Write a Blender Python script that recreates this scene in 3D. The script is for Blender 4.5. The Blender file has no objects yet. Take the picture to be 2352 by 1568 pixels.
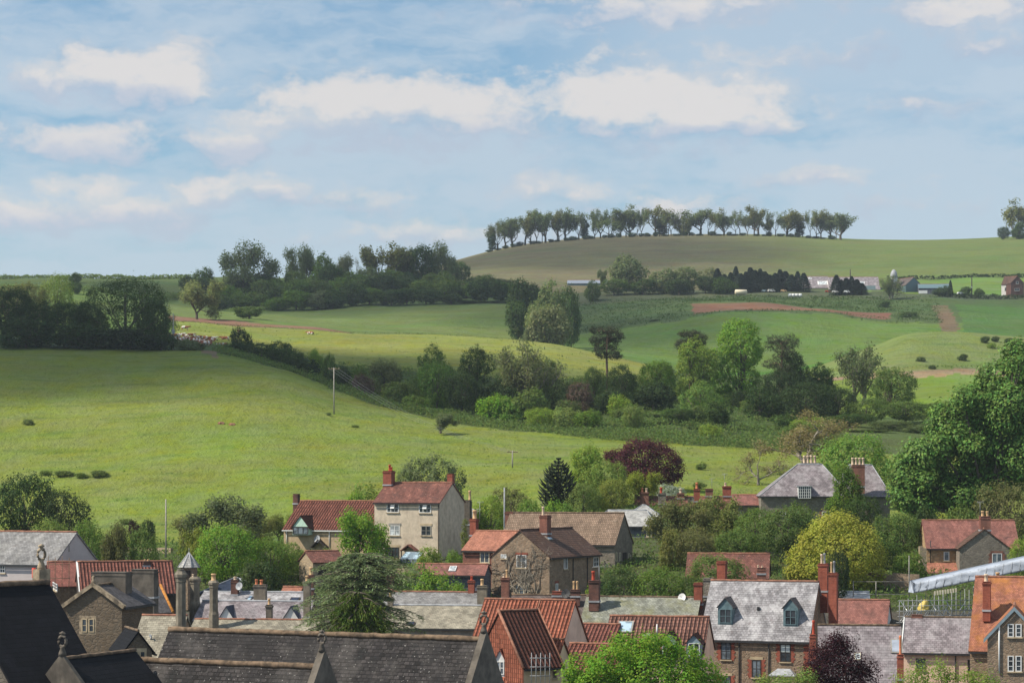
import bpy, math, random
import numpy as np
from mathutils import Vector, Matrix

# ---------------------------------------------------------------- camera, sky, sun, exposure
S = bpy.context.scene
COL = S.collection
F = 5532.6            # focal length in picture units (a picture 2352 units wide)
HX, HY = 1176.0, 1091.0   # eye level lies below the middle: lens shifted up
def P(x, y, d):
    """point seen at picture position x, y at depth d metres"""
    return Vector(((x - HX) * d / F, d, (HY - y) * d / F))

cam = bpy.data.cameras.new("camera"); camo = bpy.data.objects.new("camera", cam); COL.objects.link(camo)
camo.rotation_euler = (math.radians(90), 0, 0)
cam.sensor_width = 36; cam.lens = 36 * F / 2352; cam.shift_y = (HY - 784) / 2352
cam.clip_start = 1; cam.clip_end = 20000
S.camera = camo

SUN = Vector((-0.645, -0.16, 0.75)).normalized()      # direction towards the sun
sun = bpy.data.lights.new("sun", 'SUN'); suno = bpy.data.objects.new("sun", sun); COL.objects.link(suno)
sun.energy = 5.0; sun.angle = math.radians(0.53); sun.color = (1.0, 0.92, 0.78)
suno.rotation_euler = SUN.to_track_quat('Z', 'Y').to_euler()
S.view_settings.view_transform = 'Standard'; S.view_settings.look = 'None'
S.view_settings.exposure = 0.38; S.view_settings.gamma = 1.0
S.cycles.max_bounces = 6; S.cycles.diffuse_bounces = 2; S.cycles.glossy_bounces = 2
S.cycles.transmission_bounces = 3; S.cycles.transparent_max_bounces = 12; S.cycles.volume_bounces = 0
S.cycles.use_denoising = True

class NT:
    """small helper to write node trees as expressions"""
    def __init__(s, tree):
        s.t = tree; s.N = tree.nodes; s.L = tree.links
    def n(s, typ, **kw):
        nd = s.N.new(typ)
        for k, v in kw.items(): setattr(nd, k, v)
        return nd
    def put(s, sock, v):
        if v is None: return
        if isinstance(v, bpy.types.NodeSocket): s.L.new(v, sock)
        else:
            if sock.type == 'RGBA' and len(v) == 3: v = (*v, 1)
            sock.default_value = v
    def m(s, op, a, b=None, c=None, clamp=False):
        nd = s.n('ShaderNodeMath', operation=op, use_clamp=clamp)
        for i, v in enumerate((a, b, c)): s.put(nd.inputs[i], v)
        return nd.outputs[0]
    def vm(s, op, a, b=None, scale=None):
        nd = s.n('ShaderNodeVectorMath', operation=op)
        s.put(nd.inputs[0], a); s.put(nd.inputs[1], b)
        if scale is not None: s.put(nd.inputs['Scale'], scale)
        return nd.outputs[0]
    def ss(s, x, a, b):
        nd = s.n('ShaderNodeMapRange', interpolation_type='SMOOTHSTEP')
        s.put(nd.inputs[0], x); s.put(nd.inputs[1], a); s.put(nd.inputs[2], b)
        return nd.outputs[0]
    def lin(s, x, a, b, c=0.0, d=1.0):
        nd = s.n('ShaderNodeMapRange'); s.put(nd.inputs[0], x)
        for i, v in enumerate((a, b, c, d)): s.put(nd.inputs[1 + i], v)
        return nd.outputs[0]
    def mix(s, f, a, b, blend='MIX'):
        nd = s.n('ShaderNodeMix', data_type='RGBA', blend_type=blend)
        s.put(nd.inputs[0], f); s.put(nd.inputs[6], a); s.put(nd.inputs[7], b)
        return nd.outputs[2]
    def noise(s, vec, scale, detail=3, rough=0.55, dist=0.0, col=False):
        nd = s.n('ShaderNodeTexNoise'); s.put(nd.inputs['Vector'], vec)
        nd.inputs['Scale'].default_value = scale; nd.inputs['Detail'].default_value = detail
        nd.inputs['Roughness'].default_value = rough; nd.inputs['Distortion'].default_value = dist
        return nd.outputs[1 if col else 0]
    def vscale(s, vec, sc, loc=(0, 0, 0)):
        nd = s.n('ShaderNodeMapping'); s.put(nd.inputs['Vector'], vec)
        nd.inputs['Scale'].default_value = sc; nd.inputs['Location'].default_value = loc
        return nd.outputs[0]
    def xyz(s, x, y, z):
        nd = s.n('ShaderNodeCombineXYZ')
        for i, v in enumerate((x, y, z)): s.put(nd.inputs[i], v)
        return nd.outputs[0]

# ---------------------------------------------------------------- world: physical sky with broken fair-weather cloud
W = bpy.data.worlds.new("World"); S.world = W; W.use_nodes = True
t = NT(W.node_tree); W.node_tree.nodes.clear()
sky = t.n('ShaderNodeTexSky', sky_type='NISHITA')
sky.sun_disc = False; sky.sun_elevation = math.asin(SUN.z); sky.sun_rotation = math.atan2(SUN.x, SUN.y)
sky.altitude = 100; sky.air_density = 1.0; sky.dust_density = 0.7; sky.ozone_density = 1.4
SKYK = 0.085
tc = t.n('ShaderNodeTexCoord'); sep = t.n('ShaderNodeSeparateXYZ'); t.L.new(tc.outputs['Generated'], sep.inputs[0])
dx, dy, dz = sep.outputs
az = t.m('MULTIPLY', t.m('ARCTAN2', dx, dy), 57.2958)              # degrees of azimuth and elevation
el = t.m('MULTIPLY', t.m('ARCSINE', dz), 57.2958)
ae = t.xyz(az, el, 0.0)
warp = t.vm('SCALE', t.vm('SUBTRACT', t.noise(t.vscale(ae, (0.6, 1.0, 1)), 1.0, 3, 0.6, 0, True), (0.5, 0.5, 0.5)), None, 1.0)
aw = t.vm('ADD', ae, warp)
sw = t.n('ShaderNodeSeparateXYZ'); t.L.new(aw, sw.inputs[0])
def sky_xy(x, y): return math.degrees(math.atan((x - HX) / F)), math.degrees(math.atan((HY - y) / F))
# banks of cumulus: x, y, half width, half height (picture units turned into angles), strength
banks = [(300, 180, 190, 70, 1.15), (400, 165, 85, 62, 0.85), (130, 205, 110, 42, .8), (800, 235, 250, 66, 1.1), (680, 270, 220, 50, .9), (1050, 232, 190, 62, 1.05), (1430, 222, 200, 84, 1.2), (1000, 290, 420, 40, .7), (1560, 285, 280, 50, .8), (350, 215, 260, 50, .7),
         (1620, 245, 200, 72, 1.15), (1700, 285, 150, 40, .9), (200, 340, 200, 48, 1.0), (530, 335, 100, 50, 1.0), (470, 445, 95, 44, 1.05), (620, 445, 85, 40, 1.0), (1500, 480, 240, 34, .8), (850, 470, 150, 30, .7),
         (950, 330, 420, 36, .6), (1500, 25, 340, 50, .85), (2230, 45, 170, 60, .95), (1850, 130, 340, 45, .6), (1870, 420, 150, 30, .8), (1320, 440, 160, 42, .75), (1600, 340, 260, 34, .55),
         (60, 505, 170, 50, 1.0), (330, 500, 130, 40, .95), (200, 450, 120, 34, .8), (980, 540, 150, 36, .8), (1250, 550, 240, 30, .5), (2280, 130, 110, 46, .7), (2120, 265, 150, 40, .45), (2100, 470, 240, 40, .45), (700, 560, 200, 26, .4)]
acc = None; topacc = None
for (x, y, rx, ry, st) in banks:
    a0, e0 = sky_xy(x, y); ra = rx * 1.12 / F * 57.3; re = ry * 1.08 / F * 57.3
    u = t.m('DIVIDE', t.m('SUBTRACT', sw.outputs[0], a0), ra)
    v = t.m('DIVIDE', t.m('SUBTRACT', sw.outputs[1], e0), re)
    # flat below, domed above
    r2 = t.m('ADD', t.m('MULTIPLY', u, u), t.m('MULTIPLY', v, v))
    g = t.m('MULTIPLY', t.m('EXPONENT', t.m('MULTIPLY', r2, -0.9)), st)
    acc = g if acc is None else t.m('MAXIMUM', acc, g)
    gt = t.m('MULTIPLY', g, t.m('ADD', v, 0.35))
    topacc = gt if topacc is None else t.m('ADD', topacc, gt)
puff = t.noise(t.vscale(aw, (0.75, 1.25, 1)), 0.9, 7, 0.62)
fine = t.noise(t.vscale(ae, (1.3, 2.0, 1), (3, 7, 0)), 1.3, 5, 0.6)
dens = t.m('ADD', acc, t.m('MULTIPLY', t.m('SUBTRACT', puff, 0.5), 1.7))
dens = t.m('ADD', dens, t.m('MULTIPLY', t.m('SUBTRACT', fine, 0.5), 0.8))
cum = t.ss(dens, 0.13, 0.98)
veil = t.noise(t.vscale(aw, (0.16, 0.75, 1), (1.7, 2.2, 0)), 0.7, 5, 0.6)
low = t.ss(el, 9.5, 4.0)
veilm = t.m('MULTIPLY', t.ss(t.m('ADD', veil, t.m('MULTIPLY', low, 0.16)), 0.34, 0.62), 0.74)
right = t.m('MULTIPLY', t.m('MULTIPLY', t.ss(az, -2.0, 5.0), t.ss(el, 7.4, 9.4)), 0.62)
veilm = t.m('MAXIMUM', veilm, right)
mask = t.m('MAXIMUM', t.m('MULTIPLY', cum, 0.94), veilm)
topl = t.ss(t.m('ADD', topacc, t.m('MULTIPLY', t.m('SUBTRACT', fine, 0.5), 0.9)), -0.15, 0.75)
k = 1.0 / SKYK
cloudc = t.mix(topl, tuple(c * k for c in (0.435, 0.465, 0.535)), tuple(c * k for c in (0.60, 0.572, 0.555)))
cloudc = t.mix(t.m('SUBTRACT', 1.0, t.ss(cum, 0.0, 0.7)), cloudc, tuple(c * k for c in (0.445, 0.51, 0.575)))
skyc = t.mix(1.0, sky.outputs[0], (0.72, 0.98, 1.08), 'MULTIPLY')
bg = t.n('ShaderNodeBackground'); bg.inputs[1].default_value = SKYK
t.L.new(t.mix(mask, skyc, cloudc), bg.inputs[0])
wo = t.n('ShaderNodeOutputWorld'); t.L.new(bg.outputs[0], wo.inputs[0])
# ---------------------------------------------------------------- helpers
R = math.radians
def newmat(name, rough=0.8, spec=0.3):
    m = bpy.data.materials.new(name); m.use_nodes = True
    t = NT(m.node_tree); b = m.node_tree.nodes['Principled BSDF']
    b.inputs['Roughness'].default_value = rough; b.inputs['Specular IOR Level'].default_value = spec
    return m, t, b
def bump(t, b, h, strength=0.5, dist=0.05):
    nd = t.n('ShaderNodeBump'); nd.inputs['Strength'].default_value = strength; nd.inputs['Distance'].default_value = dist
    t.L.new(h, nd.inputs['Height']); t.L.new(nd.outputs[0], b.inputs['Normal'])
def uvof(t): return t.n('ShaderNodeTexCoord').outputs['UV']
def objof(t): return t.n('ShaderNodeTexCoord').outputs['Object']

def courses(name, c1, c2, mortar, w, h, gap=0.012, blot=None, blot_amt=0.5, blot_scale=0.6, extra=None, extra_amt=0.3, rough=0.75, bstr=0.6, wav=0.0, rib=0.0, spots=None, streak=None):
    """slates, tiles, bricks: rows of units with their own tints, blotches of lichen and weather"""
    m, t, b = newmat(name, rough, .14)
    uv = uvof(t)
    if wav: uv = t.vm('ADD', uv, t.vm('SCALE', t.vm('SUBTRACT', t.noise(uv, 0.9, 2, .5, 0, True), (.5, .5, .5)), None, wav))
    br = t.n('ShaderNodeTexBrick'); t.L.new(uv, br.inputs['Vector'])
    br.inputs['Scale'].default_value = 1; br.inputs['Brick Width'].default_value = w; br.inputs['Row Height'].default_value = h
    br.inputs['Mortar Size'].default_value = gap; br.inputs['Mortar Smooth'].default_value = 0.3; br.inputs['Bias'].default_value = 0.0
    br.inputs['Color1'].default_value = (*c1, 1); br.inputs['Color2'].default_value = (*c2, 1); br.inputs['Mortar'].default_value = (*mortar, 1)
    c = br.outputs['Color']
    big = t.noise(uv, blot_scale, 6, 0.65)
    if blot: c = t.mix(t.m('MULTIPLY', t.ss(big, 0.44, 0.66), blot_amt), c, blot)
    c = t.mix(t.lin(t.noise(uv, 0.28, 3, .6), 0.3, 0.7, 0.0, 0.55), c, (0.42, 0.42, 0.42), 'MULTIPLY') if False else c
    var = t.lin(t.noise(t.vscale(uv, (1.0, 0.35, 1)), 1.3, 4, .65), 0.3, 0.7, 0.70, 1.28)
    hs = t.n('ShaderNodeHueSaturation'); t.L.new(c, hs.inputs['Color']); t.L.new(var, hs.inputs['Value']); c = hs.outputs[0]
    if extra: c = t.mix(t.m('MULTIPLY', t.ss(t.noise(t.vscale(uv, (1, 1, 1), (9, 4, 0)), blot_scale * 2.6, 5, .7), 0.56, 0.68), extra_amt), c, extra)
    if spots: c = t.mix(t.m('MULTIPLY', t.ss(t.noise(uv, 5.5, 2, .6), 0.64, 0.72), 0.75), c, spots)
    if streak: c = t.mix(t.m('MULTIPLY', t.ss(t.noise(t.vscale(uv, (.75, .10, 1), (5, 0, 0)), 1.0, 4, .6), .46, .66), .8), c, streak)
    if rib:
        s0 = t.n('ShaderNodeSeparateXYZ'); t.L.new(uv, s0.inputs[0]); c = t.mix(t.m('MULTIPLY', t.ss(t.m('SINE', t.m('MULTIPLY', s0.outputs[0], 6.28318 / rib)), .1, -.9), .72), c, t.mix(1.0, c, (.22, .2, .2), 'MULTIPLY'))  # valleys between ribs darkened in the colour, as shade
    t.L.new(c, b.inputs['Base Color'])
    hgt = t.m('ADD', t.m('SUBTRACT', 1.0, br.outputs['Fac']), t.m('MULTIPLY', t.noise(uv, 9, 3), 0.4))
    # lower edge of each course stands proud
    sp = t.n('ShaderNodeSeparateXYZ'); t.L.new(uv, sp.inputs[0])
    saw = t.m('FRACT', t.m('DIVIDE', sp.outputs[1], h))
    hgt = t.m('ADD', hgt, t.m('MULTIPLY', saw, -0.8))
    if rib:
        wv = t.m('SINE', t.m('MULTIPLY', sp.outputs[0], 6.28318 / rib))
        hgt = t.m('ADD', hgt, t.m('MULTIPLY', wv, 2.2))
    bump(t, b, hgt, bstr, 0.04)
    return m
def rough_stone(name, c1, c2, mortar, scale=2.6, rough=0.9, flat=1.6, stain=(0.10, 0.085, 0.06), stain_amt=0.4):
    m, t, b = newmat(name, rough)
    uv = t.vscale(uvof(t), (scale, scale * flat, 1))
    uv = t.vm('ADD', uv, t.vm('SCALE', t.noise(uv, 1.2, 2, .5, 0, True), None, 0.35))
    vo = t.n('ShaderNodeTexVoronoi'); t.L.new(uv, vo.inputs['Vector']); vo.inputs['Scale'].default_value = 1
    ed = t.n('ShaderNodeTexVoronoi', feature='DISTANCE_TO_EDGE'); t.L.new(uv, ed.inputs['Vector']); ed.inputs['Scale'].default_value = 1
    sp = t.n('ShaderNodeSeparateColor'); t.L.new(vo.outputs['Color'], sp.inputs[0])
    c = t.mix(sp.outputs[0], c1, c2)
    e = t.ss(ed.outputs['Distance'], 0.02, 0.12)
    c = t.mix(e, mortar, c)
    c = t.mix(t.m('MULTIPLY', t.ss(t.noise(uvof(t), 0.5, 5, .65), 0.45, 0.68), stain_amt), c, stain)
    t.L.new(c, b.inputs['Base Color']); bump(t, b, t.m('ADD', e, t.noise(uv, 4, 3)), 0.7, 0.04)
    return m
def plain(name, c, var=0.25, scale=2.0, rough=0.8, spec=0.3, metal=0.0, bstr=0.15, stain=None, stain_amt=.4):
    m, t, b = newmat(name, rough, spec); o = objof(t)
    n = t.noise(o, scale, 5, .6)
    c1 = tuple(v * (1 - var) for v in c); c2 = tuple(min(1, v * (1 + var)) for v in c)
    cc = t.mix(t.ss(n, 0.3, 0.7), c1, c2)
    if stain: cc = t.mix(t.m('MULTIPLY', t.ss(t.noise(t.vscale(o, (1, 1, .35)), scale * .5, 5, .7), 0.48, 0.7), stain_amt), cc, stain)
    t.L.new(cc, b.inputs['Base Color']); b.inputs['Metallic'].default_value = metal
    if bstr: bump(t, b, t.noise(o, scale * 6, 3), bstr, 0.03)
    return m
def glass(name, c=(0.02, 0.025, 0.03), rough=0.08):
    m, t, b = newmat(name, rough, 0.5); o = objof(t)
    t.L.new(t.mix(t.ss(t.noise(o, 1.1, 2), .4, .6), c, tuple(v * 2.4 for v in c)), b.inputs['Base Color'])
    return m
M = {}
def slate(n, c, **k):
    a = tuple(v * 0.72 for v in c); bb = tuple(v * 1.25 for v in c)
    kw = dict(w=0.30, h=0.22, gap=0.012, blot=tuple(v * 1.9 for v in c), blot_amt=.4); kw.update(k)
    M[n] = courses(n, a, bb, tuple(v * 0.3 for v in c), **kw)
slate('slate_pale', (0.235, 0.225, 0.235), blot=(0.47, 0.46, 0.47), blot_amt=.7, extra=(0.15, 0.115, 0.115), extra_amt=.6, blot_scale=.7, w=.34, h=.26)
slate('slate_purple', (0.200, 0.172, 0.182), blot=(0.37, 0.345, 0.355), blot_amt=.55, w=.36, h=.3)
slate('slate_grey', (0.200, 0.195, 0.195), blot=(0.33, 0.32, 0.30), extra=(0.14, 0.11, 0.09), extra_amt=.4, w=.34, h=.25)
slate('slate_tan', (0.250, 0.225, 0.175), blot=(0.36, 0.33, 0.26), blot_amt=.55, extra=(0.15, 0.11, 0.08), extra_amt=.45, w=.36, h=.26)
slate('slate_moss', (0.215, 0.22, 0.185), blot=(0.17, 0.165, 0.075), blot_amt=.75, blot_scale=.35, extra=(0.45, 0.45, 0.43), extra_amt=.4, w=.32, h=.24)
M['slate_dark'] = courses('slate_dark', (0.011, 0.0095, 0.010), (0.046, 0.040, 0.040), (0.010, 0.009, 0.009), .38, .27, .028, streak=(0.020, 0.018, 0.019), blot=(0.085, 0.077, 0.072), blot_amt=.5, extra=(0.018, 0.019, 0.019), extra_amt=.7, blot_scale=.4, spots=(.30, .29, .27))
slate('slate_black', (0.006, 0.006, 0.0078), w=.46, h=.32)  # blackened so the colour holds the shade of the bottom-left roofs
slate('slate_charcoal', (0.070, 0.066, 0.070), w=.3, h=.22, extra=(0.2, 0.19, 0.18), extra_amt=.2)
slate('slate_brown', (0.110, 0.085, 0.078), blot=(0.17, .15, .14), w=.26, h=.2)
slate('slate_light', (0.33, 0.325, 0.315), w=.34, h=.26, blot=(.42, .41, .38))
slate('slate_blue', (0.026, 0.036, 0.062), w=.3, h=.24, rough=.6)
def tile(n, c, **k):
    kw = dict(w=0.17, h=0.14, gap=0.010, blot=tuple(v * 0.55 for v in c), blot_amt=.55); kw.update(k)
    M[n] = courses(n, tuple(v * 0.8 for v in c), tuple(v * 1.3 for v in c), tuple(v * .35 for v in c), **kw)
tile('tile_red', (0.150, 0.064, 0.050), blot=(.085, .045, .038), blot_amt=.75, extra=(0.36, 0.16, 0.12), extra_amt=.75, w=.26, h=.24, spots=(.36, .25, .2))
tile('tile_pink', (0.225, 0.098, 0.080), blot=(0.12, 0.065, .056), blot_amt=.6, w=.24, h=.22, extra=(.33, .17, .14), extra_amt=.4)
tile('tile_orange', (0.35, 0.150, 0.10), blot=(0.22, 0.10, .075), blot_amt=.5, wav=.06, extra=(.58, .27, .17), extra_amt=.4, h=.17)
tile('tile_lichen', (0.29, 0.118, 0.078), blot=(0.40, 0.165, 0.04), blot_amt=.7, blot_scale=.42, extra=(.36, .2, .14), extra_amt=.4, h=.15)
tile('tile_brown', (0.125, 0.072, 0.052), blot=(0.075, .05, .042), wav=.2, h=.34, gap=.04, extra=(.25, .2, .17), extra_amt=.4, w=.2)
tile('tile_stone', (0.215, 0.150, 0.108), blot=(0.14, .10, .07), wav=.12, h=.3, w=.28, gap=.03, extra=(.32, .25, .19), extra_amt=.45)
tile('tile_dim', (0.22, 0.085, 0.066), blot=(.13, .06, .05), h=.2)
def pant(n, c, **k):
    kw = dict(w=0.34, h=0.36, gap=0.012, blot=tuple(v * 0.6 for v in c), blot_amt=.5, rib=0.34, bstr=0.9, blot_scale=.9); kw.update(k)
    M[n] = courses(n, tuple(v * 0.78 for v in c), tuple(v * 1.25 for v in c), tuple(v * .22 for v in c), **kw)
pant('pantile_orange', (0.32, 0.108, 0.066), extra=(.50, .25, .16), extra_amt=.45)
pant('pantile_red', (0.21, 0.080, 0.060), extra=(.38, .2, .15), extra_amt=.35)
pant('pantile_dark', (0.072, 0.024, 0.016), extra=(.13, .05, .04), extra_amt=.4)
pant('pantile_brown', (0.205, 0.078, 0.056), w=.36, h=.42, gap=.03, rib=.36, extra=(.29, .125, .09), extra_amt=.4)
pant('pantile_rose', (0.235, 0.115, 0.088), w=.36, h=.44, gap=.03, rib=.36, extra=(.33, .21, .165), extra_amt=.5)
M['brick'] = courses('brick', (0.16, 0.055, 0.040), (0.25, 0.09, 0.062), (0.24, 0.17, 0.13), .23, .076, .012, blot=(.13, .06, .05), blot_amt=.45)
M['brick_bright'] = courses('brick_bright', (0.19, 0.050, 0.032), (0.28, 0.078, 0.048), (0.3, 0.13, 0.09), .23, .076, .01, blot=(.24, .06, .04), blot_amt=.35)
M['brick_dark'] = courses('brick_dark', (0.10, 0.040, 0.032), (0.16, 0.062, 0.045), (0.13, 0.10, 0.085), .23, .076, .012, blot=(.05, .035, .03), blot_amt=.6)
M['stone'] = rough_stone('stone', (0.30, 0.225, 0.145), (0.42, 0.325, 0.215), (0.30, 0.245, 0.18))
M['stone_brown'] = rough_stone('stone_brown', (0.205, 0.140, 0.092), (0.33, 0.235, 0.16), (0.24, 0.185, 0.135))
M['stone_grey'] = rough_stone('stone_grey', (0.17, 0.148, 0.120), (0.27, 0.235, 0.19), (0.20, 0.17, 0.14))
M['stone_dark'] = rough_stone('stone_dark', (0.075, 0.062, 0.05), (0.13, 0.11, 0.088), (0.09, .075, .06))
M['stone_dim'] = rough_stone('stone_dim', (0.105, 0.078, 0.052), (0.165, 0.122, 0.082), (0.12, 0.095, 0.07), 2.2)  # stone darkened, the shade on the gabled house wall put into its colour
M['stone_gold'] = rough_stone('stone_gold', (0.36, 0.225, 0.11), (0.47, 0.32, 0.175), (0.30, 0.22, 0.14), 2.2)
M['ashlar'] = plain('ashlar', (0.185, 0.158, 0.120), .3, 1.3, .9, stain=(0.075, 0.065, 0.05), stain_amt=.75)
M['ashlar_dark'] = plain('ashlar_dark', (0.115, 0.098, 0.08), .35, 1.0, .9, stain=(0.04, 0.035, 0.03), stain_amt=.7)
M['stone_dress'] = plain('stone_dress', (0.42, 0.335, 0.22), .2, 2, .9, stain=(.2, .15, .1))
M['coping'] = plain('coping', (0.30, 0.235, 0.16), .4, 2.5, .95, stain=(0.06, 0.05, 0.04), stain_amt=.8)
M['ridge_stone'] = plain('ridge_stone', (0.145, 0.10, 0.065), .5, 2.2, .95, stain=(0.03, 0.026, 0.022), stain_amt=.7)
M['ridge_red'] = plain('ridge_red', (0.25, 0.115, 0.075), .35, 3, .9, stain=(.17, .1, .07))
M['render_buff'] = plain('render_buff', (0.53, 0.445, 0.345), .14, 1.5, .95, bstr=.8, stain=(0.30, 0.235, 0.175), stain_amt=.55)
M['render_tan'] = plain('render_tan', (0.42, 0.315, 0.20), .2, 1.5, .95, bstr=.5, stain=(.26, .19, .12))
M['render_pink'] = plain('render_pink', (0.68, 0.49, 0.38), .12, .8, .9, stain=(.36, .25, .18))
M['render_cream'] = plain('render_cream', (0.62, 0.46, 0.30), .1, .8, .9, stain=(.45, .32, .2))
M['render_white'] = plain('render_white', (0.60, 0.57, 0.54), .08, .6, .9, stain=(.42, .38, .33))
M['render_mauve'] = plain('render_mauve', (0.46, 0.41, 0.40), .08, .6, .9)
M['white'] = plain('white', (0.66, 0.66, 0.65), .06, 3, .5)
M['cream'] = plain('cream', (0.66, 0.58, 0.42), .08, 3, .6)
M['paint_blue'] = plain('paint_blue', (0.21, 0.275, 0.31), .12, 3, .6)
M['paint_teal'] = plain('paint_teal', (0.105, 0.165, 0.185), .2, 3, .6)
M['paint_mint'] = plain('paint_mint', (0.44, 0.60, 0.50), .08, 3, .7)
M['timber'] = plain('timber', (0.16, 0.11, 0.07), .35, 3, .85)
M['timber_dark'] = plain('timber_dark', (0.045, 0.035, 0.03), .3, 3, .8)
M['timber_grey'] = plain('timber_grey', (0.27, 0.255, 0.23), .25, 2, .85)
M['cladding'] = courses('cladding', (0.085, 0.095, 0.125), (0.13, 0.14, 0.17), (0.03, 0.033, 0.045), 3.0, .17, .02, blot=(.17, .18, .2), blot_amt=.4)
M['lead'] = plain('lead', (0.30, 0.31, 0.33), .2, 2, .55)
M['iron'] = plain('iron', (0.028, 0.028, 0.03), .2, 3, .6)
M['steel'] = plain('steel', (0.24, 0.25, 0.265), .25, 3, .55, .4, .3)
M['aluminium'] = plain('aluminium', (0.55, 0.57, 0.6), .15, 3, .35, .5, .8)
M['pot_buff'] = plain('pot_buff', (0.56, 0.36, 0.19), .2, 4, .8, stain=(.3, .2, .12))
M['pot_cream'] = plain('pot_cream', (0.60, 0.46, 0.33), .15, 4, .8, stain=(.35, .26, .18))
M['pot_orange'] = plain('pot_orange', (0.52, 0.18, 0.085), .2, 4, .8)
M['pot_red'] = plain('pot_red', (0.40, 0.062, 0.03), .15, 4, .8)
M['glass_dark'] = glass('glass_dark'); M['glass_pale'] = glass('glass_pale', (0.26, 0.28, 0.29), .25)
M['glass_blue'] = glass('glass_blue', (0.16, 0.21, 0.25), .12); M['glass_mid'] = glass('glass_mid', (0.07, 0.085, 0.10), .1)
M['blind'] = plain('blind', (0.62, 0.68, 0.66), .05, 2, .8)
M['panel'] = plain('panel', (0.012, 0.014, 0.03), .2, 3, .2, .5)
M['tarp_white'] = plain('tarp_white', (0.31, 0.345, 0.41), .22, .9, .6, bstr=.6)
M['tarp_yellow'] = plain('tarp_yellow', (0.52, 0.40, 0.10), .15, 2, .55)
M['red_plastic'] = plain('red_plastic', (0.62, 0.03, 0.012), .1, 2, .5)
M['pole_wood'] = plain('pole_wood', (0.30, 0.275, 0.24), .2, 3, .9)
M['bark'] = plain('bark', (0.10, 0.082, 0.062), .4, 2, .95, bstr=.6)
M['bark_pale'] = plain('bark_pale', (0.20, 0.175, 0.14), .35, 2, .95, bstr=.6)
M['bark_red'] = plain('bark_red', (0.21, 0.125, 0.085), .35, 2, .95, bstr=.6)

class MB:
    """collects faces; build() links them as one mesh object whose UVs run in metres along each face"""
    def __init__(s): s.v = []; s.f = []; s.sm = []
    def poly(s, pts, smooth=False):
        i = len(s.v); s.v += [tuple(p) for p in pts]; s.f.append(tuple(range(i, i + len(pts)))); s.sm.append(smooth); return s
    def box(s, x0, x1, y0, y1, z0, z1):
        a = [(x0, y0, z0), (x1, y0, z0), (x1, y1, z0), (x0, y1, z0), (x0, y0, z1), (x1, y0, z1), (x1, y1, z1), (x0, y1, z1)]
        for q in ((3, 2, 1, 0), (4, 5, 6, 7), (0, 1, 5, 4), (1, 2, 6, 5), (2, 3, 7, 6), (3, 0, 4, 7)): s.poly([a[k] for k in q])
        return s
    def slab(s, pts, n, th):
        """a flat polygon pts (counter-clockwise seen from outside, normal n) thickened by th inwards"""
        n = Vector(n).normalized(); lo = [Vector(p) - n * th for p in pts]; k = len(pts)
        s.poly(pts); s.poly(lo[::-1])
        for i in range(k):
            j = (i + 1) % k; s.poly([pts[j], pts[i], lo[i], lo[j]])
        return s
    def tube(s, pts, rads, n=6, smooth=True, cap=True):
        pts = [Vector(p) for p in pts]; rings = []
        base = len(s.v)
        for i, p in enumerate(pts):
            d = (pts[min(i + 1, len(pts) - 1)] - pts[max(i - 1, 0)])
            if d.length < 1e-6: d = Vector((0, 0, 1))
            d.normalize(); a = d.orthogonal().normalized(); b = d.cross(a)
            if abs(d.z) > .99: a, b = Vector((1, 0, 0)), Vector((0, 1, 0)) * (1 if d.z > 0 else -1)
            for k in range(n):
                w = 2 * math.pi * k / n; s.v.append(tuple(p + (a * math.cos(w) + b * math.sin(w)) * rads[i]))
        for i in range(len(pts) - 1):
            for k in range(n):
                k2 = (k + 1) % n
                s.f.append((base + i * n + k, base + i * n + k2, base + (i + 1) * n + k2, base + (i + 1) * n + k)); s.sm.append(smooth)
        if cap:
            s.f.append(tuple(base + k for k in range(n))[::-1]); s.sm.append(False)
            s.f.append(tuple(base + (len(pts) - 1) * n + k for k in range(n))); s.sm.append(False)
        return s
    def lathe(s, c, prof, n=10, smooth=True):
        return s.tube([(c[0], c[1], c[2] + z) for r, z in prof], [r for r, z in prof], n, smooth)
    def mesh(s, name, mat=None):
        me = bpy.data.meshes.new(name); me.from_pydata(s.v, [], s.f)
        if mat: me.materials.append(M[mat] if isinstance(mat, str) else mat)
        uvl = me.uv_layers.new(name='UVMap').data
        for p in me.polygons:
            p.use_smooth = s.sm[p.index]; n = p.normal
            if abs(n.z) > 0.995: t, b = Vector((1, 0, 0)), Vector((0, 1, 0))
            else:
                t = Vector((-n.y, n.x, 0)).normalized(); b = n.cross(t)
            for li in p.loop_indices:
                c = me.vertices[me.loops[li].vertex_index].co; uvl[li].uv = (c.dot(t), c.dot(b))
        return me
    def build(s, name, mat, parent=None, loc=None, rz=None):
        o = bpy.data.objects.new(name, s.mesh(name, mat)); COL.objects.link(o)
        if parent is not None: o.parent = parent
        if loc is not None: o.location = loc
        if rz is not None: o.rotation_euler = (0, 0, rz)
        return o
def tag(o, label=None, cat=None, group=None, kind=None):
    if label: o['label'] = label
    if cat: o['category'] = cat
    if group: o['group'] = group
    if kind: o['kind'] = kind
    return o
def empty(name, loc, rz=0, label=None, cat=None, group=None):
    o = bpy.data.objects.new(name, None); COL.objects.link(o); o.location = loc; o.rotation_euler = (0, 0, rz); o.empty_display_size = .5
    return tag(o, label, cat, group)
def copy_tree(o, parent=None):
    c = o.copy(); COL.objects.link(c)
    if parent is not None: c.parent = parent
    for ch in list(o.children): copy_tree(ch, c)
    return c
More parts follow.
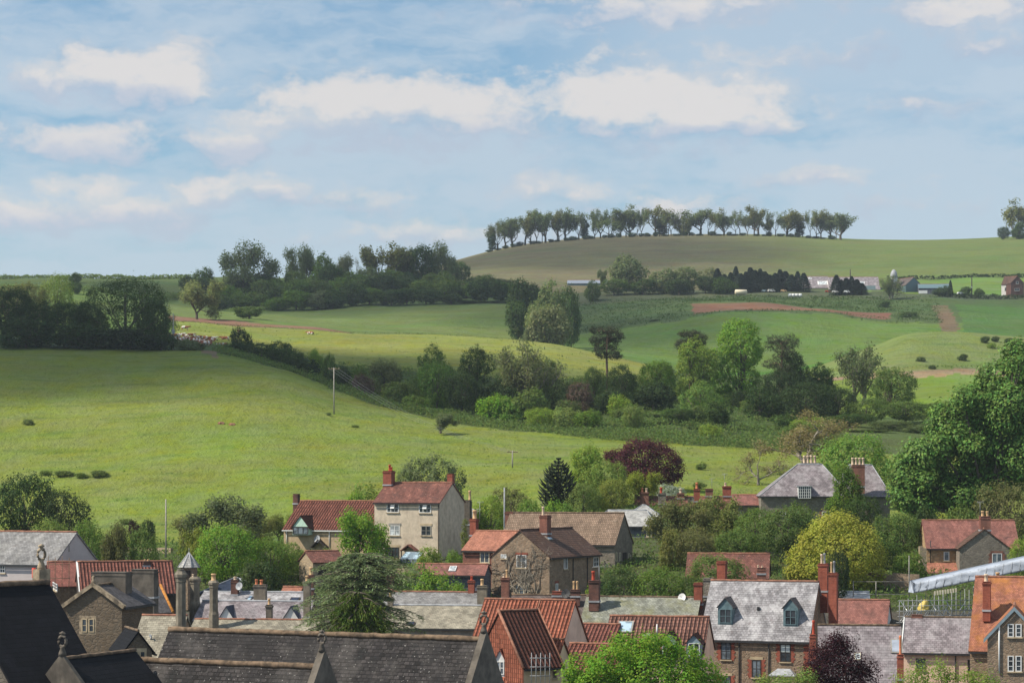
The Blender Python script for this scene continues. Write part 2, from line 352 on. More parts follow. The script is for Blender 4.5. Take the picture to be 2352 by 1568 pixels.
def np_mesh(name, V, Q, mat=None, smooth=False):
    me = bpy.data.meshes.new(name); n, m = len(V), len(Q)
    me.vertices.add(n); me.vertices.foreach_set('co', np.asarray(V, np.float32).ravel())
    me.loops.add(m * 4); me.loops.foreach_set('vertex_index', np.asarray(Q, np.int32).ravel())
    me.polygons.add(m); me.polygons.foreach_set('loop_start', np.arange(0, m * 4, 4, dtype=np.int32))
    me.polygons.foreach_set('use_smooth', np.full(m, smooth))
    me.update(calc_edges=True); me.validate()
    if mat: me.materials.append(mat)
    return me

# ---------------------------------------------------------------- the ground: one sheet from the foot of the tower over the valley to beyond the hill crest
def pchip(x, y, xq):
    x = np.asarray(x, float); y = np.asarray(y, float); h = np.diff(x); dl = np.diff(y) / h; m = np.zeros_like(y)
    m[1:-1] = np.where(dl[:-1] * dl[1:] > 0, 2 * dl[:-1] * dl[1:] / (dl[:-1] + dl[1:] + 1e-12), 0); m[0] = dl[0]; m[-1] = dl[-1]
    i = np.clip(np.searchsorted(x, xq) - 1, 0, len(x) - 2); s = (xq - x[i]) / h[i]; s2 = s * s; s3 = s2 * s
    return (2*s3-3*s2+1)*y[i] + (s3-2*s2+s)*h[i]*m[i] + (-2*s3+3*s2)*y[i+1] + (s3-s2)*h[i]*m[i+1]
TX = [-400, 0, 200, 400, 600, 800, 1000, 1200, 1300, 1400, 1480, 1600, 1700, 1800, 1900, 2000, 2100, 2200, 2352, 2800]
def zy(z, d): return HY - z * F / d
def row(d, y): 
    d = d if isinstance(d, list) else [d] * len(TX); y = y if isinstance(y, list) else [y] * len(TX)
    return d, y
ROWS = [
 row(20, zy(-27, 20)), row(140, zy(-25.5, 140)), row(225, zy(-21, 225)), row(262, zy(-14.6, 262)), row(292, zy(-10.4, 292)),
 # 5 lower edge of the near pasture
 row(350, [1249,1249,1249,1245,1225,1205,1195,1180,1165,1158,1156,1160,1170,1185,1195,1205,1210,1215,1220,1220]),
 # 6 middle of the near pasture
 row([430,430,430,428,425,422,418,412,410,406,404,402,400,398,396,394,392,390,390,390], [1058,1062,1055,1042,1035,1045,1060,1070,1072,1074,1076,1080,1086,1092,1096,1100,1104,1108,1110,1110]),
 # 7 its upper edge
 row([560,560,560,565,545,522,500,485,478,470,466,460,455,450,446,442,438,435,430,430], [796,799,802,806,836,908,962,990,999,1005,1010,1016,1020,1026,1031,1035,1040,1044,1050,1050]),
 # 8 foot of the hedge bank
 row([620,620,620,608,580,556,536,522,516,508,504,498,494,490,488,486,484,480,476,476], [770,774,776,792,826,890,936,955,962,966,968,972,978,984,990,992,996,1000,1005,1005]),
 # 9 lower edge of the second pasture
 row([680,680,680,640,610,605,602,600,600,600,600,600,600,600,600,590,575,560,555,555], [752,755,760,776,808,840,850,862,866,870,878,898,912,926,932,932,928,922,920,920]),
 # 10 its brow
 row([760,760,760,770,770,765,760,745,735,720,705,700,700,700,690,685,685,690,690,690], [728,730,736,739,755,766,773,787,801,820,838,862,872,878,874,866,860,857,859,860]),
 # 11 hollow behind the brow, and the rough mound on the right
 row([800,800,800,812,812,810,808,800,795,790,790,790,790,790,790,790,790,790,790,790], [716,718,726,735,752,765,776,802,818,832,844,860,862,855,832,796,768,765,774,778]),
 # 12
 row([900,900,900,900,900,900,900,890,885,890,895,900,900,900,900,900,900,900,900,900], [686,688,700,722,737,755,768,800,808,818,828,838,838,836,831,812,796,788,786,788]),
 # 13 top of the green valley field
 row([1000,1000,1000,1030,1030,1030,1030,1030,1030,1030,1030,1030,1030,1030,1030,1030,1030,1030,1030,1030], [666,668,676,706,721,728,722,714,768,752,741,724,715,713,721,733,737,742,746,748]),
 # 14 bank
 row([1060,1060,1060,1100,1100,1100,1100,1100,1100,1100,1100,1100,1100,1100,1100,1100,1100,1100,1100,1100], [654,656,662,690,712,708,702,698,735,722,712,697,696,700,707,717,716,717,722,722]),
 # 15 level of the farm
 row([1150,1150,1150,1190]+[1200]*16, [645,646,649,662,680,680,672,668,690,684,681,679,678,677,676,677,679,680,681,681]),
 # 16 foot of the far hill
 row(1320, [641,641,641,640,641,641,641,641,646,642,640,640,640,640,641,640,638,636,634,632]),
 # 17 crest
 row([1420,1420,1420,1450,1500,1600]+[1750]*14, [642,642,642,640,641,638,612,564,553,546,543,541,541,543,549,553,554,552,545,530]),
 row([1600,1600,1600,1640,1700,1800]+[1950]*14, [652,652,652,650,651,648,622,573,562,555,552,550,550,552,558,562,563,561,554,539]), row(2700, 760), row(9000, HY + 40)]
nr = len(ROWS); UX = np.arange(-400, 2801, 4.0); SUB = 22
KD = np.array([r[0] for r in ROWS], float); KY = np.array([r[1] for r in ROWS], float); KZ = (HY - KY) * KD / F
KDu = np.array([pchip(TX, KD[i], UX) for i in range(nr)]); KZu = np.array([pchip(TX, KZ[i], UX) for i in range(nr)])
for i in range(5, 18):            # soften the kinks between the columns
    for A in (KDu, KZu):
        for _ in range(4): A[i, 1:-1] = (A[i, :-2] + 2 * A[i, 1:-1] + A[i, 2:]) / 4
RQ = np.linspace(0, nr - 1, (nr - 1) * SUB + 1)
TD = np.empty((len(UX), len(RQ))); TZ = np.empty_like(TD)
for c in range(len(UX)):
    dq = np.interp(RQ, np.arange(nr), KDu[:, c]); TD[c] = dq; TZ[c] = pchip(KDu[:, c], KZu[:, c], dq)
_rs = np.random.RandomState(4)
def vnoise(x, y, seed=0):
    """smooth value noise for arrays"""
    rs = np.random.RandomState(seed); T = rs.rand(256, 256); xi = np.floor(x).astype(int); yi = np.floor(y).astype(int); fx = x - xi; fy = y - yi
    fx = fx * fx * (3 - 2 * fx); fy = fy * fy * (3 - 2 * fy); g = lambda a, b: T[a % 256, b % 256]
    return (g(xi, yi) * (1 - fx) + g(xi + 1, yi) * fx) * (1 - fy) + (g(xi, yi + 1) * (1 - fx) + g(xi + 1, yi + 1) * fx) * fy
XX = (UX[:, None] - HX) * TD / F
und = (vnoise(XX / 23, TD / 31, 1) - .5) * 1.7 + (vnoise(XX / 7, TD / 9, 2) - .5) * .3
TZ += und * np.clip((TD - 350) / 60, 0, 1) * np.clip((1700 - TD) / 200, 0, 1)
def gz(x, y):
    u = HX + F * x / y; c = min(max((u + 400) / 4.0, 0), len(UX) - 1.001); i = int(c); f = c - i
    return float(np.interp(y, TD[i], TZ[i]) * (1 - f) + np.interp(y, TD[i + 1], TZ[i + 1]) * f)
def ground(x, d):
    """ground point in picture column x at depth d"""
    X = (x - HX) * d / F; return Vector((X, d, gz(X, d)))

U2 = np.repeat(UX[:, None], len(RQ), 1); R2 = np.repeat(RQ[None, :], len(UX), 0)
jit = (vnoise(XX / 6, TD / 8, 5) - .5)
Rj = R2 + jit * .10; Uj = U2 + jit * 14
C = np.zeros(U2.shape + (3,)); 
def zone(mask, col): C[mask] = col
zone(R2 >= 0, (0.075, 0.085, 0.035))                                # gardens and yards
zone(R2 < 3, (0.09, 0.08, 0.065))
PAST = (0.168, 0.202, 0.035)
zone(R2 >= 4.6, (0.11, 0.16, 0.03)); zone(Rj >= 5, PAST)
zone(Rj >= 7.0, (0.075, 0.105, 0.030))                              # hedge bank
zone((Rj >= 8.95) & (Uj < 1520) & (U2 > 380), (0.215, 0.228, 0.045))  # second pasture, yellower
zone((Rj >= 8.0) & (U2 <= 400), (0.115, 0.165, 0.040))
zone((Rj >= 8.6) & (Uj > 1850), (0.145, 0.205, 0.028))              # bright green meadow on the right
zone((Rj >= 9.92) & (Uj > 1860), (0.28, 0.19, 0.115))                # sandy cutting
zone((Rj >= 10.07) & (Uj > 1860), (0.160, 0.195, 0.055))            # rough mound
zone((Rj >= 10.02) & (U2 > 380) & (U2 < 1500), (0.11, 0.15, 0.045))
zone((R2 >= 11.0) & (U2 > 1500), (0.085, 0.165, 0.026))
zone((Rj >= 10.75) & (R2 <= 12.05 - np.clip((U2 - 380) / 560, 0, 1) * .95) & (U2 > 385) & (U2 < 945), (0.215, 0.110, 0.072))  # ploughed strip
zone((R2 > 12.05 - np.clip((U2 - 380) / 560, 0, 1) * .95) & (R2 >= 11) & (U2 > 385) & (U2 < 1250), (0.135, 0.175, 0.045))
zone((Rj >= 11.3) & (Uj >= 1235), (0.110, 0.172, 0.034))            # green valley field
zone((Rj >= 12.97) & (Uj >= 1215), (0.075, 0.110, 0.036))           # bank
zone((Rj >= 11.3) & (Uj >= 1225) & (Uj < 1300), (0.06, 0.10, 0.03))
red = (R2 >= 13.12) & (R2 <= 13.95) & (Uj > 1590) & (Uj < 2045)
zone(red, (0.20, 0.092, 0.060))
zone((R2 >= 12.2) & (R2 < 14.4) & (Uj > 2140 + (14.4 - R2) * 14) & (Uj < 2178 + (14.4 - R2) * 14), (0.16, 0.115, 0.065))
zone((R2 >= 12.1) & (R2 < 14.5) & (Uj > 2196 + (14.4 - R2) * 10), (0.075, 0.14, 0.03))
zone((Rj >= 14.0) & (U2 <= 1215), (0.085, 0.12, 0.035))
zone((Rj >= 14.75) & (U2 > 1215), (0.085, 0.10, 0.05))
zone((Rj >= 15.15) & (U2 > 1950), (0.14, 0.215, 0.04))              # field behind the farm
far = (R2 >= 15.35) & (U2 > 900)
w = np.clip((Uj - 1500) / 560, 0, 1); w = w * w * (3 - 2 * w)
band = vnoise(XX / 60, TD / 14, 8); w2 = np.clip(w + (band - .5) * .55, 0, 1)[..., None]
fc = np.array((0.150, 0.130, 0.070)) * (1 - w2) + np.array((0.130, 0.165, 0.044)) * w2
C[far] = fc[far]
zone((R2 >= 15.92) & (R2 < 16.0) & (U2 > 2030), (0.05, 0.07, 0.03))
zone((R2 >= 15.15) & (R2 < 15.92) & (U2 > 2030), (0.14, 0.205, 0.045))
gate = np.exp(-(((U2 - 482) / 26) ** 2 + ((R2 - 7.35) / .55) ** 2)) + .4 * (vnoise(XX / 3, TD / 3, 12) - .5) > .45
zone(gate, (0.20, 0.135, 0.085))                                     # trodden gateway
nu, nv = U2.shape
V = np.stack([XX, TD, TZ], -1).reshape(-1, 3)
idx = np.arange(nu * nv).reshape(nu, nv)
Q = np.stack([idx[:-1, :-1], idx[1:, :-1], idx[1:, 1:], idx[:-1, 1:]], -1).reshape(-1, 4)
m, t, b = newmat('ground', 0.95, 0.1)
at = t.n('ShaderNodeAttribute', attribute_name='soil'); pos = t.n('ShaderNodeNewGeometry').outputs['Position']
n1 = t.noise(t.vscale(pos, (.035, .05, .05)), 1, 6, .6); n2 = t.noise(t.vscale(pos, (.45, .28, .4)), 1, 6, .7); n3 = t.noise(t.vscale(pos, (1.5, .8, 1)), 1, 4, .7)
n4 = t.noise(t.vscale(pos, (.16, .10, .1), (40, 3, 0)), 1, 5, .65)
hs = t.n('ShaderNodeHueSaturation'); t.L.new(at.outputs['Color'], hs.inputs['Color'])
t.L.new(t.lin(n1, .25, .75, .475, .525), hs.inputs['Hue']); t.L.new(t.lin(n4, .3, .7, .82, 1.12), hs.inputs['Saturation'])
t.L.new(t.m('MULTIPLY', t.lin(n2, .25, .75, .80, 1.20), t.lin(n1, .25, .75, .86, 1.14)), hs.inputs['Value'])
c = hs.outputs[0]
c = t.mix(t.m('MULTIPLY', t.ss(n2, .56, .70), .55), c, t.mix(1.0, c, (.50, .66, .55), 'MULTIPLY'))     # lusher tufts
c = t.mix(t.m('MULTIPLY', t.ss(n3, .60, .70), .45), c, t.mix(1.0, c, (.34, .46, .38), 'MULTIPLY'))
c = t.mix(t.m('MULTIPLY', t.ss(n4, .56, .72), .40), c, t.mix(1.0, c, (1.32, 1.02, .95), 'MULTIPLY'))
st = t.noise(t.vscale(pos, (.05, .22, .6), (7, 1, 0)), 1, 5, .65)      # contour paths trodden by cattle
c = t.mix(t.m('MULTIPLY', t.ss(st, .50, .64), .58), c, t.mix(1.0, c, (.60, .76, .66), 'MULTIPLY'))
n5 = t.noise(t.vscale(pos, (.011, .016, .02), (3, 9, 0)), 1, 4, .6)
c = t.mix(t.m('MULTIPLY', t.ss(n5, .48, .66), .5), c, t.mix(1.0, c, (.66, .88, .72), 'MULTIPLY'))
t.L.new(c, b.inputs['Base Color']); bump(t, b, t.m('ADD', n3, t.m('MULTIPLY', n2, 2.0)), .8, .6)
me = np_mesh('ground', V, Q, m, True)
ca = me.color_attributes.new('soil', 'FLOAT_COLOR', 'POINT')
ca.data.foreach_set('color', np.concatenate([C.reshape(-1, 3), np.ones((nu * nv, 1))], 1).astype(np.float32).ravel())
go = bpy.data.objects.new('ground', me); COL.objects.link(go); go['kind'] = 'structure'
# ---------------------------------------------------------------- buildings
class House:
    """a gabled or hipped building. Local x runs along the front, y into the depth, z up.
    gf: the gable is on the front. ridge: xl, xr, yr mark the ridge instead of the eaves."""
    def __init__(s, name, label, cat, xl, xr, ye, yr, d, r, D, roof, wall, rise=None, hipL=0, hipR=0, ov=.28, vo=.12, gf=False, ridge=False,
                 rmat='ridge_red', group=None, gutter='iron', base=None, th=.12, nowall=False, ridge_r=.11):
        s.r = R(r); cr, sr = math.cos(s.r), math.sin(s.r); s.D = D
        kx = (xr - HX) / F
        if ridge:
            pr = P(xl, yr, d); W = (kx * d - pr.x) / (cr + kx * sr); s.rise = rise
            A = pr - Vector((sr, cr, 0)) * D / 2; A.z -= rise
        else:
            A = P(xl, ye, d); W = (kx * d - A.x) / (cr + kx * sr)
            if rise is None:
                if gf: q = A + Vector((cr, -sr, 0)) * W / 2
                else: q = A + Vector((sr, cr, 0)) * D / 2
                rise = (HY - yr) / F * q.y - A.z
            s.rise = rise
        s.W = W; s.gf = gf; ze = A.z
        cs = [A + Vector((cr, -sr, 0)) * a + Vector((sr, cr, 0)) * b for a in (0, W) for b in (0, D)]
        g = min(gz(c.x, max(c.y, 25)) for c in cs) - .3 if base is None else (HY - base) / F * d
        g = min(g, ze - 1.2)
        s.h = h = ze - g
        s.root = empty(name, (A.x, A.y, g), -s.r, label, cat, group); s.A = Vector((A.x, A.y, g))
        s.hipL, s.hipR = hipL, hipR
        if not nowall:
            m = MB(); rs = s.rise
            if gf:
                m.poly([(0, 0, 0), (W, 0, 0), (W, 0, h), (W / 2, 0, h + rs), (0, 0, h)]); m.poly([(W, D, 0), (0, D, 0), (0, D, h), (W / 2, D, h + rs), (W, D, h)])
                m.poly([(W, 0, 0), (W, D, 0), (W, D, h), (W, 0, h)]); m.poly([(0, D, 0), (0, 0, 0), (0, 0, h), (0, D, h)])
            else:
                gl = [(0, D / 2, h + rs)] if not hipL else []; gr = [(W, D / 2, h + rs)] if not hipR else []
                m.poly([(0, 0, 0), (W, 0, 0), (W, 0, h), (0, 0, h)]); m.poly([(W, D, 0), (0, D, 0), (0, D, h), (W, D, h)])
                m.poly([(W, 0, 0), (W, D, 0), (W, D, h)] + gr + [(W, 0, h)]); m.poly([(0, D, 0), (0, 0, 0), (0, 0, h)] + gl + [(0, D, h)])
            s.wall = m.build('wall', wall, s.root)
        # roof slabs
        m = MB(); e = .14
        if gf:
            k = s.rise / (W / 2); zl = h - ov * k + e; zr = h + s.rise + e; y0, y1 = -vo, D + vo; n = Vector((-k, 0, 1)); n2 = Vector((k, 0, 1))
            m.slab([(-ov, y1, zl), (-ov, y0, zl), (W / 2, y0, zr), (W / 2, y1, zr)], n, th); m.slab([(W + ov, y0, zl), (W + ov, y1, zl), (W / 2, y1, zr), (W / 2, y0, zr)], n2, th)
            rp = [(W / 2, y0, zr + .02), (W / 2, y1, zr + .02)]
        else:
            k = s.rise / (D / 2); zl = h - ov * k + e; zr = h + s.rise + e; xa, xb = (-ov if hipL else -vo), W + (ov if hipR else vo)
            ra, rb = (hipL if hipL else xa), (W - hipR if hipR else xb); n = Vector((0, -k, 1)); n2 = Vector((0, k, 1))
            m.slab([(xa, -ov, zl), (xb, -ov, zl), (rb, D / 2, zr), (ra, D / 2, zr)], n, th); m.slab([(xb, D + ov, zl), (xa, D + ov, zl), (ra, D / 2, zr), (rb, D / 2, zr)], n2, th)
            if hipL: m.slab([(xa, D + ov, zl), (xa, -ov, zl), (ra, D / 2, zr)], Vector((-s.rise / hipL, 0, 1)), th)
            if hipR: m.slab([(xb, -ov, zl), (xb, D + ov, zl), (rb, D / 2, zr)], Vector((s.rise / hipR, 0, 1)), th)
            rp = [(ra, D / 2, zr + .02), (rb, D / 2, zr + .02)]
        s.k = k; s.zr = zr; s.roof = m.build('roof', roof, s.root)
        m = MB(); a, b = Vector(rp[0]), Vector(rp[1]); cnt = max(2, int((b - a).length / .5)); rs_ = random.Random(int(abs(xl) * 7 + yr))
        m.tube([a.lerp(b, i / cnt) + Vector((0, 0, rs_.uniform(-.018, .018))) for i in range(cnt + 1)], [ridge_r * rs_.uniform(.9, 1.1) for i in range(cnt + 1)], 6)
        if not gf:
            if hipL: m.tube([(xa, -ov, zl), rp[0]], [.07, .07], 5); m.tube([(xa, D + ov, zl), rp[0]], [.07, .07], 5)
            if hipR: m.tube([(xb, -ov, zl), rp[1]], [.07, .07], 5); m.tube([(xb, D + ov, zl), rp[1]], [.07, .07], 5)
        m.build('ridge_tiles', rmat, s.root)
        if gutter and not gf and not nowall:
            MB().box(-.1, W + .1, -ov - .1, -ov + .02, zl - .2, zl - .07).build('gutter', gutter, s.root)
        elif gutter and gf and not nowall:
            MB().box(W + ov - .02, W + ov + .1, -.1, D, zl - .2, zl - .07).build('gutter', gutter, s.root)
    def lp(s, p):
        q = Vector(p) - s.A; c, n = math.cos(s.r), math.sin(s.r)
        return Vector((q.x * c - q.y * n, q.x * n + q.y * c, q.z))
    def ray(s, face, x, y):
        o = s.lp((0, 0, 0)); p = s.lp(P(x, y, 1.0)); dv = p - o
        n, q = dict(F=(Vector((0, -1, 0)), Vector((0, 0, 0))), R=(Vector((1, 0, 0)), Vector((s.W, 0, 0))), L=(Vector((-1, 0, 0)), Vector((0, 0, 0))),
                    S=(Vector((0, -s.k, 1)), Vector((0, 0, s.h + .14))), SR=(Vector((s.k, 0, 1)), Vector((s.W, 0, s.h + .14))))[face]
        tt = (q - o).dot(n) / dv.dot(n); return o + dv * tt
    def uo(s, face):
        W = s.W
        return dict(F=lambda u, o, z: (u, -o, z), R=lambda u, o, z: (W + o, u, z), L=lambda u, o, z: (-o, -u, z))[face]
    def fbox(s, m, face, u0, u1, o0, o1, z0, z1):
        f = s.uo(face); a = f(u0, o0, z0); b = f(u1, o1, z1)
        m.box(min(a[0], b[0]), max(a[0], b[0]), min(a[1], b[1]), max(a[1], b[1]), z0, z1)
    def rect(s, face, x0, y0, x1, y1):
        p, q = s.ray(face, x0, (y0 + y1) / 2), s.ray(face, x1, (y0 + y1) / 2); m = s.ray(face, (x0 + x1) / 2, y0), s.ray(face, (x0 + x1) / 2, y1)
        u = dict(F=lambda v: v.x, R=lambda v: v.y, L=lambda v: -v.y)[face]
        return min(u(p), u(q)), max(u(p), u(q)), m[1].z, m[0].z
    def window(s, face, x0, y0, x1, y1, cols=2, rows=2, frame='white', gl='glass_dark', sill='stone_dress', lintel=None, surround=None, bar=.045, label=None, open_top=False, blind=0, name='window'):
        u0, u1, z0, z1 = s.rect(face, x0, y0, x1, y1); fr = .075
        m = MB(); s.fbox(m, face, u0, u1, -.05, .015, z0, z1); w = m.build(name, gl, s.root)
        if label: w['label'] = label
        m = MB(); b = lambda a0, a1, c0, c1, o=.055: s.fbox(m, face, a0, a1, .0, o, c0, c1)
        b(u0 - .02, u0 + fr, z0, z1); b(u1 - fr, u1 + .02, z0, z1); b(u0 + fr, u1 - fr, z0, z0 + fr); b(u0 + fr, u1 - fr, z1 - fr, z1)
        for i in range(1, cols): c = u0 + (u1 - u0) * i / cols; b(c - bar * .8, c + bar * .8, z0 + fr, z1 - fr, .05)
        for j in range(1, rows): c = z0 + (z1 - z0) * j / rows; b(u0 + fr, u1 - fr, c - bar / 2, c + bar / 2, .045)
        m.build('frame', frame, w)
        if open_top:
            c = (u0 + u1) / 2; q = (u1 - u0) / 6; m = MB(); zt = z1 - .08; f = s.uo(face)
            pts = [f(c - q, .08, zt), f(c + q, .08, zt), f(c + q, .28, zt - .5), f(c - q, .28, zt - .5)]
            m.slab(pts[::-1], Vector(f(0, 1, 0)) - Vector(f(0, 0, 0)), .04); m.build('open_sash', frame, w)
        if blind:
            m = MB(); s.fbox(m, face, u0 + fr, u1 - fr, .018, .022, z1 - fr - (z1 - z0) * blind, z1 - fr); m.build('blind', 'blind', w)
        if sill: m = MB(); s.fbox(m, face, u0 - .1, u1 + .1, .0, .13, z0 - .11, z0 - .005); m.build('sill', sill, w)
        if lintel: m = MB(); s.fbox(m, face, u0 - .18, u1 + .18, .0, .05, z1 + .01, z1 + .27); m.build('lintel', lintel, w)
        if surround:
            m = MB(); rr = random.Random(int(x0)); q = .22; zz = z0 - .05
            while zz < z1 + .02:
                e = .12 if int(round((zz - z0) / q)) % 2 else 0.0; z2 = min(zz + q, z1 + .05)
                s.fbox(m, face, u0 - .30 - e, u0 - .02, .0, .035, zz, z2); s.fbox(m, face, u1 + .02, u1 + .30 + e, .0, .035, zz, z2); zz += q
            s.fbox(m, face, u0 - .02, u1 + .02, .0, .03, z1 + .055, z1 + .16); m.build('brick_surround', surround, w)
        return w
    def pipe(s, face, x, y0, y1, mat='iron', rad=.055):
        a = s.ray(face, x, y0); b = s.ray(face, x, y1); f = s.uo(face); u = dict(F=a.x, R=a.y, L=-a.y)[face]
        m = MB().tube([f(u, .09, b.z), f(u, .09, a.z)], [rad, rad], 6); return m.build('drainpipe', mat, s.root)
    def patch(s, face, x0, y0, x1, y1, mat, name, o=.03):
        u0, u1, z0, z1 = s.rect(face, x0, y0, x1, y1); m = MB(); s.fbox(m, face, u0, u1, 0, o, z0, z1); return m.build(name, mat, s.root)
    def chimney(s, x0, x1, yt, yb, d, mat='brick', pots=(), ratio=1.0, cap='brick_dark', corbel=2, pmat='pot_buff', label=None, deep=.9, shaft=None):
        c = P((x0 + x1) / 2, yb, d); l = s.lp(c); wv = (x1 - x0) * d / F
        w = wv / (math.cos(s.r) + abs(math.sin(s.r)) * ratio) / 2; dp = w * ratio
        zt = s.lp(P((x0 + x1) / 2, yt, d)).z; zb = l.z - deep
        m = MB(); q = .09
        if shaft == 'oct':
            prof = [(w * 1.12, zb - zb), (w * 1.12, (zt - zb) * .45), (w * .95, (zt - zb) * .5), (w * .92, (zt - zb) - .75), (w * 1.02, (zt - zb) - .7), (w * 1.0, (zt - zb) - .5), (w * 1.2, (zt - zb) - .4), (w * 1.25, (zt - zb) - .2), (w * 1.05, (zt - zb) - .1), (w * .9, zt - zb)]
            m.lathe((l.x, l.y, zb), prof, 8, False)
        else:
            m.box(l.x - w, l.x + w, l.y - dp, l.y + dp, zb, zt - .30)
            for i in range(corbel): m.box(l.x - w - .04 * (i + 1), l.x + w + .04 * (i + 1), l.y - dp - .04 * (i + 1), l.y + dp + .04 * (i + 1), zt - .30 + i * .1, zt - .30 + (i + 1) * .1)
            m.box(l.x - w + .02, l.x + w - .02, l.y - dp + .02, l.y + dp - .02, zt - .30 + corbel * .1, zt - .02)
            m.box(l.x - w - .02, l.x + w + .02, l.y - dp - .02, l.y + dp + .02, zt - .02, zt + .03)
        ch = m.build('chimney', mat, s.root)
        if label: ch['label'] = label
        for pt in pots:
            a, b, y2 = pt[:3]; pm = pt[3] if len(pt) > 3 else pmat
            pc = s.lp(P((a + b) / 2, yt, d)); rw = max(.09, (b - a) * d / F / 2); hh = s.lp(P((a + b) / 2, y2, d)).z - zt + .1
            MB().lathe((l.x + (pc.x - l.x), l.y + (pc.y - l.y) * .3, zt - .08), [(rw * .95, 0), (rw * 1.0, .1), (rw * .84, .16), (rw * .74, hh * .8), (rw * .95, hh * .84), (rw * .95, hh * .94), (rw * .74, hh), (rw * .55, hh), (rw * .5, hh - .12)], 10).build('chimney_pot', pm, ch)
        if not shaft:
            MB().box(l.x - w - .06, l.x + w + .06, l.y - dp - .06, l.y + dp + .06, l.z - .05, l.z + .12).build('flashing', 'lead', ch)
        return ch
    def dormer(s, x0, x1, yb, ye, ya, wall, roof, win=None, frame='white', gl='glass_dark', cols=2, rows=2, ridge='ridge_red', ov=.14, name='dormer', cheek=None, wmat=None, flat=False):
        p = s.ray('S', (x0 + x1) / 2, yb); pl = s.ray('S', x0, yb).x; pr = s.ray('S', x1, yb).x; w0, w1 = min(pl, pr), max(pl, pr)
        y = p.y - .03; wd = s.A.y + p.x * -math.sin(s.r) + p.y * math.cos(s.r)
        zb = p.z - .1; zE = s.lp(P((x0 + x1) / 2, ye, wd)).z; zA = s.lp(P((x0 + x1) / 2, ya, wd)).z; c = (w0 + w1) / 2
        yb_ = lambda z: (z - s.h - .14) / s.k + .25
        m = MB()
        m.poly([(w0, y, zb), (w1, y, zb), (w1, y, zE), (c, y, zA), (w0, y, zE)]) if not flat else m.poly([(w0, y, zb), (w1, y, zb), (w1, y, zE), (w0, y, zE)])
        m.poly([(w1, y, zb), (w1, yb_(zE), zb), (w1, yb_(zE), zE), (w1, y, zE)]); m.poly([(w0, yb_(zE), zb), (w0, y, zb), (w0, y, zE), (w0, yb_(zE), zE)])
        dm = m.build(name, wall, s.root)
        m = MB()
        if flat: m.box(w0 - ov, w1 + ov, y - ov, yb_(zE), zE, zE + .1)
        else:
            kk = (zA - zE) / (c - w0); a, b, z0 = w0 - ov, w1 + ov, zE - ov * kk + .06; f, zt = y - .12, zA + .06
            m.slab([(a, yb_(z0), z0), (a, f, z0), (c, f, zt), (c, yb_(zt), zt)], Vector((-kk, 0, 1)), .06); m.slab([(b, f, z0), (b, yb_(z0), z0), (c, yb_(zt), zt), (c, f, zt)], Vector((kk, 0, 1)), .06)
        m.build('dormer_roof', roof, dm)
        if win:
            xa, ya_, xb, yb2 = win; o = s.lp((0, 0, 0)); 
            def hit(x, yy):
                dv = s.lp(P(x, yy, 1.0)) - o; tt = (y - o.y) / dv.y; return o + dv * tt
            q0, q1 = hit(xa, yb2), hit(xb, ya_); u0, u1, z0, z1 = q0.x, q1.x, q0.z, q1.z; fr = .07
            MB().box(u0, u1, y - .015, y - .005, z0, z1).build('window_pane', gl, dm)
            m = MB(); m.box(u0 - .02, u0 + fr, y - .06, y, z0, z1); m.box(u1 - fr, u1 + .02, y - .06, y, z0, z1); m.box(u0 + fr, u1 - fr, y - .06, y, z0, z0 + fr); m.box(u0 + fr, u1 - fr, y - .06, y, z1 - fr, z1)
            for i in range(1, cols): cc = u0 + (u1 - u0) * i / cols; m.box(cc - .035, cc + .035, y - .055, y - .002, z0 + fr, z1 - fr)
            for j in range(1, rows): cc = z0 + (z1 - z0) * j / rows; m.box(u0 + fr, u1 - fr, y - .05, y - .003, cc - .025, cc + .025)
            m.build('window_frame', frame, dm)
        return dm
    def skylight(s, x0, x1, y0, y1, gl='glass_blue', frame='timber_grey', face='S', name='skylight'):
        a, b = s.ray(face, (x0 + x1) / 2, y1), s.ray(face, (x0 + x1) / 2, y0)
        if face == 'S':
            l, r_ = s.ray(face, x0, (y0 + y1) / 2).x, s.ray(face, x1, (y0 + y1) / 2).x; n = Vector((0, -s.k, 1)).normalized()
            pt = lambda u, v: Vector((l + (r_ - l) * u, a.y + (b.y - a.y) * v, a.z + (b.z - a.z) * v))
        else:
            l, r_ = s.ray(face, x0, (y0 + y1) / 2).y, s.ray(face, x1, (y0 + y1) / 2).y; n = Vector((s.k, 0, 1)).normalized()
            pt = lambda u, v: Vector((a.x + (b.x - a.x) * v, l + (r_ - l) * u, a.z + (b.z - a.z) * v))
        m = MB(); m.slab([pt(0, 0) + n * .12, pt(1, 0) + n * .12, pt(1, 1) + n * .12, pt(0, 1) + n * .12], n, .2); fr = m.build(name, frame, s.root)
        m = MB(); m.slab([pt(.1, .08) + n * .135, pt(.9, .08) + n * .135, pt(.9, .92) + n * .135, pt(.1, .92) + n * .135], n, .03); m.build('pane', gl, fr); return fr
    def dish(s, x, y, d, rad=.32, mat='lead'):
        c = s.lp(P(x, y, d)); m = MB(); n = Vector((-.3, -.9, .3)).normalized(); a = n.orthogonal().normalized(); b = n.cross(a); N = 12
        rim = [c + (a * math.cos(2 * math.pi * i / N) + b * math.sin(2 * math.pi * i / N)) * rad for i in range(N)]; cc = c - n * rad * .3
        for i in range(N): m.poly([rim[i], rim[(i + 1) % N], cc], True)
        for i in range(N): m.poly([rim[(i + 1) % N], rim[i], cc - n * .02], True)
        m.tube([c + b * -rad * .8, c + n * rad * 1.0], [.015, .015], 4); m.tube([cc, cc - n * .3 - Vector((0, 0, .2)), cc - n * .3 - Vector((0, 0, .8))], [.025] * 3, 4)
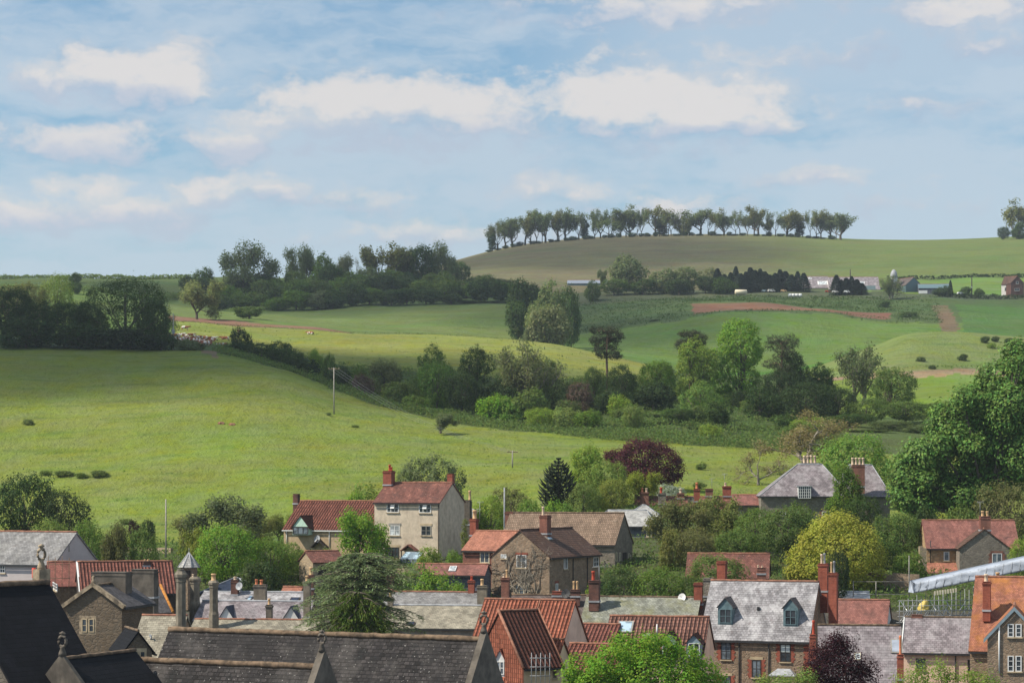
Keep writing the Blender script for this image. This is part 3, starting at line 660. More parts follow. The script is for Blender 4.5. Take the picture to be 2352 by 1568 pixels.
        return m.build('satellite_dish', mat, s.root)
    def aerial(s, x, yt, yb, d, w=.7, flip=1):
        a, b = s.lp(P(x, yb, d)), s.lp(P(x, yt, d)); m = MB(); m.tube([a, b], [.03, .025], 5); u = Vector((math.cos(s.r), math.sin(s.r), 0)) * flip
        m.tube([b - u * w * .5 + Vector((0, 0, -.08)), b + u * w * .7 + Vector((0, 0, -.04))], [.02, .02], 4); v = Vector((-u.y, u.x, 0))
        for i in range(6): q = b + u * (w * (-.4 + i * .2)) + Vector((0, 0, -.06)); m.tube([q - Vector((0, 0, .16)), q + Vector((0, 0, .16))], [.012, .012], 4)
        return m.build('aerial', 'steel', s.root)
def finial_mesh(m, c, h):
    """open ring on a tapering stem, with a leafy knob on top"""
    m.tube([c, c + Vector((0, 0, h * .12)), c + Vector((0, 0, h * .3)), c + Vector((0, 0, h * .36))], [h * .17, h * .15, h * .085, h * .12], 8)
    N = 14; rr = h * .19; cc = c + Vector((0, 0, h * .58))
    loop = [cc + Vector((math.cos(2 * math.pi * i / N) * rr, 0, math.sin(2 * math.pi * i / N) * rr * 1.15)) for i in range(N + 1)]
    m.tube(loop, [h * .065] * (N + 1), 6, True, False)
    m.tube([cc + Vector((0, 0, rr)), cc + Vector((0, 0, rr + h * .1)), cc + Vector((0, 0, rr + h * .14)), cc + Vector((0, 0, rr + h * .22))], [h * .05, h * .06, h * .11, h * .03], 7)
    for sgn in (-1, 1): m.tube([cc + Vector((sgn * rr * .2, 0, rr + h * .1)), cc + Vector((sgn * h * .13, 0, rr + h * .15))], [h * .04, h * .045], 5)
def parapet(H, side='R', up=.7, th=.42, top_x=None, fin=None, finh=1.6, mat='coping'):
    """raised gable coping with a finial standing at its top"""
    W, D, h, rs, k = H.W, H.D, H.h, H.rise, H.k; m = MB()
    def prism(pts_f, off):
        pass
    if side in 'RL':
        x0, x1 = (W - th * .4, W + th * .6) if side == 'R' else (-th * .6, th * .4)
        ya, yb, zt, zb = -.35, D + .35, h + rs + up + .2, h - .35 * k + up * .8
        pr = [(ya, -.2 + h - 1.2), (yb, h - 1.4), (yb, zb), (D / 2, zt), (ya, zb)]
        f = [(x1, y, z) for y, z in pr]; g = [(x0, y, z) for y, z in pr]
        c = Vector(((x0 + x1) / 2, D / 2, zt - .12))
    else:
        y0, y1 = -th * .6, th * .4; xa, xb, zt, zb = -.35, W + .35, h + rs + up + .2, h - .35 * k + up * .8
        pr = [(xa, h - 1.4), (xb, h - 1.4), (xb, zb), (W / 2, zt), (xa, zb)]
        f = [(x, y0, z) for x, z in pr]; g = [(x, y1, z) for x, z in pr]; c = Vector((W / 2, (y0 + y1) / 2, zt - .12))
    m.poly(f); m.poly(g[::-1])
    for i in range(5): j = (i + 1) % 5; m.poly([f[j], f[i], g[i], g[j]])
    o = m.build('gable_parapet', mat, H.root)
    if fin: m = MB(); finial_mesh(m, c, finh); m.build('finial', 'ashlar_dark' if mat != 'coping' else 'coping', o)
    return o

# --- foreground: long dark slate roofs of the school range
X = House('slate_hall', 'long dark slate roof spanning the foreground, ring finial on its right gable', 'hall', 392, 1110, 0, 1450, 158, 25, 9.4, 'slate_dark', 'stone_dark', rise=6.2, ridge=True, rmat='ridge_stone', ridge_r=.2)
parapet(X, 'R', .5, fin=True, finh=1.35, mat='ashlar_dark')  # dark ashlar carries the shade of the right gable face
X.chimney(399, 432, 1311, 1505, 160, 'ashlar', [(406, 424, 1307, 'ashlar_dark')], shaft='oct', deep=3.2, label='tall blackened stone chimney stack')
Y = House('lower_slate_hall', 'lower dark slate roof along the bottom edge below the long one', 'hall', -60, 738, 0, 1506, 146, 25, 9.4, 'slate_dark', 'stone_dark', rise=6.2, ridge=True, rmat='ridge_stone', ridge_r=.2)
parapet(Y, 'R', .95, fin=True, finh=1.25, mat='ashlar_dark')  # end face in shade, done by the darker ashlar colour
Yg = House('slate_gable_wing', 'dark gabled wing with a pale stone coping and ring finial in the bottom left corner', 'wing', 84, 205, 1590, 1518, 134, 25, 7, 'slate_black', 'stone_dark', gf=True, rmat='ridge_stone')
parapet(Yg, 'F', .25, fin=True, finh=1.35, mat='ashlar_dark', th=.3)  # shade of the front face put into the dark ashlar
Z = House('steep_black_roof_hall', 'steep near-black roof at the left edge carrying a tall ring finial', 'hall', -90, 108, 0, 1352, 134, -52, 9.4, 'slate_black', 'stone_dark', rise=5.6, ridge=True, rmat='ridge_stone', ridge_r=.18)
fp = Z.lp(P(95, 1326, 141.5)); m = MB(); m.box(fp.x - .55, fp.x + .55, fp.y - .4, fp.y + .4, fp.z - 2.2, fp.z - .5); m.box(fp.x - .42, fp.x + .42, fp.y - .3, fp.y + .3, fp.z - .5, fp.z + .5)
pb = m.build('finial_base', 'coping', Z.root); m = MB(); finial_mesh(m, fp + Vector((0, 0, .5)), 1.5); m.build('finial', 'coping', pb)

# --- stone school house with the massive chimney stacks
AAh = House('gabled_stone_house', 'tan stone house with a coped gable, twin lancet window and huge blank chimney stacks', 'house', 152, 280, 1391, 1348, 196, 14, 6.5, 'slate_charcoal', 'stone_dim', gf=True, rmat='ridge_stone')
m = MB(); W_, h_, r_ = AAh.W, AAh.h, AAh.rise
m.slab([(-.35, -.32, h_ + .1), (-.35, .1, h_ + .1), (W_ / 2, .1, h_ + r_ + .42), (W_ / 2, -.32, h_ + r_ + .42)][::-1], Vector((-AAh.k, 0, 1)), .3)
m.slab([(W_ / 2, -.32, h_ + r_ + .42), (W_ / 2, .1, h_ + r_ + .42), (W_ + .35, .1, h_ + .1), (W_ + .35, -.32, h_ + .1)][::-1], Vector((AAh.k, 0, 1)), .3)
m.lathe((W_ / 2, -.1, h_ + r_ + .35), [(.2, 0), (.16, .2), (.08, .3), (.16, .45), (.05, .6)], 7); m.build('coping', 'coping', AAh.root)
AAh.patch('F', 182, 1413, 221, 1456, 'coping', 'window_surround', .01)
for a in (188, 204): AAh.window('F', a, 1420, a + 12, 1451, 1, 2, 'stone_dress', sill=None)
AAh.chimney(211, 302, 1313, 1400, 199.5, 'ashlar_dark', ratio=.45, corbel=1, deep=3)
AAh.chimney(302, 363, 1307, 1372, 210, 'ashlar_dark', ratio=.5, corbel=1, deep=4)
SD = House('charcoal_slate_house', 'small charcoal slate roof with an orange mossy verge beside the blank chimney stacks', 'house', 300, 394, 1408, 1349, 214, -22, 9, 'slate_charcoal', 'stone_brown', rmat='ridge_stone')
m = MB(); k_ = SD.k; m.tube([(SD.W + .08, -.3, SD.h - .1 + .14), (SD.W + .08, SD.D / 2, SD.zr + .05)], [.14, .14], 6); m.build('mossy_verge', plain('moss_orange', (.38, .16, .035), .4, 3, .95), SD.root)
for vx in (331, 357):
    q = SD.ray('S', vx, 1392); MB().tube([q, q + Vector((0, 0, .45)), q + Vector((0, -.12, .55))], [.06, .06, .07], 6).build('vent_pipe', 'lead', SD.root)
TN = House('tan_slate_house', 'sunlit tan slate roof behind the little lancet gable', 'house', 296, 396, 1516, 1416, 190, 6, 9, 'slate_tan', 'stone_brown', rmat='ridge_red')
q = TN.ray('S', 347, 1468); MB().tube([q, q + Vector((0, 0, .3)), q + Vector((0, -.25, .35))], [.08, .09, .11], 7).build('vent_cowl', 'lead', TN.root)
LG = House('lancet_gable_bay', 'little stone gable with a double lancet window at the foot of the tan slate roof', 'bay', 286, 349, 1494, 1452, 184, -20, 5, 'slate_black', 'stone_dim', gf=True, rmat='ridge_stone')
LG.patch('F', 297, 1488, 337, 1526, 'stone_dress', 'window_surround', .01)
for a in (305, 321): LG.window('F', a, 1494, a + 13, 1524, 1, 1, 'stone_dress', sill=None)
# --- white hall, red pantile house, turret on the left
CC = House('white_rendered_hall', 'pale rendered hall with a grey slate roof at the left edge below the dark trees', 'hall', -120, 124, 1292, 1222, 252, 21, 8.6, 'slate_grey', 'render_mauve', gutter='iron')
CC.window('F', 0, 1297, 12, 1315, 2, 2, 'white'); CC.patch('R', 157, 1252, 160, 1266, 'timber_grey', 'slit_vent')
BB = House('red_pantile_house', 'house with a faded red pantile roof and white verge beside the white hall', 'house', 187, 404, 1362, 1293, 238, -15, 7.4, 'pantile_red', 'timber_dark', gutter='iron')
m = MB(); m.slab([(-.22, -.35, BB.h - .2), (-.05, -.35, BB.h - .2), (-.05, BB.D / 2, BB.zr + .06), (-.22, BB.D / 2, BB.zr + .06)], Vector((0, -BB.k, 1)), .2); m.build('verge_board', 'white', BB.root)
BB.chimney(327, 345, 1288, 1300, 243, 'brick_dark', [(330, 335, 1284), (338, 343, 1284)], corbel=1)
BL = House('dim_tile_house', 'low dark-tiled house tucked in shade beside the red pantile roof', 'house', 116, 178, 1345, 1293, 243, -15, 7, 'tile_dim', 'timber', gutter=None)
BL.window('L', 122, 1338, 132, 1354, 2, 2)
TU = empty('octagonal_turret', ground(434, 262), 0, 'small turret with a pale pointed lead-edged roof beside the bright green tree', 'turret')
z0 = TU.location.z; zE, zT = P(434, 1301, 262).z - z0, P(432, 1268, 262).z - z0; rw = 26 * 262 / F
MB().lathe((0, 0, 0), [(rw * .74, 0), (rw * .74, zE)], 8, False).build('wall', 'stone_brown', TU)
tr = MB(); pts = [Vector((math.cos(math.pi / 8 + i * math.pi / 4) * rw * 1.02, math.sin(math.pi / 8 + i * math.pi / 4) * rw * 1.02, zE - .05)) for i in range(8)]
for i in range(8): tr.poly([pts[i], pts[(i + 1) % 8], (0, 0, zT)])
tr.poly(pts[::-1]); rf = tr.build('roof', 'slate_light', TU)
m = MB(); [m.tube([p, (0, 0, zT)], [.07, .06], 5) for p in pts]; m.tube([(0, 0, zT - .1), (0, 0, zT + .5)], [.05, .02], 5); m.build('lead_hips', 'lead', rf)
m = MB(); [m.box(-.3 + q * 0, .3, -rw * .77, -rw * .7, zE - 1.2, zE - .35) for q in (0,)]; m.build('louvre', 'timber_dark', TU)

# --- slate terraces in the middle
VU = House('pale_slate_terrace', 'narrow strip of pale slate roof furthest back in the slate terraces, left of the cedar', 'terrace', 452, 705, 1388, 1361, 250, 8, 6.5, 'slate_pale', 'stone_grey', rmat='lead')
VU.skylight(570, 578, 1369, 1380); VU.skylight(666, 688, 1373, 1382, 'panel', 'timber_dark')
VU.chimney(531, 549, 1331, 1366, 252, 'brick_dark', [(536, 545, 1324, 'pot_cream')], corbel=1); VU.dish(549, 1345, 250.5, .42)
VU.chimney(583, 613, 1342, 1381, 249, 'ashlar', [(585, 593, 1330, 'pot_orange'), (596, 605, 1331, 'pot_orange')], ratio=.6)
VL = House('lilac_slate_terrace', 'lilac slate roof with two small white gablets, left of the cedar', 'terrace', 446, 702, 1424, 1382, 241, 8, 7, 'slate_purple', 'stone_grey', rmat='lead')
for a, b, c in ((503, 537, 0), (651, 686, 0)): VL.dormer(a, b, 1421, 1419, 1392, 'white', 'slate_blue', name='gablet', ov=.25)
VL.chimney(611, 626, 1388, 1424, 236, 'ashlar_dark', [(614.5, 622, 1374)], corbel=2)
VL.chimney(697, 714, 1334, 1418, 237, 'ashlar', [(701, 709, 1322)]); VL.chimney(708, 722, 1320, 1352, 246, 'brick_dark', [(710, 719, 1302)])
VL.chimney(435, 461, 1324, 1390, 244, 'ashlar', [(440, 446, 1318, 'pot_cream')], ratio=.7, shaft='oct', deep=2)
VT = House('buff_slate_terrace', 'buff slate roof with a red ridge just above the long dark roof', 'terrace', 424, 712, 1476, 1424, 229, 8, 8, 'slate_tan', 'stone_grey', rmat='ridge_red')
VT.chimney(479, 503, 1332, 1438, 231, 'ashlar', [(484, 497, 1317, 'pot_buff')], shaft='oct', deep=1.5)
BT = House('blue_slate_hip_roof', 'dark blue-grey hipped roof behind the slate terraces under the bright green tree', 'house', 460, 578, 1362, 1330, 262, 4, 7, 'slate_blue', 'stone_grey', hipL=3.0, hipR=2.0, rmat='lead')
UU = House('grey_slate_row', 'grey slate roof with an orange ridge right of the cedar', 'terrace', 878, 1092, 1396, 1361, 241, 9, 6.6, 'slate_grey', 'brick', rmat='ridge_red')
UU.chimney(1075, 1091, 1332, 1368, 243, 'brick_bright', [(1080, 1087, 1323, 'pot_red')]); UU.chimney(889, 906, 1321, 1384, 245, 'brick_dark')
UU.chimney(1096, 1120, 1344, 1395, 238, 'ashlar', [(1103, 1112, 1329, 'pot_buff')], ratio=.7); UU.chimney(1151, 1171, 1326, 1374, 246, 'brick', [(1154, 1160, 1318, 'pot_cream'), (1161, 1168, 1308, 'pot_buff')])
UL = House('buff_slate_row', 'long buff slate roof with a pale lead ridge right of the cedar', 'terrace', 880, 1099, 1441, 1392, 229, 9, 8, 'slate_tan', 'stone_grey', rmat='lead', gutter='iron')
UL.patch('F', 880, 1446, 1098, 1462, 'timber_grey', 'fascia'); UL.skylight(933, 953, 1429, 1436, 'panel', 'timber_dark')
UL.chimney(890, 904, 1370, 1396, 233, 'ashlar', [(893, 901, 1353, 'pot_buff')])
T_ = House('brown_slate_row', 'low brown slate roof running behind the orange pantile gable', 'terrace', 1164, 1352, 1440, 1368, 243, 8, 9, 'slate_brown', 'stone_grey', rmat='ridge_stone')
T_.chimney(1311, 1333, 1353, 1370, 245, 'brick_dark', [(1315, 1321, 1334), (1323, 1329, 1334)], ratio=.6); T_.chimney(1268, 1297, 1357, 1369, 246, 'brick_bright', [(1284, 1287, 1353, 'pot_cream')], ratio=.5, corbel=1); T_.dish(1299, 1362, 245, .5, 'iron')
S_ = House('mossy_slate_row', 'long mossy pale slate roof with a blackened chimney at its left end', 'terrace', 1334, 1596, 1434, 1372, 236, 11, 8.4, 'slate_moss', 'stone_grey', rmat='ridge_stone')
S_.chimney(1352, 1379, 1332, 1381, 238, 'brick_dark', [(1358, 1367, 1311, 'pot_red')], label='sooty brick chimney with a tall red pot'); S_.aerial(1376, 1300, 1340, 238, 1.4)
S_.dish(1566, 1371, 238, .42, 'white')
SM = House('mossy_tile_lean_to', 'small dark mossy roof squeezed between the long slate roof and the dormer house', 'outbuilding', 1590, 1640, 1424, 1384, 236, 11, 6, 'tile_brown', 'stone_grey', rmat='ridge_stone')
SM.chimney(1593, 1615, 1338, 1388, 238, 'brick_bright'); SM.chimney(1615, 1639, 1327, 1370, 243, 'stone_grey', ratio=.8)
# --- pantile group in the foreground middle
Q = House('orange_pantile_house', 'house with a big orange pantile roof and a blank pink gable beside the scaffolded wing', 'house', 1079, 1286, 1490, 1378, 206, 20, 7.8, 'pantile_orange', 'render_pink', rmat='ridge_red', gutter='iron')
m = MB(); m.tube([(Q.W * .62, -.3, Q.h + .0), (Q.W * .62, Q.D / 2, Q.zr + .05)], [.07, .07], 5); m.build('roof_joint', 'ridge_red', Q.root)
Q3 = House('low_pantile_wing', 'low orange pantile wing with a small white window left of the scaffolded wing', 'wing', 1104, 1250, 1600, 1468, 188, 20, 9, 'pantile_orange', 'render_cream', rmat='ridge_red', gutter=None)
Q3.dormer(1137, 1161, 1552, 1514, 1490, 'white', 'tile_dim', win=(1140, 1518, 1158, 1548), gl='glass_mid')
Q2 = House('dark_pantile_wing', 'wing with a dark shaded pantile roof and cream wall behind scaffold tubes', 'wing', 1203, 1289, 1530, 1406, 186, -27, 8.2, 'pantile_dark', 'render_cream', rmat='ridge_red', gutter='iron')  # orange pantile darkened in colour, as shade on the slope turned from the sun
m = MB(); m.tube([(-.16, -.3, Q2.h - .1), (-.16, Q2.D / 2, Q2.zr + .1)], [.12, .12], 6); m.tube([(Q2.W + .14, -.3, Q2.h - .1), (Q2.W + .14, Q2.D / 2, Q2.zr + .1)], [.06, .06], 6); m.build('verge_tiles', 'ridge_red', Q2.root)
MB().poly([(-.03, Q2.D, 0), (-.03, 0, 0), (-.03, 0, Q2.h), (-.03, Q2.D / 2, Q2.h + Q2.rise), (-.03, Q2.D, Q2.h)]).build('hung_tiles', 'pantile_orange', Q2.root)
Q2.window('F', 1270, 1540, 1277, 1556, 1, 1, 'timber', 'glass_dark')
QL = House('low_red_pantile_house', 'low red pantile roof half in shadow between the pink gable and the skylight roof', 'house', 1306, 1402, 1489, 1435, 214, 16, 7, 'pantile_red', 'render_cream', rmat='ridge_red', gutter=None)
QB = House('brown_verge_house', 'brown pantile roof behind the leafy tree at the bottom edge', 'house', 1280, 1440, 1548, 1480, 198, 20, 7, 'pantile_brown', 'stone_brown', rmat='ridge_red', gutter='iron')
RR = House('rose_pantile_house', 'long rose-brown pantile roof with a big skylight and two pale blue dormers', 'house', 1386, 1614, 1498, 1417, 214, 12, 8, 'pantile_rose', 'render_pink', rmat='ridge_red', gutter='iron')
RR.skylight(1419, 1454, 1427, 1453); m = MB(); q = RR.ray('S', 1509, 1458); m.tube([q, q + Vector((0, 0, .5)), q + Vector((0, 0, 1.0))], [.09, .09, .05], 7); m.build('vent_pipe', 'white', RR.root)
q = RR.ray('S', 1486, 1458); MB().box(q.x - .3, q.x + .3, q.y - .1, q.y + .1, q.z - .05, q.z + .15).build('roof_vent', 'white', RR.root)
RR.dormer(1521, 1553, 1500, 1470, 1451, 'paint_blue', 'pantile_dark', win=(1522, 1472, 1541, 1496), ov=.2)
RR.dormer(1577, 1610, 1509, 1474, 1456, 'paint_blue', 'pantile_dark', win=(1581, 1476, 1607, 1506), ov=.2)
# --- the dormer house
K = House('dormer_stone_house', 'tall stone house with brick-edged sash windows and two grey dormers in its pale slate roof', 'house', 1610, 1857, 1463, 1335, 229, 19, 8.6, 'slate_pale', 'stone_brown', rmat='ridge_red', gutter='iron')
K.chimney(1646, 1671, 1288, 1342, 233.5, 'brick_bright', ratio=1.0, label='plain orange brick chimney'); K.chimney(1878, 1905, 1294, 1358, 231, 'brick_bright', [(1884, 1890, 1272, 'pot_cream'), (1891, 1897, 1270, 'steel')], deep=2)
K.chimney(1902, 1926, 1315, 1440, 229.5, 'brick_bright', [(1907, 1912, 1290, 'pot_buff'), (1913, 1919, 1288, 'steel')], deep=3, label='very tall brick chimney against the end wall')
for a, b in (((1649, 1683, 1433, 1392, 1372), (1653, 1398, 1680, 1430)), ((1799, 1833, 1437, 1394, 1374), (1803, 1400, 1829, 1434))):
    K.dormer(*a, 'paint_teal', 'slate_charcoal', win=b, frame='paint_teal', ov=.16)
for c in ((1656, 1474, 1679, 1514, 0.0), (1792, 1478, 1816, 1519, .4), (1727, 1514, 1748, 1555, 0.0), (1657, 1551, 1678, 1590, 0.0)):
    K.window('F', *c[:4], 2, 2, 'timber_dark', 'glass_mid' if c[4] == 0 else 'glass_dark', surround='brick_bright', lintel='stone_dress', blind=c[4] or (.0 if c[0] != 1656 else 0), bar=.03)
K.pipe('F', 1698, 1468, 1600); K.pipe('F', 1766, 1468, 1600)
m = MB(); zq = 0; m2 = MB()
while zq < K.h - .15: e = .12 if int(zq / .24) % 2 else 0; m.box(-.03, .35 + e, -.04, .0, zq, zq + .24); m2.box(K.W - .35 - e, K.W + .03, -.04, .0, zq, zq + .24); zq += .24
m2.build('quoins', 'brick_bright', K.root)
m.build('quoins', 'brick_bright', K.root)
q = K.ray('F', 1801, 1548); m = MB(); a = [(q.x - 1.25, 0, q.z), (q.x - 1.25, -1.1, q.z), (q.x + 1.25, -1.1, q.z), (q.x + 1.25, 0, q.z)]; tz = q.z + .55
m.poly([a[1], a[2], (q.x + .6, -.25, tz), (q.x - .6, -.25, tz)]); m.poly([a[0], a[1], (q.x - .6, -.25, tz), (q.x - .6, 0, tz)]); m.poly([a[2], a[3], (q.x + .6, 0, tz), (q.x + .6, -.25, tz)]); m.poly([(q.x - .6, -.25, tz), (q.x + .6, -.25, tz), (q.x + .6, 0, tz), (q.x - .6, 0, tz)]); m.box(q.x - 1.25, q.x + 1.25, -1.1, 0, q.z - .1, q.z)
by = m.build('bay_roof', 'lead', K.root); MB().box(q.x - 1.1, q.x + 1.1, -.95, 0, 0, q.z - .1).build('bay_wall', 'stone_dress', K.root)
q = K.ray('S', 1742, 1400); MB().box(q.x - .12, q.x + .12, q.y - .1, q.y + .12, q.z - .05, q.z + .3).build('roof_vent', 'iron', K.root)
# --- right hand neighbours
L_ = House('coral_tile_cottage', 'cottage with a coral red tiled roof and white gable right of the tall brick chimney', 'cottage', 1918, 2035, 1438, 1379, 253, 14, 6.6, 'tile_pink', 'render_white', rmat='ridge_red')
MB().tube([L_.lp(P(1992, 1380, 256)), L_.lp(P(1992, 1374, 256))], [.16, .13], 8).build('ridge_vent', 'pot_buff', L_.root)
M_ = House('lilac_slate_house', 'lilac slate roof with pale roof panels and a slim brick chimney, above the purple tree', 'house', 1884, 2074, 1590, 1438, 208, 6, 9.6, 'slate_purple', 'render_pink', rmat='ridge_stone')
M_.skylight(2046, 2073, 1468, 1500, 'tarp_white', 'timber_grey', name='roof_panel'); M_.skylight(1963, 1977, 1500, 1516, 'glass_pale', 'cream')
M_.chimney(2060, 2076, 1502, 1560, 206, 'brick_bright', [(2064.5, 2071.5, 1459, 'pot_orange')], corbel=1); M_.chimney(1859, 1874, 1456, 1520, 210, 'brick_bright', [(1865, 1872, 1424, 'pot_red')], corbel=1)
N_ = House('purple_slate_house', 'house with a broad purple-grey slate roof and pinkish wall left of the orange lichen roof', 'house', 2073, 2236, 1496, 1419, 222, 13, 8.4, 'slate_purple', 'render_pink', rmat='ridge_stone')
N_.window('F', 2104, 1511, 2125, 1536, 2, 1, 'timber_dark', 'glass_mid'); N_.window('F', 2223, 1514, 2233, 1544, 1, 2, 'timber_dark'); N_.pipe('F', 2195, 1500, 1560)
N_.chimney(2093, 2120, 1411, 1424, 226, 'brick', ratio=.6, corbel=1)
m = MB(); m.tube([(-.1, -.3, N_.h), (-.1, N_.D / 2, N_.zr)], [.07, .07], 5); m.build('verge_flashing', 'white', N_.root)
O_ = House('lichen_roof_house', 'large brown stone house with an orange lichen-covered tile roof at the right edge', 'house', 2228, 2440, 1489, 1327, 209, 17, 10.4, 'tile_lichen', 'stone_brown', rmat='ridge_red')
O_.chimney(2256, 2277, 1335, 1402, 210.5, 'brick_bright', [(2260, 2270, 1318, 'pot_cream')], label='dark red chimney with corbelled top', ratio=.9)
O_.chimney(2284, 2300, 1332, 1340, 216, 'brick', [(2286, 2297, 1314, 'pot_buff')], corbel=1); O_.window('F', 2269, 1505, 2281, 1546, 1, 2, 'white', 'glass_pale', name='door')
Og = House('lichen_house_gable_wing', 'brown stone gable wing with pale bargeboards and paired sash windows at the right edge', 'wing', 2268, 2392, 1460, 1395, 205, 12, 5, 'tile_lichen', 'stone_brown', gf=True, rmat='ridge_red', ov=.3)
m = MB(); W_, h_, r_, k_ = Og.W, Og.h, Og.rise, Og.k
for sg in (0, 1):
    fx = (lambda v: v) if not sg else (lambda v: W_ - v)
    m.slab([(fx(-.32), -.22, h_ - .32 * k_ + .1), (fx(W_ / 2), -.22, h_ + r_ + .1), (fx(W_ / 2), -.22, h_ + r_ - .25), (fx(-.32), -.22, h_ - .32 * k_ - .22)], Vector((0, -1, 0)), .06)
m.build('bargeboard', 'paint_blue', Og.root)
for yy in (1432, 1505):
    for a in (2315, 2333): Og.window('F', a, yy, a + 13, yy + (30 if yy < 1500 else 36), 1, 3, 'white', 'glass_dark')
Og.pipe('F', 2295, 1432, 1545, 'white', .07)
# --- red house up the slope
J = House('red_tile_house', 'stone house with a rose-red tiled roof, orange lean-to and conservatory below the giant tree', 'house', 2129, 2340, 1257, 1197, 284, 2, 7.2, 'tile_pink', 'stone_gold', rmat='ridge_red')
J.window('F', 2168, 1266, 2180, 1287, 1, 1, 'white', 'glass_mid'); J.pipe('F', 2137, 1240, 1292)
q0, q1 = J.ray('F', 2129, 1294), J.ray('F', 2201, 1294); m = MB(); m.slab([(q0.x - .2, -2.2, q0.z - 1.0), (q1.x, -2.2, q0.z - 1.0), (q1.x, 0, q0.z + .15), (q0.x - .2, 0, q0.z + .15)], Vector((0, -1.15, 2.2)), .12); m.build('lean_to_roof', 'tile_orange', J.root)
m = MB(); m.box(q0.x, q1.x + 3, -2.0, 0, 0, q0.z - 1.05); cv = m.build('conservatory', 'white', J.root)
for i in range(6): u = q0.x + .3 + i * .95; MB().box(u, u + .7, -2.03, -1.99, max(.2, q0.z - 2.2), q0.z - 1.3).build('conservatory_pane', 'glass_mid', cv)
Jg = House('red_house_gable_wing', 'stone gable wing with a white window in a brick surround on the rose-red tiled house', 'wing', 2204, 2319, 1259, 1216, 281, 2, 3.6, 'tile_brown', 'stone_grey', gf=True, rmat='ridge_red', ov=.25)
Jg.chimney(2250, 2274, 1185, 1218, 282, 'brick', [(2253, 2261, 1173, 'pot_buff'), (2264, 2271, 1174, 'pot_buff')], corbel=1); Jg.window('F', 2279, 1270, 2301, 1297, 2, 1, 'white', 'glass_mid', surround='brick', lintel='brick'); Jg.aerial(2251, 1152, 1185, 284)
# --- grey hipped house among trees
I1 = House('hipped_slate_house', 'stone house with a silvery hipped slate roof, white dormer and a row of yellow pots', 'house', 1748, 1950, 1137, 1068, 336, 3, 9.5, 'slate_purple', 'stone_grey', hipL=5.4, hipR=3.4, rmat='lead')
I1.dormer(1833, 1863, 1141, 1117, 1113, 'white', 'lead', win=(1834, 1116, 1862, 1144), cols=6, rows=4, gl='glass_dark', flat=True)
I1.chimney(1838, 1878, 1063, 1070, 341, 'brick_dark', [(1844 + i * 8, 1851 + i * 8, 1046, 'pot_cream') for i in range(4)], ratio=.4, corbel=1)
I1.window('F', 1792, 1172, 1805, 1184, 2, 2, surround='brick'); I1.window('F', 1888, 1174, 1907, 1186, 2, 2, surround='brick')
I2 = House('slate_house_rear_block', 'right hand hipped slate block with a red brick chimney, half hidden by the ivy-clad tree', 'house', 1920, 2044, 1138, 1070, 339, 3, 8.5, 'slate_purple', 'stone_grey', hipL=2.2, hipR=2.1, rmat='lead')
I2.chimney(1956, 1986, 1067, 1118, 338, 'brick', [(1955 + i * 8, 1962 + i * 8, 1051, 'pot_cream') for i in range(4)], ratio=.5, corbel=1)
# --- long red terrace behind the shrubs
H_ = House('brown_red_terrace', 'long brown-red roof with many odd chimneys peeping over the shrubs below the copper beech', 'terrace', 1458, 1690, 1178, 1142, 346, 4, 8, 'tile_red', 'stone_grey', rmat='ridge_red')
H_.chimney(1469, 1491, 1130, 1163, 342, 'brick', [(1472, 1478, 1120, 'pot_orange'), (1482, 1488, 1121, 'pot_cream')]); H_.chimney(1511, 1530, 1132, 1158, 344, 'stone_grey', [(1515, 1522, 1119, 'pot_red')])
H_.chimney(1555, 1572, 1132, 1145, 349, 'brick', [(1560, 1567, 1122, 'pot_cream')]); H_.chimney(1593, 1608, 1122, 1152, 345, 'brick_bright', [(1597, 1604, 1108, 'pot_orange')])
H_.chimney(1620, 1638, 1122, 1140, 349, 'brick'); H_.chimney(1659, 1680, 1116, 1140, 349, 'brick_bright', [(1663, 1669, 1108, 'pot_cream')]); H_.aerial(1664, 1088, 1116, 349); H_.aerial(1635, 1098, 1122, 349)
H_.dish(1587, 1147, 344, .5, 'iron')
H2 = House('short_red_tile_house', 'short red tiled roof left of the hipped slate house', 'house', 1684, 1748, 1160, 1138, 342, 4, 7, 'tile_pink', 'stone_grey', rmat='ridge_red')
G2 = House('pale_hip_cottage', 'small pale grey hipped roof behind the black-clad house', 'cottage', 1438, 1514, 1186, 1162, 328, 6, 6, 'slate_light', 'brick', hipL=2, hipR=2, rmat='lead')
G_ = House('black_clad_house', 'house clad in blue-black boards with a light slate hipped roof and solar panel', 'house', 1352, 1503, 1208, 1174, 313, 9, 8.5, 'slate_light', 'cladding', hipL=2, hipR=1.4, rmat='lead')
G_.window('F', 1485, 1211, 1496, 1232, 1, 2, 'cream'); G_.skylight(1385, 1422, 1177, 1181, 'panel', 'steel', name='solar_panel'); 
q = G_.ray('F', 1478, 1252); m = MB(); m.slab([(q.x - 1.6, -.9, q.z - .5), (q.x + 1.5, -.9, q.z - .5), (q.x + 1.5, 0, q.z + .25), (q.x - 1.6, 0, q.z + .25)], Vector((0, -.75, .9)), .1); m.build('pent_roof', 'slate_light', G_.root)
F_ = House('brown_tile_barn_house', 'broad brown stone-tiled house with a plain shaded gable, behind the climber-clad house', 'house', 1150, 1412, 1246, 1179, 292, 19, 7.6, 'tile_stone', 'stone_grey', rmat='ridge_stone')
for a, y0 in ((1414, 1268), (1422, 1268), (1443, 1270), (1448, 1270)): F_.window('R', a, y0, a + 3, y0 + 20, 1, 1, 'cream', 'glass_dark', sill=None)
F_.patch('R', 1430, 1268, 1439, 1300, 'timber_dark', 'doorway'); F_.chimney(1160, 1184, 1175, 1214, 296, 'brick', corbel=2)
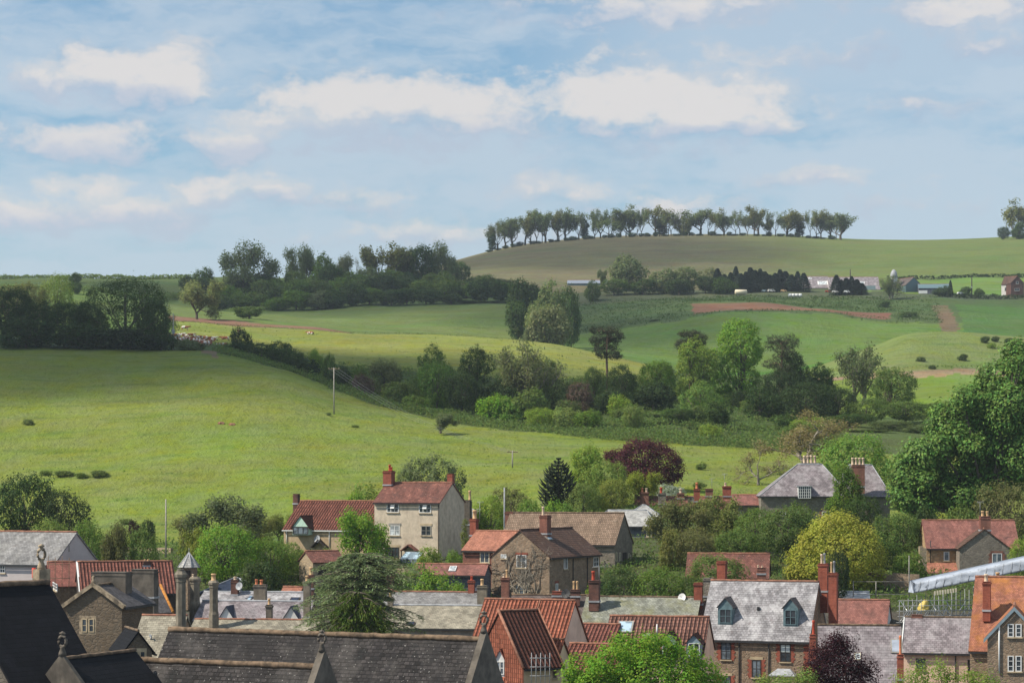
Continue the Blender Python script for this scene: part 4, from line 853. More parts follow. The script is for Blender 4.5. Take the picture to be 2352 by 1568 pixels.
D_ = House('orange_tile_cottage', 'brick cottage with a salmon orange tiled roof and cream window', 'cottage', 1063, 1232, 1263, 1221, 273, 24, 7.6, 'tile_orange', 'brick', rmat='ridge_red')
D_.window('F', 1103, 1267, 1124, 1292, 2, 1, 'cream', 'glass_mid'); D_.chimney(1079, 1099, 1191, 1230, 277, 'brick_bright', [(1085, 1096, 1171, 'pot_buff')]); D_.aerial(1102, 1152, 1200, 278)
E_ = House('climber_clad_house', 'brown stone house whose gable is covered by a bare twining climber', 'house', 1129, 1262, 1276, 1219, 267, 29, 12.2, 'tile_brown', 'stone_brown', gf=True, rmat='tile_brown')
E_.window('F', 1187, 1274, 1209, 1303, 2, 2, 'white', 'glass_mid', lintel='brick_bright'); E_.window('F', 1183, 1343, 1213, 1366, 3, 2, 'cream', 'glass_mid'); E_.window('F', 1151, 1272, 1164, 1282, 2, 1, 'white', 'glass_pale')
E_.window('R', 1295, 1280, 1303, 1306, 2, 1, 'white', 'glass_mid'); E_.window('R', 1363, 1279, 1374, 1300, 2, 2, 'white', 'glass_dark'); E_.window('R', 1276, 1339, 1281, 1356, 1, 1, 'white', 'glass_pale', lintel='brick_bright')
E_.pipe('R', 1315, 1282, 1345); E_.pipe('R', 1348, 1280, 1352); E_.chimney(1239, 1266, 1183, 1226, 268.5, 'brick', [(1243, 1250, 1163, 'pot_cream')]); E_.skylight(1255, 1265, 1231, 1240, 'glass_blue', 'timber_grey', 'SR')
# --- three-storey house and the cottage joined to it
A_ = House('three_storey_house', 'tall buff rendered house of three storeys with a mottled red roof and two brick chimneys', 'house', 860, 1010, 1153, 1110, 296, 22, 7.6, 'tile_red', 'render_buff', rmat='ridge_red', gutter='iron')
A_.chimney(880, 907, 1081, 1114, 299, 'brick_bright', [(892, 899, 1067, 'pot_red'), (897, 903, 1072, 'pot_red')], corbel=2); A_.chimney(1027, 1044, 1088, 1113, 297, 'brick_bright', corbel=1)
A_.window('F', 889, 1156, 916, 1176, 3, 2, 'white', open_top=True); A_.window('F', 963, 1157, 990, 1177, 3, 2, 'white', open_top=True)
A_.window('F', 896, 1206, 918, 1229, 2, 2, 'white', 'glass_pale', lintel='timber_grey'); A_.window('F', 968, 1207, 990, 1229, 2, 2, 'timber_grey', 'glass_dark', lintel='stone_dress')
A_.window('F', 885, 1256, 916, 1281, 4, 2, 'timber_dark', 'glass_dark', lintel='stone_dress'); A_.pipe('F', 1007.5, 1158, 1284)
q = A_.ray('F', 945, 1263); m = MB(); w = .95
m.slab([(q.x - w - .1, -1.1, q.z), (q.x, -1.1, q.z + .75), (q.x, 0, q.z + .75), (q.x - w - .1, 0, q.z)], Vector((-.75, 0, w)), .1); m.slab([(q.x, -1.1, q.z + .75), (q.x + w + .1, -1.1, q.z), (q.x + w + .1, 0, q.z), (q.x, 0, q.z + .75)], Vector((.75, 0, w)), .1)
po = m.build('porch', 'tile_red', A_.root); m = MB(); m.box(q.x - w, q.x - w + .12, -1.05, -.95, 0, q.z); m.box(q.x + w - .12, q.x + w, -1.05, -.95, 0, q.z); m.build('post', 'timber_dark', po); MB().box(q.x - .5, q.x + .5, -.03, .0, 0, q.z - .2).build('door', 'timber_dark', A_.root)
B_ = House('red_tiled_cottage', 'stone cottage with a dark red ribbed tile roof and a mint green gabled dormer', 'cottage', 652, 880, 1214, 1152, 301, 22, 9.4, 'pantile_brown', 'render_tan', rmat='ridge_red', gutter='white')
B_.chimney(673, 689, 1134, 1157, 306, 'brick_dark', corbel=1); B_.dormer(672, 709, 1226, 1209, 1184, 'paint_mint', 'pantile_dark', win=(673, 1209, 707.5, 1226), cols=3, rows=1, frame='timber_dark', gl='glass_mid', ov=.25)
B_.pipe('F', 659, 1217, 1252, 'white'); B_.pipe('F', 757, 1217, 1256, 'white'); B_.dish(728, 1237, 298.5, .48)
q = B_.ray('F', 737, 1256); m = MB(); w = 1.0
m.slab([(q.x - w - .1, -.9, q.z), (q.x, -.9, q.z + 1), (q.x, 0, q.z + 1), (q.x - w - .1, 0, q.z)], Vector((-1, 0, w)), .1); m.slab([(q.x, -.9, q.z + 1), (q.x + w + .1, -.9, q.z), (q.x + w + .1, 0, q.z), (q.x, 0, q.z + 1)], Vector((1, 0, w)), .1); m.build('porch', 'timber_dark', B_.root)
HB = House('hidden_stone_house', 'dark stone chimney gable with a tall yellow pot just right of the three-storey house', 'house', 1040, 1083, 1190, 1172, 318, 22, 6, 'slate_grey', 'stone_dark', rmat='lead')
HB.chimney(1066, 1084, 1148, 1205, 316, 'stone_dark', [(1076, 1083, 1126, 'pot_buff')], corbel=1)
# --- small buildings in the gardens
DD = House('stone_outbuilding', 'small open-fronted stone outbuilding with a mossy red roof above the cedar', 'outbuilding', 719, 792, 1291, 1268, 272, -26, 4.4, 'tile_red', 'stone', rmat='ridge_red', gutter=None, base=1352)
DD.patch('F', 730, 1297, 768, 1330, 'timber_dark', 'opening_shade')  # flat dark patch stands for the shade inside the open front
EE = House('low_red_garage', 'low red tiled outbuilding with a rooflight beside the bright green hedge', 'outbuilding', 948, 1112, 1320, 1297, 262, 8, 5, 'tile_pink', 'cladding', rmat='ridge_red')
EE.skylight(1032, 1048, 1301, 1312, 'glass_pale', 'white')
FF = House('red_tile_garage', 'red tiled garage roof showing over the garden shrubs left of the golden tree', 'garage', 1576, 1764, 1326, 1273, 270, 8, 7.4, 'tile_red', 'render_pink', rmat='ridge_red')
FF.chimney(1738, 1760, 1303, 1318, 262, 'brick', [(1739, 1744, 1297, 'pot_cream'), (1748, 1753, 1299, 'pot_cream')], corbel=1)
SH = House('grey_shed', 'low shed with a grey sheet roof in the garden left of the scaffolding', 'shed', 1925, 1996, 1374, 1361, 262, 6, 3.4, 'lead', 'timber_grey', rmat='lead', gutter=None)
SF = House('red_lean_to', 'tiny red tiled lean-to roof at the foot of the stone outbuilding', 'outbuilding', 645, 686, 1366, 1350, 258, 8, 3, 'tile_orange', 'stone', rmat='ridge_red', gutter=None)
# --- far farm
FB = House('long_farm_shed', 'long grey-roofed farm shed with pale rooflights behind the dark conifers', 'barn', 1778, 1905, 662, 636, 1240, 4, 30, 'slate_purple', 'cladding', gutter=None)
FB.skylight(1878, 1902, 646, 654, 'glass_pale', 'white'); FB.skylight(1857, 1864, 638, 641, 'glass_pale', 'white')
FC = House('second_farm_shed', 'second grey farm shed between the conifers and the silo', 'barn', 1905, 2022, 666, 637, 1230, 4, 30, 'slate_purple', 'render_mauve', gutter=None); FC.skylight(1930, 1943, 647, 651, 'glass_pale', 'white'); FC.skylight(1973, 1986, 647, 651, 'glass_pale', 'white')
FC.patch('F', 1988, 656, 2011, 674, 'paint_blue', 'shed_door')
FD = House('dark_gabled_barn', 'dark barn with a pointed slate-blue gable right of the silo', 'barn', 2080, 2118, 655, 637, 1220, -24, 14, 'slate_brown', 'paint_teal', gutter=None, gf=True)
FE = House('low_blue_shed', 'low blue-grey farm shed with white doors right of the gabled barn', 'barn', 2110, 2185, 662, 653, 1215, 6, 14, 'paint_teal', 'cladding', gutter=None); FE.patch('F', 2110, 667, 2130, 674, 'white', 'shed_door')
FH = House('white_farmhouse', 'white and brick farmhouse with a dark red roof at the far right edge', 'house', 2300, 2328, 654, 636, 1215, 28, 11, 'tile_brown', 'render_white', rmat='ridge_red', gutter=None)
FH.window('F', 2308, 660, 2313, 668, 1, 2, 'timber_grey')
FHg = House('farmhouse_gable', 'brick and render gable with two windows at the far right edge', 'wing', 2322, 2352, 650, 634, 1206, -6, 10, 'tile_brown', 'brick_dark', gf=True, gutter=None)
FHg.window('F', 2331, 662, 2341, 668, 2, 1, 'white'); FHg.window('F', 2334, 646, 2339, 652, 1, 1, 'white')
FG = House('white_roofed_barn', 'long low barn with a bright whitish roof half hidden by hedgerow trees', 'barn', 1303, 1395, 651, 644, 1290, 3, 14, 'aluminium', 'paint_teal', gutter=None)
silo = empty('farm_silo', ground(2053, 1225), 0, 'pale domed farm silo standing between the sheds', 'silo'); hs_ = (678 - 628) * 1225 / F; rr = 1.85
MB().lathe((0, 0, 0), [(rr, 0), (rr, hs_ * .62)], 14).build('drum', 'aluminium', silo); MB().lathe((0, 0, hs_ * .62), [(rr * 1.03, 0), (rr, hs_ * .1), (rr * .8, hs_ * .24), (rr * .45, hs_ * .34), (.05, hs_ * .38)], 14).build('dome', 'lead', silo)
# ---------------------------------------------------------------- foliage
def leafmat(name, c, var=.30, trans=.44, hue=.03, rough=.6):
    c = tuple(v * 1.22 for v in c); m, t, b = newmat(name, rough, .08); g = t.n('ShaderNodeNewGeometry'); oi = t.n('ShaderNodeObjectInfo')
    rnd = g.outputs['Random Per Island']; hs = t.n('ShaderNodeHueSaturation'); hs.inputs['Color'].default_value = (*c, 1)
    o = objof(t); cl = t.noise(o, .55, 3, .6)
    t.L.new(t.m('ADD', t.lin(t.m('FRACT', t.m('MULTIPLY', rnd, 7.31)), 0, 1, .5 - hue, .5 + hue), t.lin(cl, .3, .7, -.012, .012)), hs.inputs['Hue'])
    t.L.new(t.lin(oi.outputs['Random'], 0, 1, .88, 1.08), hs.inputs['Saturation'])
    v = t.m('MULTIPLY', t.lin(rnd, 0, 1, 1 - var, 1 + var), t.m('MULTIPLY', t.lin(oi.outputs['Random'], 0, 1, .86, 1.14), t.lin(cl, .3, .7, .84, 1.16)))
    t.L.new(v, hs.inputs['Value']); t.L.new(hs.outputs[0], b.inputs['Base Color'])
    tr = t.n('ShaderNodeBsdfTranslucent'); t.L.new(t.mix(1.0, hs.outputs[0], (1.25, 1.3, .75), 'MULTIPLY'), tr.inputs[0])
    mx = t.n('ShaderNodeMixShader'); mx.inputs[0].default_value = trans; t.L.new(b.outputs[0], mx.inputs[1]); t.L.new(tr.outputs[0], mx.inputs[2])
    t.L.new(mx.outputs[0], m.node_tree.nodes['Material Output'].inputs[0]); return m
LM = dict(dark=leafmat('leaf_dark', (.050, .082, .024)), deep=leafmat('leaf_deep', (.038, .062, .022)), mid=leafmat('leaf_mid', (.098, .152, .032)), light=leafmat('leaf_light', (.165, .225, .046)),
          bright=leafmat('leaf_bright', (.135, .228, .036)), yellow=leafmat('leaf_yellow', (.165, .190, .042)), grey=leafmat('leaf_grey', (.120, .150, .066)), olive=leafmat('leaf_olive', (.135, .140, .048)),
          pale=leafmat('leaf_pale', (.150, .165, .075)), gold=leafmat('leaf_gold', (.31, .315, .036), hue=.02, var=.22), purple=leafmat('leaf_purple', (.070, .026, .032), hue=.03), wine=leafmat('leaf_wine', (.034, .012, .016), hue=.03),
          conifer=leafmat('leaf_conifer', (.036, .056, .038), trans=.1), twig=leafmat('leaf_twig', (.20, .165, .075), trans=.3), pine=leafmat('leaf_pine', (.050, .056, .030), trans=.1), cedar=leafmat('leaf_cedar', (.150, .190, .096), trans=.2), yew=leafmat('leaf_yew', (.070, .100, .022), trans=.2),
          silver=leafmat('leaf_silver', (.26, .30, .26)), puzzle=leafmat('leaf_puzzle', (.028, .038, .020), trans=.05), dull=leafmat('leaf_dull', (.12, .085, .065)), rough=leafmat('leaf_rough', (.105, .145, .042)), glossy=leafmat('leaf_glossy', (.080, .135, .034), rough=.4), chestnut=leafmat('leaf_chestnut', (.092, .155, .042), rough=.4, var=.5, trans=.25))
def unit(a): return a / (np.linalg.norm(a, axis=-1, keepdims=True) + 1e-9)
def leaf_mesh(name, c, n, size, rng, aspect=.58, mat=None, dirs=None):
    """rhombic leaf sprays at points c facing n"""
    k = len(c); size = size * rng.uniform(.6, 1.35, (k, 1)) if np.isscalar(size) else size[:, None] * rng.uniform(.7, 1.3, (k, 1))
    r = rng.normal(size=(k, 3)) if dirs is None else dirs + rng.normal(size=(k, 3)) * .25
    t = unit(r - n * (r * n).sum(1, keepdims=True)); b = np.cross(n, t)
    f = n * size * rng.uniform(-.25, .25, (k, 1))
    V = np.stack([c - t * size, c + b * size * aspect + f, c + t * size * rng.uniform(.7, 1.1, (k, 1)), c - b * size * aspect + f], 1).reshape(-1, 3)
    return np_mesh(name, V, np.arange(k * 4).reshape(-1, 4), mat)
def crown_pts(lobes, n, rng, clump=.7, per=14, shell=.38, up=.5, jitter=.6, low=-1.0):
    L = np.array(lobes, float); A = (L[:, 3] * L[:, 4] + L[:, 3] * L[:, 5] + L[:, 4] * L[:, 5]); nc = max(8, n // per)
    li = rng.choice(len(L), nc * 2, p=A / A.sum()); d = unit(rng.normal(size=(nc * 2, 3)))
    rad = (1 - rng.rand(nc * 2) ** 2.0 * shell)[:, None]
    pt = L[li, :3] + d * L[li, 3:6] * rad
    q = ((pt[:, None, :] - L[None, :, :3]) / L[None, :, 3:6]); q = np.sqrt((q ** 2).sum(-1)); q[np.arange(len(pt)), li] = 9
    keep = (q.min(1) > .72) & (d[:, 2] > low); pt = pt[keep][:nc]; d = d[keep][:nc]
    cl = clump * rng.uniform(.55, 1.25, (len(pt), 1))
    c = np.repeat(pt, per, 0); dd = np.repeat(d, per, 0); cc = np.repeat(cl, per, 0)
    off = rng.normal(size=c.shape) * .5; off = off * cc
    nn = unit(unit(off + 1e-6) * .55 + dd * .55 + np.array([0, 0, up]) + rng.normal(size=c.shape) * jitter * .5)
    return c + off, nn
def tubes_mesh(mb, name, mat): return mb.mesh(name, mat)
def trunk_for(lobes, h0, rad, rng, lean=0.0, n=7):
    m = MB(); L = [Vector(l[:3]) for l in lobes]; top = max(l.z for l in L); r = random.Random(int(rng.randint(1e6)))
    ax = Vector((lean, 0, top * .92)); m.tube([(0, 0, -.6), (0, 0, .0), (0, 0, h0), ax * .75, ax], [rad * 1.5, rad * 1.15, rad * .85, rad * .45, rad * .15], 7)
    for l, l3 in zip(L, lobes):
        s = Vector((0, 0, h0 * r.uniform(.7, 1.2))); e = l; md = s.lerp(e, .5) + Vector((0, 0, -.06 * (e - s).length)); m.tube([s, md, e], [rad * .45, rad * .28, rad * .08], 5)
        for _ in range(2):
            e2 = e + Vector((r.uniform(-1, 1), r.uniform(-1, 1), r.uniform(-.2, .7))) * min(l3[3] * .6, (e - s).length * .35); m.tube([md.lerp(e, .5), e2], [rad * .18, rad * .04], 4)
    return m
class Proto: pass
def finish(name, cm, tm, h, w, leafm, bark):
    p = Proto(); p.h, p.w = h, w; p.crown = cm; p.trunk = tm; p.name = name
    cm.materials.clear(); cm.materials.append(LM[leafm]); return p
def cloud_lobes(rng, h, w, h0, k, rs=(.22, .34), flat=.85, taper=0.0):
    out = []
    for i in range(k):
        for _ in range(60):
            d = rng.normal(size=3); d /= np.linalg.norm(d); q = rng.rand() ** .5
            z = h0 + (h - h0) * (.5 + .5 * d[2] * q); tz = (z - h0) / (h - h0)
            wr = w / 2 * (1 - taper * tz); r = rng.uniform(*rs) * w * (1 - .35 * taper * tz)
            x, y = d[0] * q * max(0.05, wr - r * .7), d[1] * q * max(.05, wr - r * .7)
            z = min(max(z, h0 + r * flat * .8), h - r * flat); 
            if all((x - o[0]) ** 2 + (y - o[1]) ** 2 + (z - o[2]) ** 2 > (r * .55) ** 2 for o in out): break
        out.append((x, y, z, r, r, r * flat))
    return out
def round_proto(name, seed, h=10, w=10, h0=2.0, k=12, n=9000, leaf=.19, clump=.75, leafm='mid', bark='bark', taper=0.0, flat=.85, per=14, rad=.28, rs=(.22, .34), jitter=.6):
    rng = np.random.RandomState(seed); lob = cloud_lobes(rng, h, w, h0, k, rs, flat, taper)
    c, nn = crown_pts(lob, n, rng, clump, per, jitter=jitter); cm = leaf_mesh(name + '_crown', c, nn, leaf, rng)
    return finish(name, cm, trunk_for(lob, h0 + .1 * h, rad, rng).mesh(name + '_trunk', bark), h, w, leafm, bark)
def branchy(rng, base, dirv, length, rad, lev, mb, tips, spread=.55, up=.25, kids=(2, 4), shrink=.68, sides=5, curve=.18):
    """recursive limbs; tips collects (point, direction)"""
    pts = [base]; d = Vector(dirv).normalized(); steps = 3
    for i in range(steps):
        d = (d + Vector(rng.normal(size=3)) * curve + Vector((0, 0, up * .2))).normalized(); pts.append(pts[-1] + d * length / steps)
    mb.tube(pts, [rad, rad * .85, rad * .7, rad * .55], sides, True, False)
    if lev == 0: tips.append((pts[-1], d)); tips.append((pts[-2], d)); return
    if lev <= 2: tips.append((pts[-1], d))
    for j in range(rng.randint(kids[0], kids[1] + 1)):
        s = pts[-1] if j == 0 else pts[rng.randint(1, 4)]
        nd = (d + Vector(rng.normal(size=3)) * spread + Vector((0, 0, up))).normalized()
        branchy(rng, s, nd, length * shrink * rng.uniform(.8, 1.15), rad * .58, lev - 1, mb, tips, spread, up, kids, shrink, max(3, sides - 1), curve)
def branch_proto(name, seed, trunk=3.0, length=3.0, rad=.25, lev=4, n=4000, leaf=.2, clump=.6, leafm='light', bark='bark', spread=.55, up=.22, stems=1, kids=(2, 4), flatleaf=.3, lean=0, lowfill=0):
    rng = np.random.RandomState(seed); mb = MB(); tips = []
    for s in range(stems):
        a = rng.uniform(0, 6.28); b = Vector((math.cos(a), math.sin(a), 0)) * (.0 if stems == 1 else rad * 2); d0 = Vector((lean, 0, 1)) + (b * .8 if stems > 1 else Vector((0, 0, 0)))
        t1 = b + d0.normalized() * trunk; mb.tube([b + Vector((0, 0, -.6)), b, b.lerp(t1, .5), t1], [rad * 1.5, rad * 1.2, rad, rad * .85], 7, True, False)
        for j in range(3): branchy(rng, b.lerp(t1, rng.uniform(.65, 1)), (Vector((math.cos(j * 2.1 + a), math.sin(j * 2.1 + a), .9)) if j else d0 + Vector((0, 0, .5))), length, rad * .7, lev - 1, mb, tips, spread, up, kids)
    T = np.array([p for p, d in tips]); c = T[rng.randint(len(T), size=n)] if len(T) else T
    off = unit(rng.normal(size=(n, 3))) * rng.rand(n, 1) ** .45 * clump * .85; nn = unit(off * .8 + np.array([0, 0, flatleaf + .25]) + rng.normal(size=(n, 3)) * .4); V = c + off
    cm = leaf_mesh(name + '_crown', V, nn, leaf, rng); tm = mb.mesh(name + '_trunk', bark)
    h = np.percentile(V[:, 2], 99.5); w = np.percentile(V[:, 0], 99) - np.percentile(V[:, 0], 1); return finish(name, cm, tm, h, w, leafm, bark)
def spiky_proto(name, seed, h=12, w=5, n=4200, leaf=.34, leafm='conifer'):
    rng = np.random.RandomState(seed); z = rng.rand(n) ** .8 * h * .97 + .3; fr = np.minimum(1, (1 - z / h) * 1.35 + .03); a = rng.rand(n) * 6.283; tier = .75 + .35 * np.abs(np.sin(z * 2.3 + np.sin(a * 3) * 1.2))
    r = w / 2 * fr ** .7 * np.sqrt(rng.uniform(.25, 1, n)) * tier; c = np.stack([np.cos(a) * r, np.sin(a) * r, z - r * .18], 1)
    dirs = np.stack([np.cos(a), np.sin(a), np.full(n, .35)], 1); nn = unit(np.stack([np.cos(a) * .3, np.sin(a) * .3, np.ones(n)], 1) + rng.normal(size=(n, 3)) * .4)
    cm = leaf_mesh(name + '_crown', c, nn, leaf, rng, .4, None, dirs); m = MB().tube([(0, 0, -.5), (0, 0, h * .9)], [.2, .04], 6); return finish(name, cm, m.mesh(name + '_trunk', 'bark'), h, w, leafm, 'bark')
def dat(x, yb, d0=350):
    """depth at which the ground in picture column x is seen at height yb"""
    c = int((x + 400) / 4); yy = HY - TZ[c] * F / TD[c]; k = np.where((TD[c] >= d0) & (yy <= yb))[0]; return float(TD[c][k[0]]) if len(k) else d0
PR = {}
for i in range(4): PR['round%d' % i] = round_proto('broad_tree', 10 + i, h=10, w=10.5, h0=1.2 if i else 2.2, k=13 + i, n=11000)
for i in range(2): PR['tall%d' % i] = round_proto('tall_tree', 20 + i, h=14, w=9, h0=2.5, k=20, n=12000, taper=.45, rs=(.19, .3), leaf=.2)
for i in range(4): PR['bush%d' % i] = round_proto('bush', 30 + i, h=3, w=4.2, h0=.1, k=8, n=3600, leaf=.115, clump=.38, rad=.07, rs=(.2, .34))
for i in range(4): PR['far%d' % i] = round_proto('far_tree', 40 + i, h=10, w=10.5, h0=.4, k=11, n=3800, leaf=.34, clump=1.0, per=10, leafm='dark')
for i in range(3): PR['loose%d' % i] = branch_proto('loose_tree', 50 + i, trunk=1.3, length=2.8, lev=4, n=9000, leaf=.17, clump=1.35, spread=.66, kids=(3, 4), up=.16)
for i in range(2): PR['willow%d' % i] = branch_proto('willow', 60 + i, trunk=1.0, length=2.6, lev=4, n=7000, leaf=.15, clump=1.1, stems=3, spread=.6, leafm='pale', bark='bark_pale')
for i in range(4): PR['row%d' % i] = branch_proto('hill_tree', 70 + i, trunk=2.4, length=4.6, lev=4, rad=.36, n=2300, leaf=.34, clump=1.8, spread=.30, up=.55, leafm='olive', kids=(2, 4), stems=1)
PR['rowthin'] = branch_proto('thin_hill_tree', 81, trunk=3, length=4.4, lev=4, rad=.3, n=900, leaf=.32, clump=1.6, spread=.36, up=.5, leafm='olive', kids=(2, 3))
PR['ivy'] = round_proto('ivy_pillar', 83, h=14, w=4.5, h0=.3, k=14, n=3200, leaf=.3, clump=.8, per=10, rs=(.3, .5), leafm='deep')
PR['bare0'] = branch_proto('bare_tree', 90, trunk=2.6, length=3.4, lev=5, rad=.36, n=9000, leaf=.11, clump=.8, spread=.72, up=.10, leafm='olive', bark='bark_pale', kids=(2, 4))
PR['bare1'] = branch_proto('bare_tree', 95, trunk=1.6, length=3.0, lev=5, rad=.26, n=3000, leaf=.11, clump=.8, spread=.75, up=.06, leafm='olive', bark='bark_pale', kids=(2, 4))
for i in range(2): PR['spiky%d' % i] = spiky_proto('dark_conifer', 100 + i)
PR['thorn'] = branch_proto('hawthorn', 110, trunk=1.1, length=1.25, lev=4, rad=.14, n=7000, leaf=.10, clump=.75, spread=.6, up=.25, leafm='grey', lean=.12)
PR['columnar'] = round_proto('columnar_shrub', 112, h=6, w=1.5, h0=.1, k=12, n=2600, leaf=.09, clump=.25, rad=.06, rs=(.35, .5), leafm='yellow')
NODUP = {}
def plant(kind, x, ytop, w, d, mat, label, group=None, cat='tree', name=None, base=None, rot=None, hmin=.5, wy=None):
    """stand a tree in picture column x at depth d, its top at ytop, w picture units wide"""
    p = PR[kind]; g = ground(x, d) if base is None else P(x, base, d); top = (HY - ytop) * d / F
    h = max(hmin, top - g.z); ww = w * d / F; rr = random.Random(int(x * 13 + ytop * 7 + d))
    root = empty(name or p.name, g, rr.uniform(0, 6.28) if rot is None else rot, label, cat, group)
    for nm, me in (('trunk', p.trunk), ('crown', p.crown)):
        o = bpy.data.objects.new(nm, me); COL.objects.link(o); o.parent = root
        o.scale = (ww / p.w, (wy or ww) / p.w, h / p.h)
        if nm == 'crown' and mat:
            o.material_slots[0].link = 'OBJECT'; o.material_slots[0].material = LM[mat]
    return root
rT = random.Random(77)
ORD = ['first', 'second', 'third', 'fourth', 'fifth', 'sixth', 'seventh', 'eighth', 'ninth', 'tenth', 'eleventh', 'twelfth', 'thirteenth', 'fourteenth', 'fifteenth', 'sixteenth', 'seventeenth', 'eighteenth']
# --- the row along the far crest
hill = [('ivy', 105, 235, 44), ('rowthin', 135, 165, 80), ('row0', 185, 150, 85), ('row1', 228, 138, 95), ('row2', 305, 104, 105), ('row3', 375, 95, 85), ('row0', 428, 90, 95), ('row1', 500, 88, 70), ('row2', 548, 86, 120), ('rowthin', 632, 95, 70), ('ivy', 662, 135, 48),
        ('row3', 762, 84, 125), ('row0', 812, 140, 75), ('row1', 885, 110, 75), ('row2', 940, 64, 125), ('row3', 1010, 80, 70), ('row0', 1095, 60, 100), ('ivy', 1135, 160, 60), ('rowthin', 1190, 108, 90), ('far0', 1265, 135, 95), ('row1', 1370, 84, 140), ('rowthin', 1455, 108, 80),
        ('row2', 1512, 84, 95), ('rowthin', 1608, 90, 90), ('row3', 1655, 120, 70), ('row0', 1720, 68, 100), ('row1', 1785, 150, 75), ('rowthin', 1825, 100, 80), ('row2', 1895, 92, 140), ('ivy', 1970, 155, 50), ('rowthin', 2035, 88, 60), ('row3', 2100, 84, 130), ('row0', 2158, 110, 85), ('row1', 2218, 114, 135)]
for i, (k, zx, zyy, zw) in enumerate(hill):
    look = {'ivy': 'dark ivy-clad trunk', 'rowt': 'thin half-bare tree', 'far0': 'dense round tree'}.get(k[:4], 'bare-stemmed leafy tree')
    lab = f'{look}, {ORD[i]} from the left end of the hilltop row' if i < 17 else f'{look}, {ORD[len(hill) - 1 - i]} from the right end of the hilltop row'
    plant(k, 1091 + zx * .3784, 448 + zyy * .3784, zw * .3784 * 1.15, 1738 + (i % 3) * 6, ['grey', 'olive', 'grey'][i % 3] if k != 'ivy' else 'deep', lab, 'trees along the hilltop', name='hilltop_tree')
for i in range(40):
    z = 75 + i * 54 + rT.uniform(-18, 18)
    if 1230 < z < 1240: continue
    x = 1091 + z * .3784; gy = HY - ground(x, 1736).z * F / 1736
    plant('far%d' % (i % 4), x, gy - rT.uniform(4, 11), rT.uniform(14, 24), 1736, 'deep' if i % 3 else 'dark', 'low dark scrub bush between the trunks of the hilltop row', 'scrub under the hilltop trees', 'bush', 'scrub_bush')
for i in range(22):
    z = 130 + i * 97 + rT.uniform(-26, 26); plant('rowthin' if i % 2 else 'row%d' % (i % 4), 1091 + z * .3784, 448 + (rT.uniform(98, 132) + (40 if z < 300 else 0)) * .3784, rT.uniform(22, 32), 1744 + rT.uniform(-2, 8), 'grey', 'slender half-grown tree filling a gap in the hilltop row', 'slender trees in the gaps of the hilltop row', name='hilltop_tree')
plant('row2', 2336, 457, 62, 1700, 'olive', 'tall leafy tree at the right end of the skyline', name='skyline_tree'); plant('far1', 2306, 521, 30, 1690, 'dark', 'dark round bush left of the tall skyline tree at the right edge', cat='bush', name='skyline_bush'); plant('far2', 2340, 512, 46, 1688, 'dark', 'dark bush at the foot of the tall skyline tree at the right edge', cat='bush', name='skyline_bush')
# --- skyline trees of the upper wood
for k, x, y, w, d, mt, lb in (('loose0', 558, 558, 108, 1190, 'grey', 'big open-crowned tree standing tallest at the left end of the upper wood'), ('loose1', 698, 566, 72, 1210, 'grey', 'ragged open-crowned tree rising from the upper wood, second tall one from its left'),
        ('far0', 744, 581, 54, 1200, 'mid', 'rounded tree directly right of the ragged open-crowned one on the wood skyline'), ('loose2', 787, 586, 56, 1215, 'pale', 'pale low tree in the dip of the wood skyline'), ('bare1', 820, 592, 46, 1225, 'olive', 'almost leafless tree left of the broad domed skyline tree'),
        ('row1', 850, 565, 60, 1230, 'olive', 'domed tree with bare branching stems, left of the pair in mid skyline'), ('row2', 886, 559, 78, 1225, 'olive', 'broad domed tree with bare branching stems, right of the pair in mid skyline'), ('loose1', 920, 568, 48, 1230, 'olive', 'narrow tree right of the broad domed skyline tree'),
        ('far3', 942, 575, 34, 1232, 'dark', 'small dark tree right of the narrow skyline tree'), ('far1', 968, 563, 64, 1226, 'dark', 'dense dark tree near the right end of the wood skyline'), ('loose0', 1002, 558, 62, 1230, 'grey', 'open tree at the right end of the wood skyline against the sky'), ('loose2', 1032, 588, 40, 1235, 'grey', 'lowest thin tree where the wood meets the brown hill')):
    plant(k, x, y, w, d, mt, lb, 'trees on the wood skyline', name='woodland_tree')
prof_x = [470, 520, 560, 640, 700, 760, 850, 900, 960, 1020, 1080, 1140, 1200, 1240]; prof_y = [650, 634, 628, 630, 620, 610, 614, 618, 618, 626, 636, 640, 648, 660]
for r_i, (dd, dy0, nn_) in enumerate(((1190, 0, 17), (1150, 22, 16), (1112, 44, 17))):
    for i in range(nn_):
        x = 478 + (1222 - 478) * (i + rT.uniform(.2, .8)) / nn_; y = np.interp(x, prof_x, prof_y) + dy0 + rT.uniform(-9, 12)
        if r_i == 2 and x > 1150: y += 6
        mt = rT.choice(['dark', 'mid', 'mid', 'mid', 'dark', 'rough', 'grey']); 
        if 960 < x < 1060 and r_i < 2: mt = 'rough'
        plant('far%d' % rT.randrange(4), x, y, rT.uniform(52, 78), dd + rT.uniform(-8, 8), mt, ['tree in the back rank of the dark upper wood, just under its skyline', 'tree in the middle rank of the dark upper wood', 'tree at the shaded front edge of the dark upper wood above the grass'][r_i], 'trees of the dark upper wood, rank ' + ['back', 'middle', 'front'][r_i], name='woodland_tree')
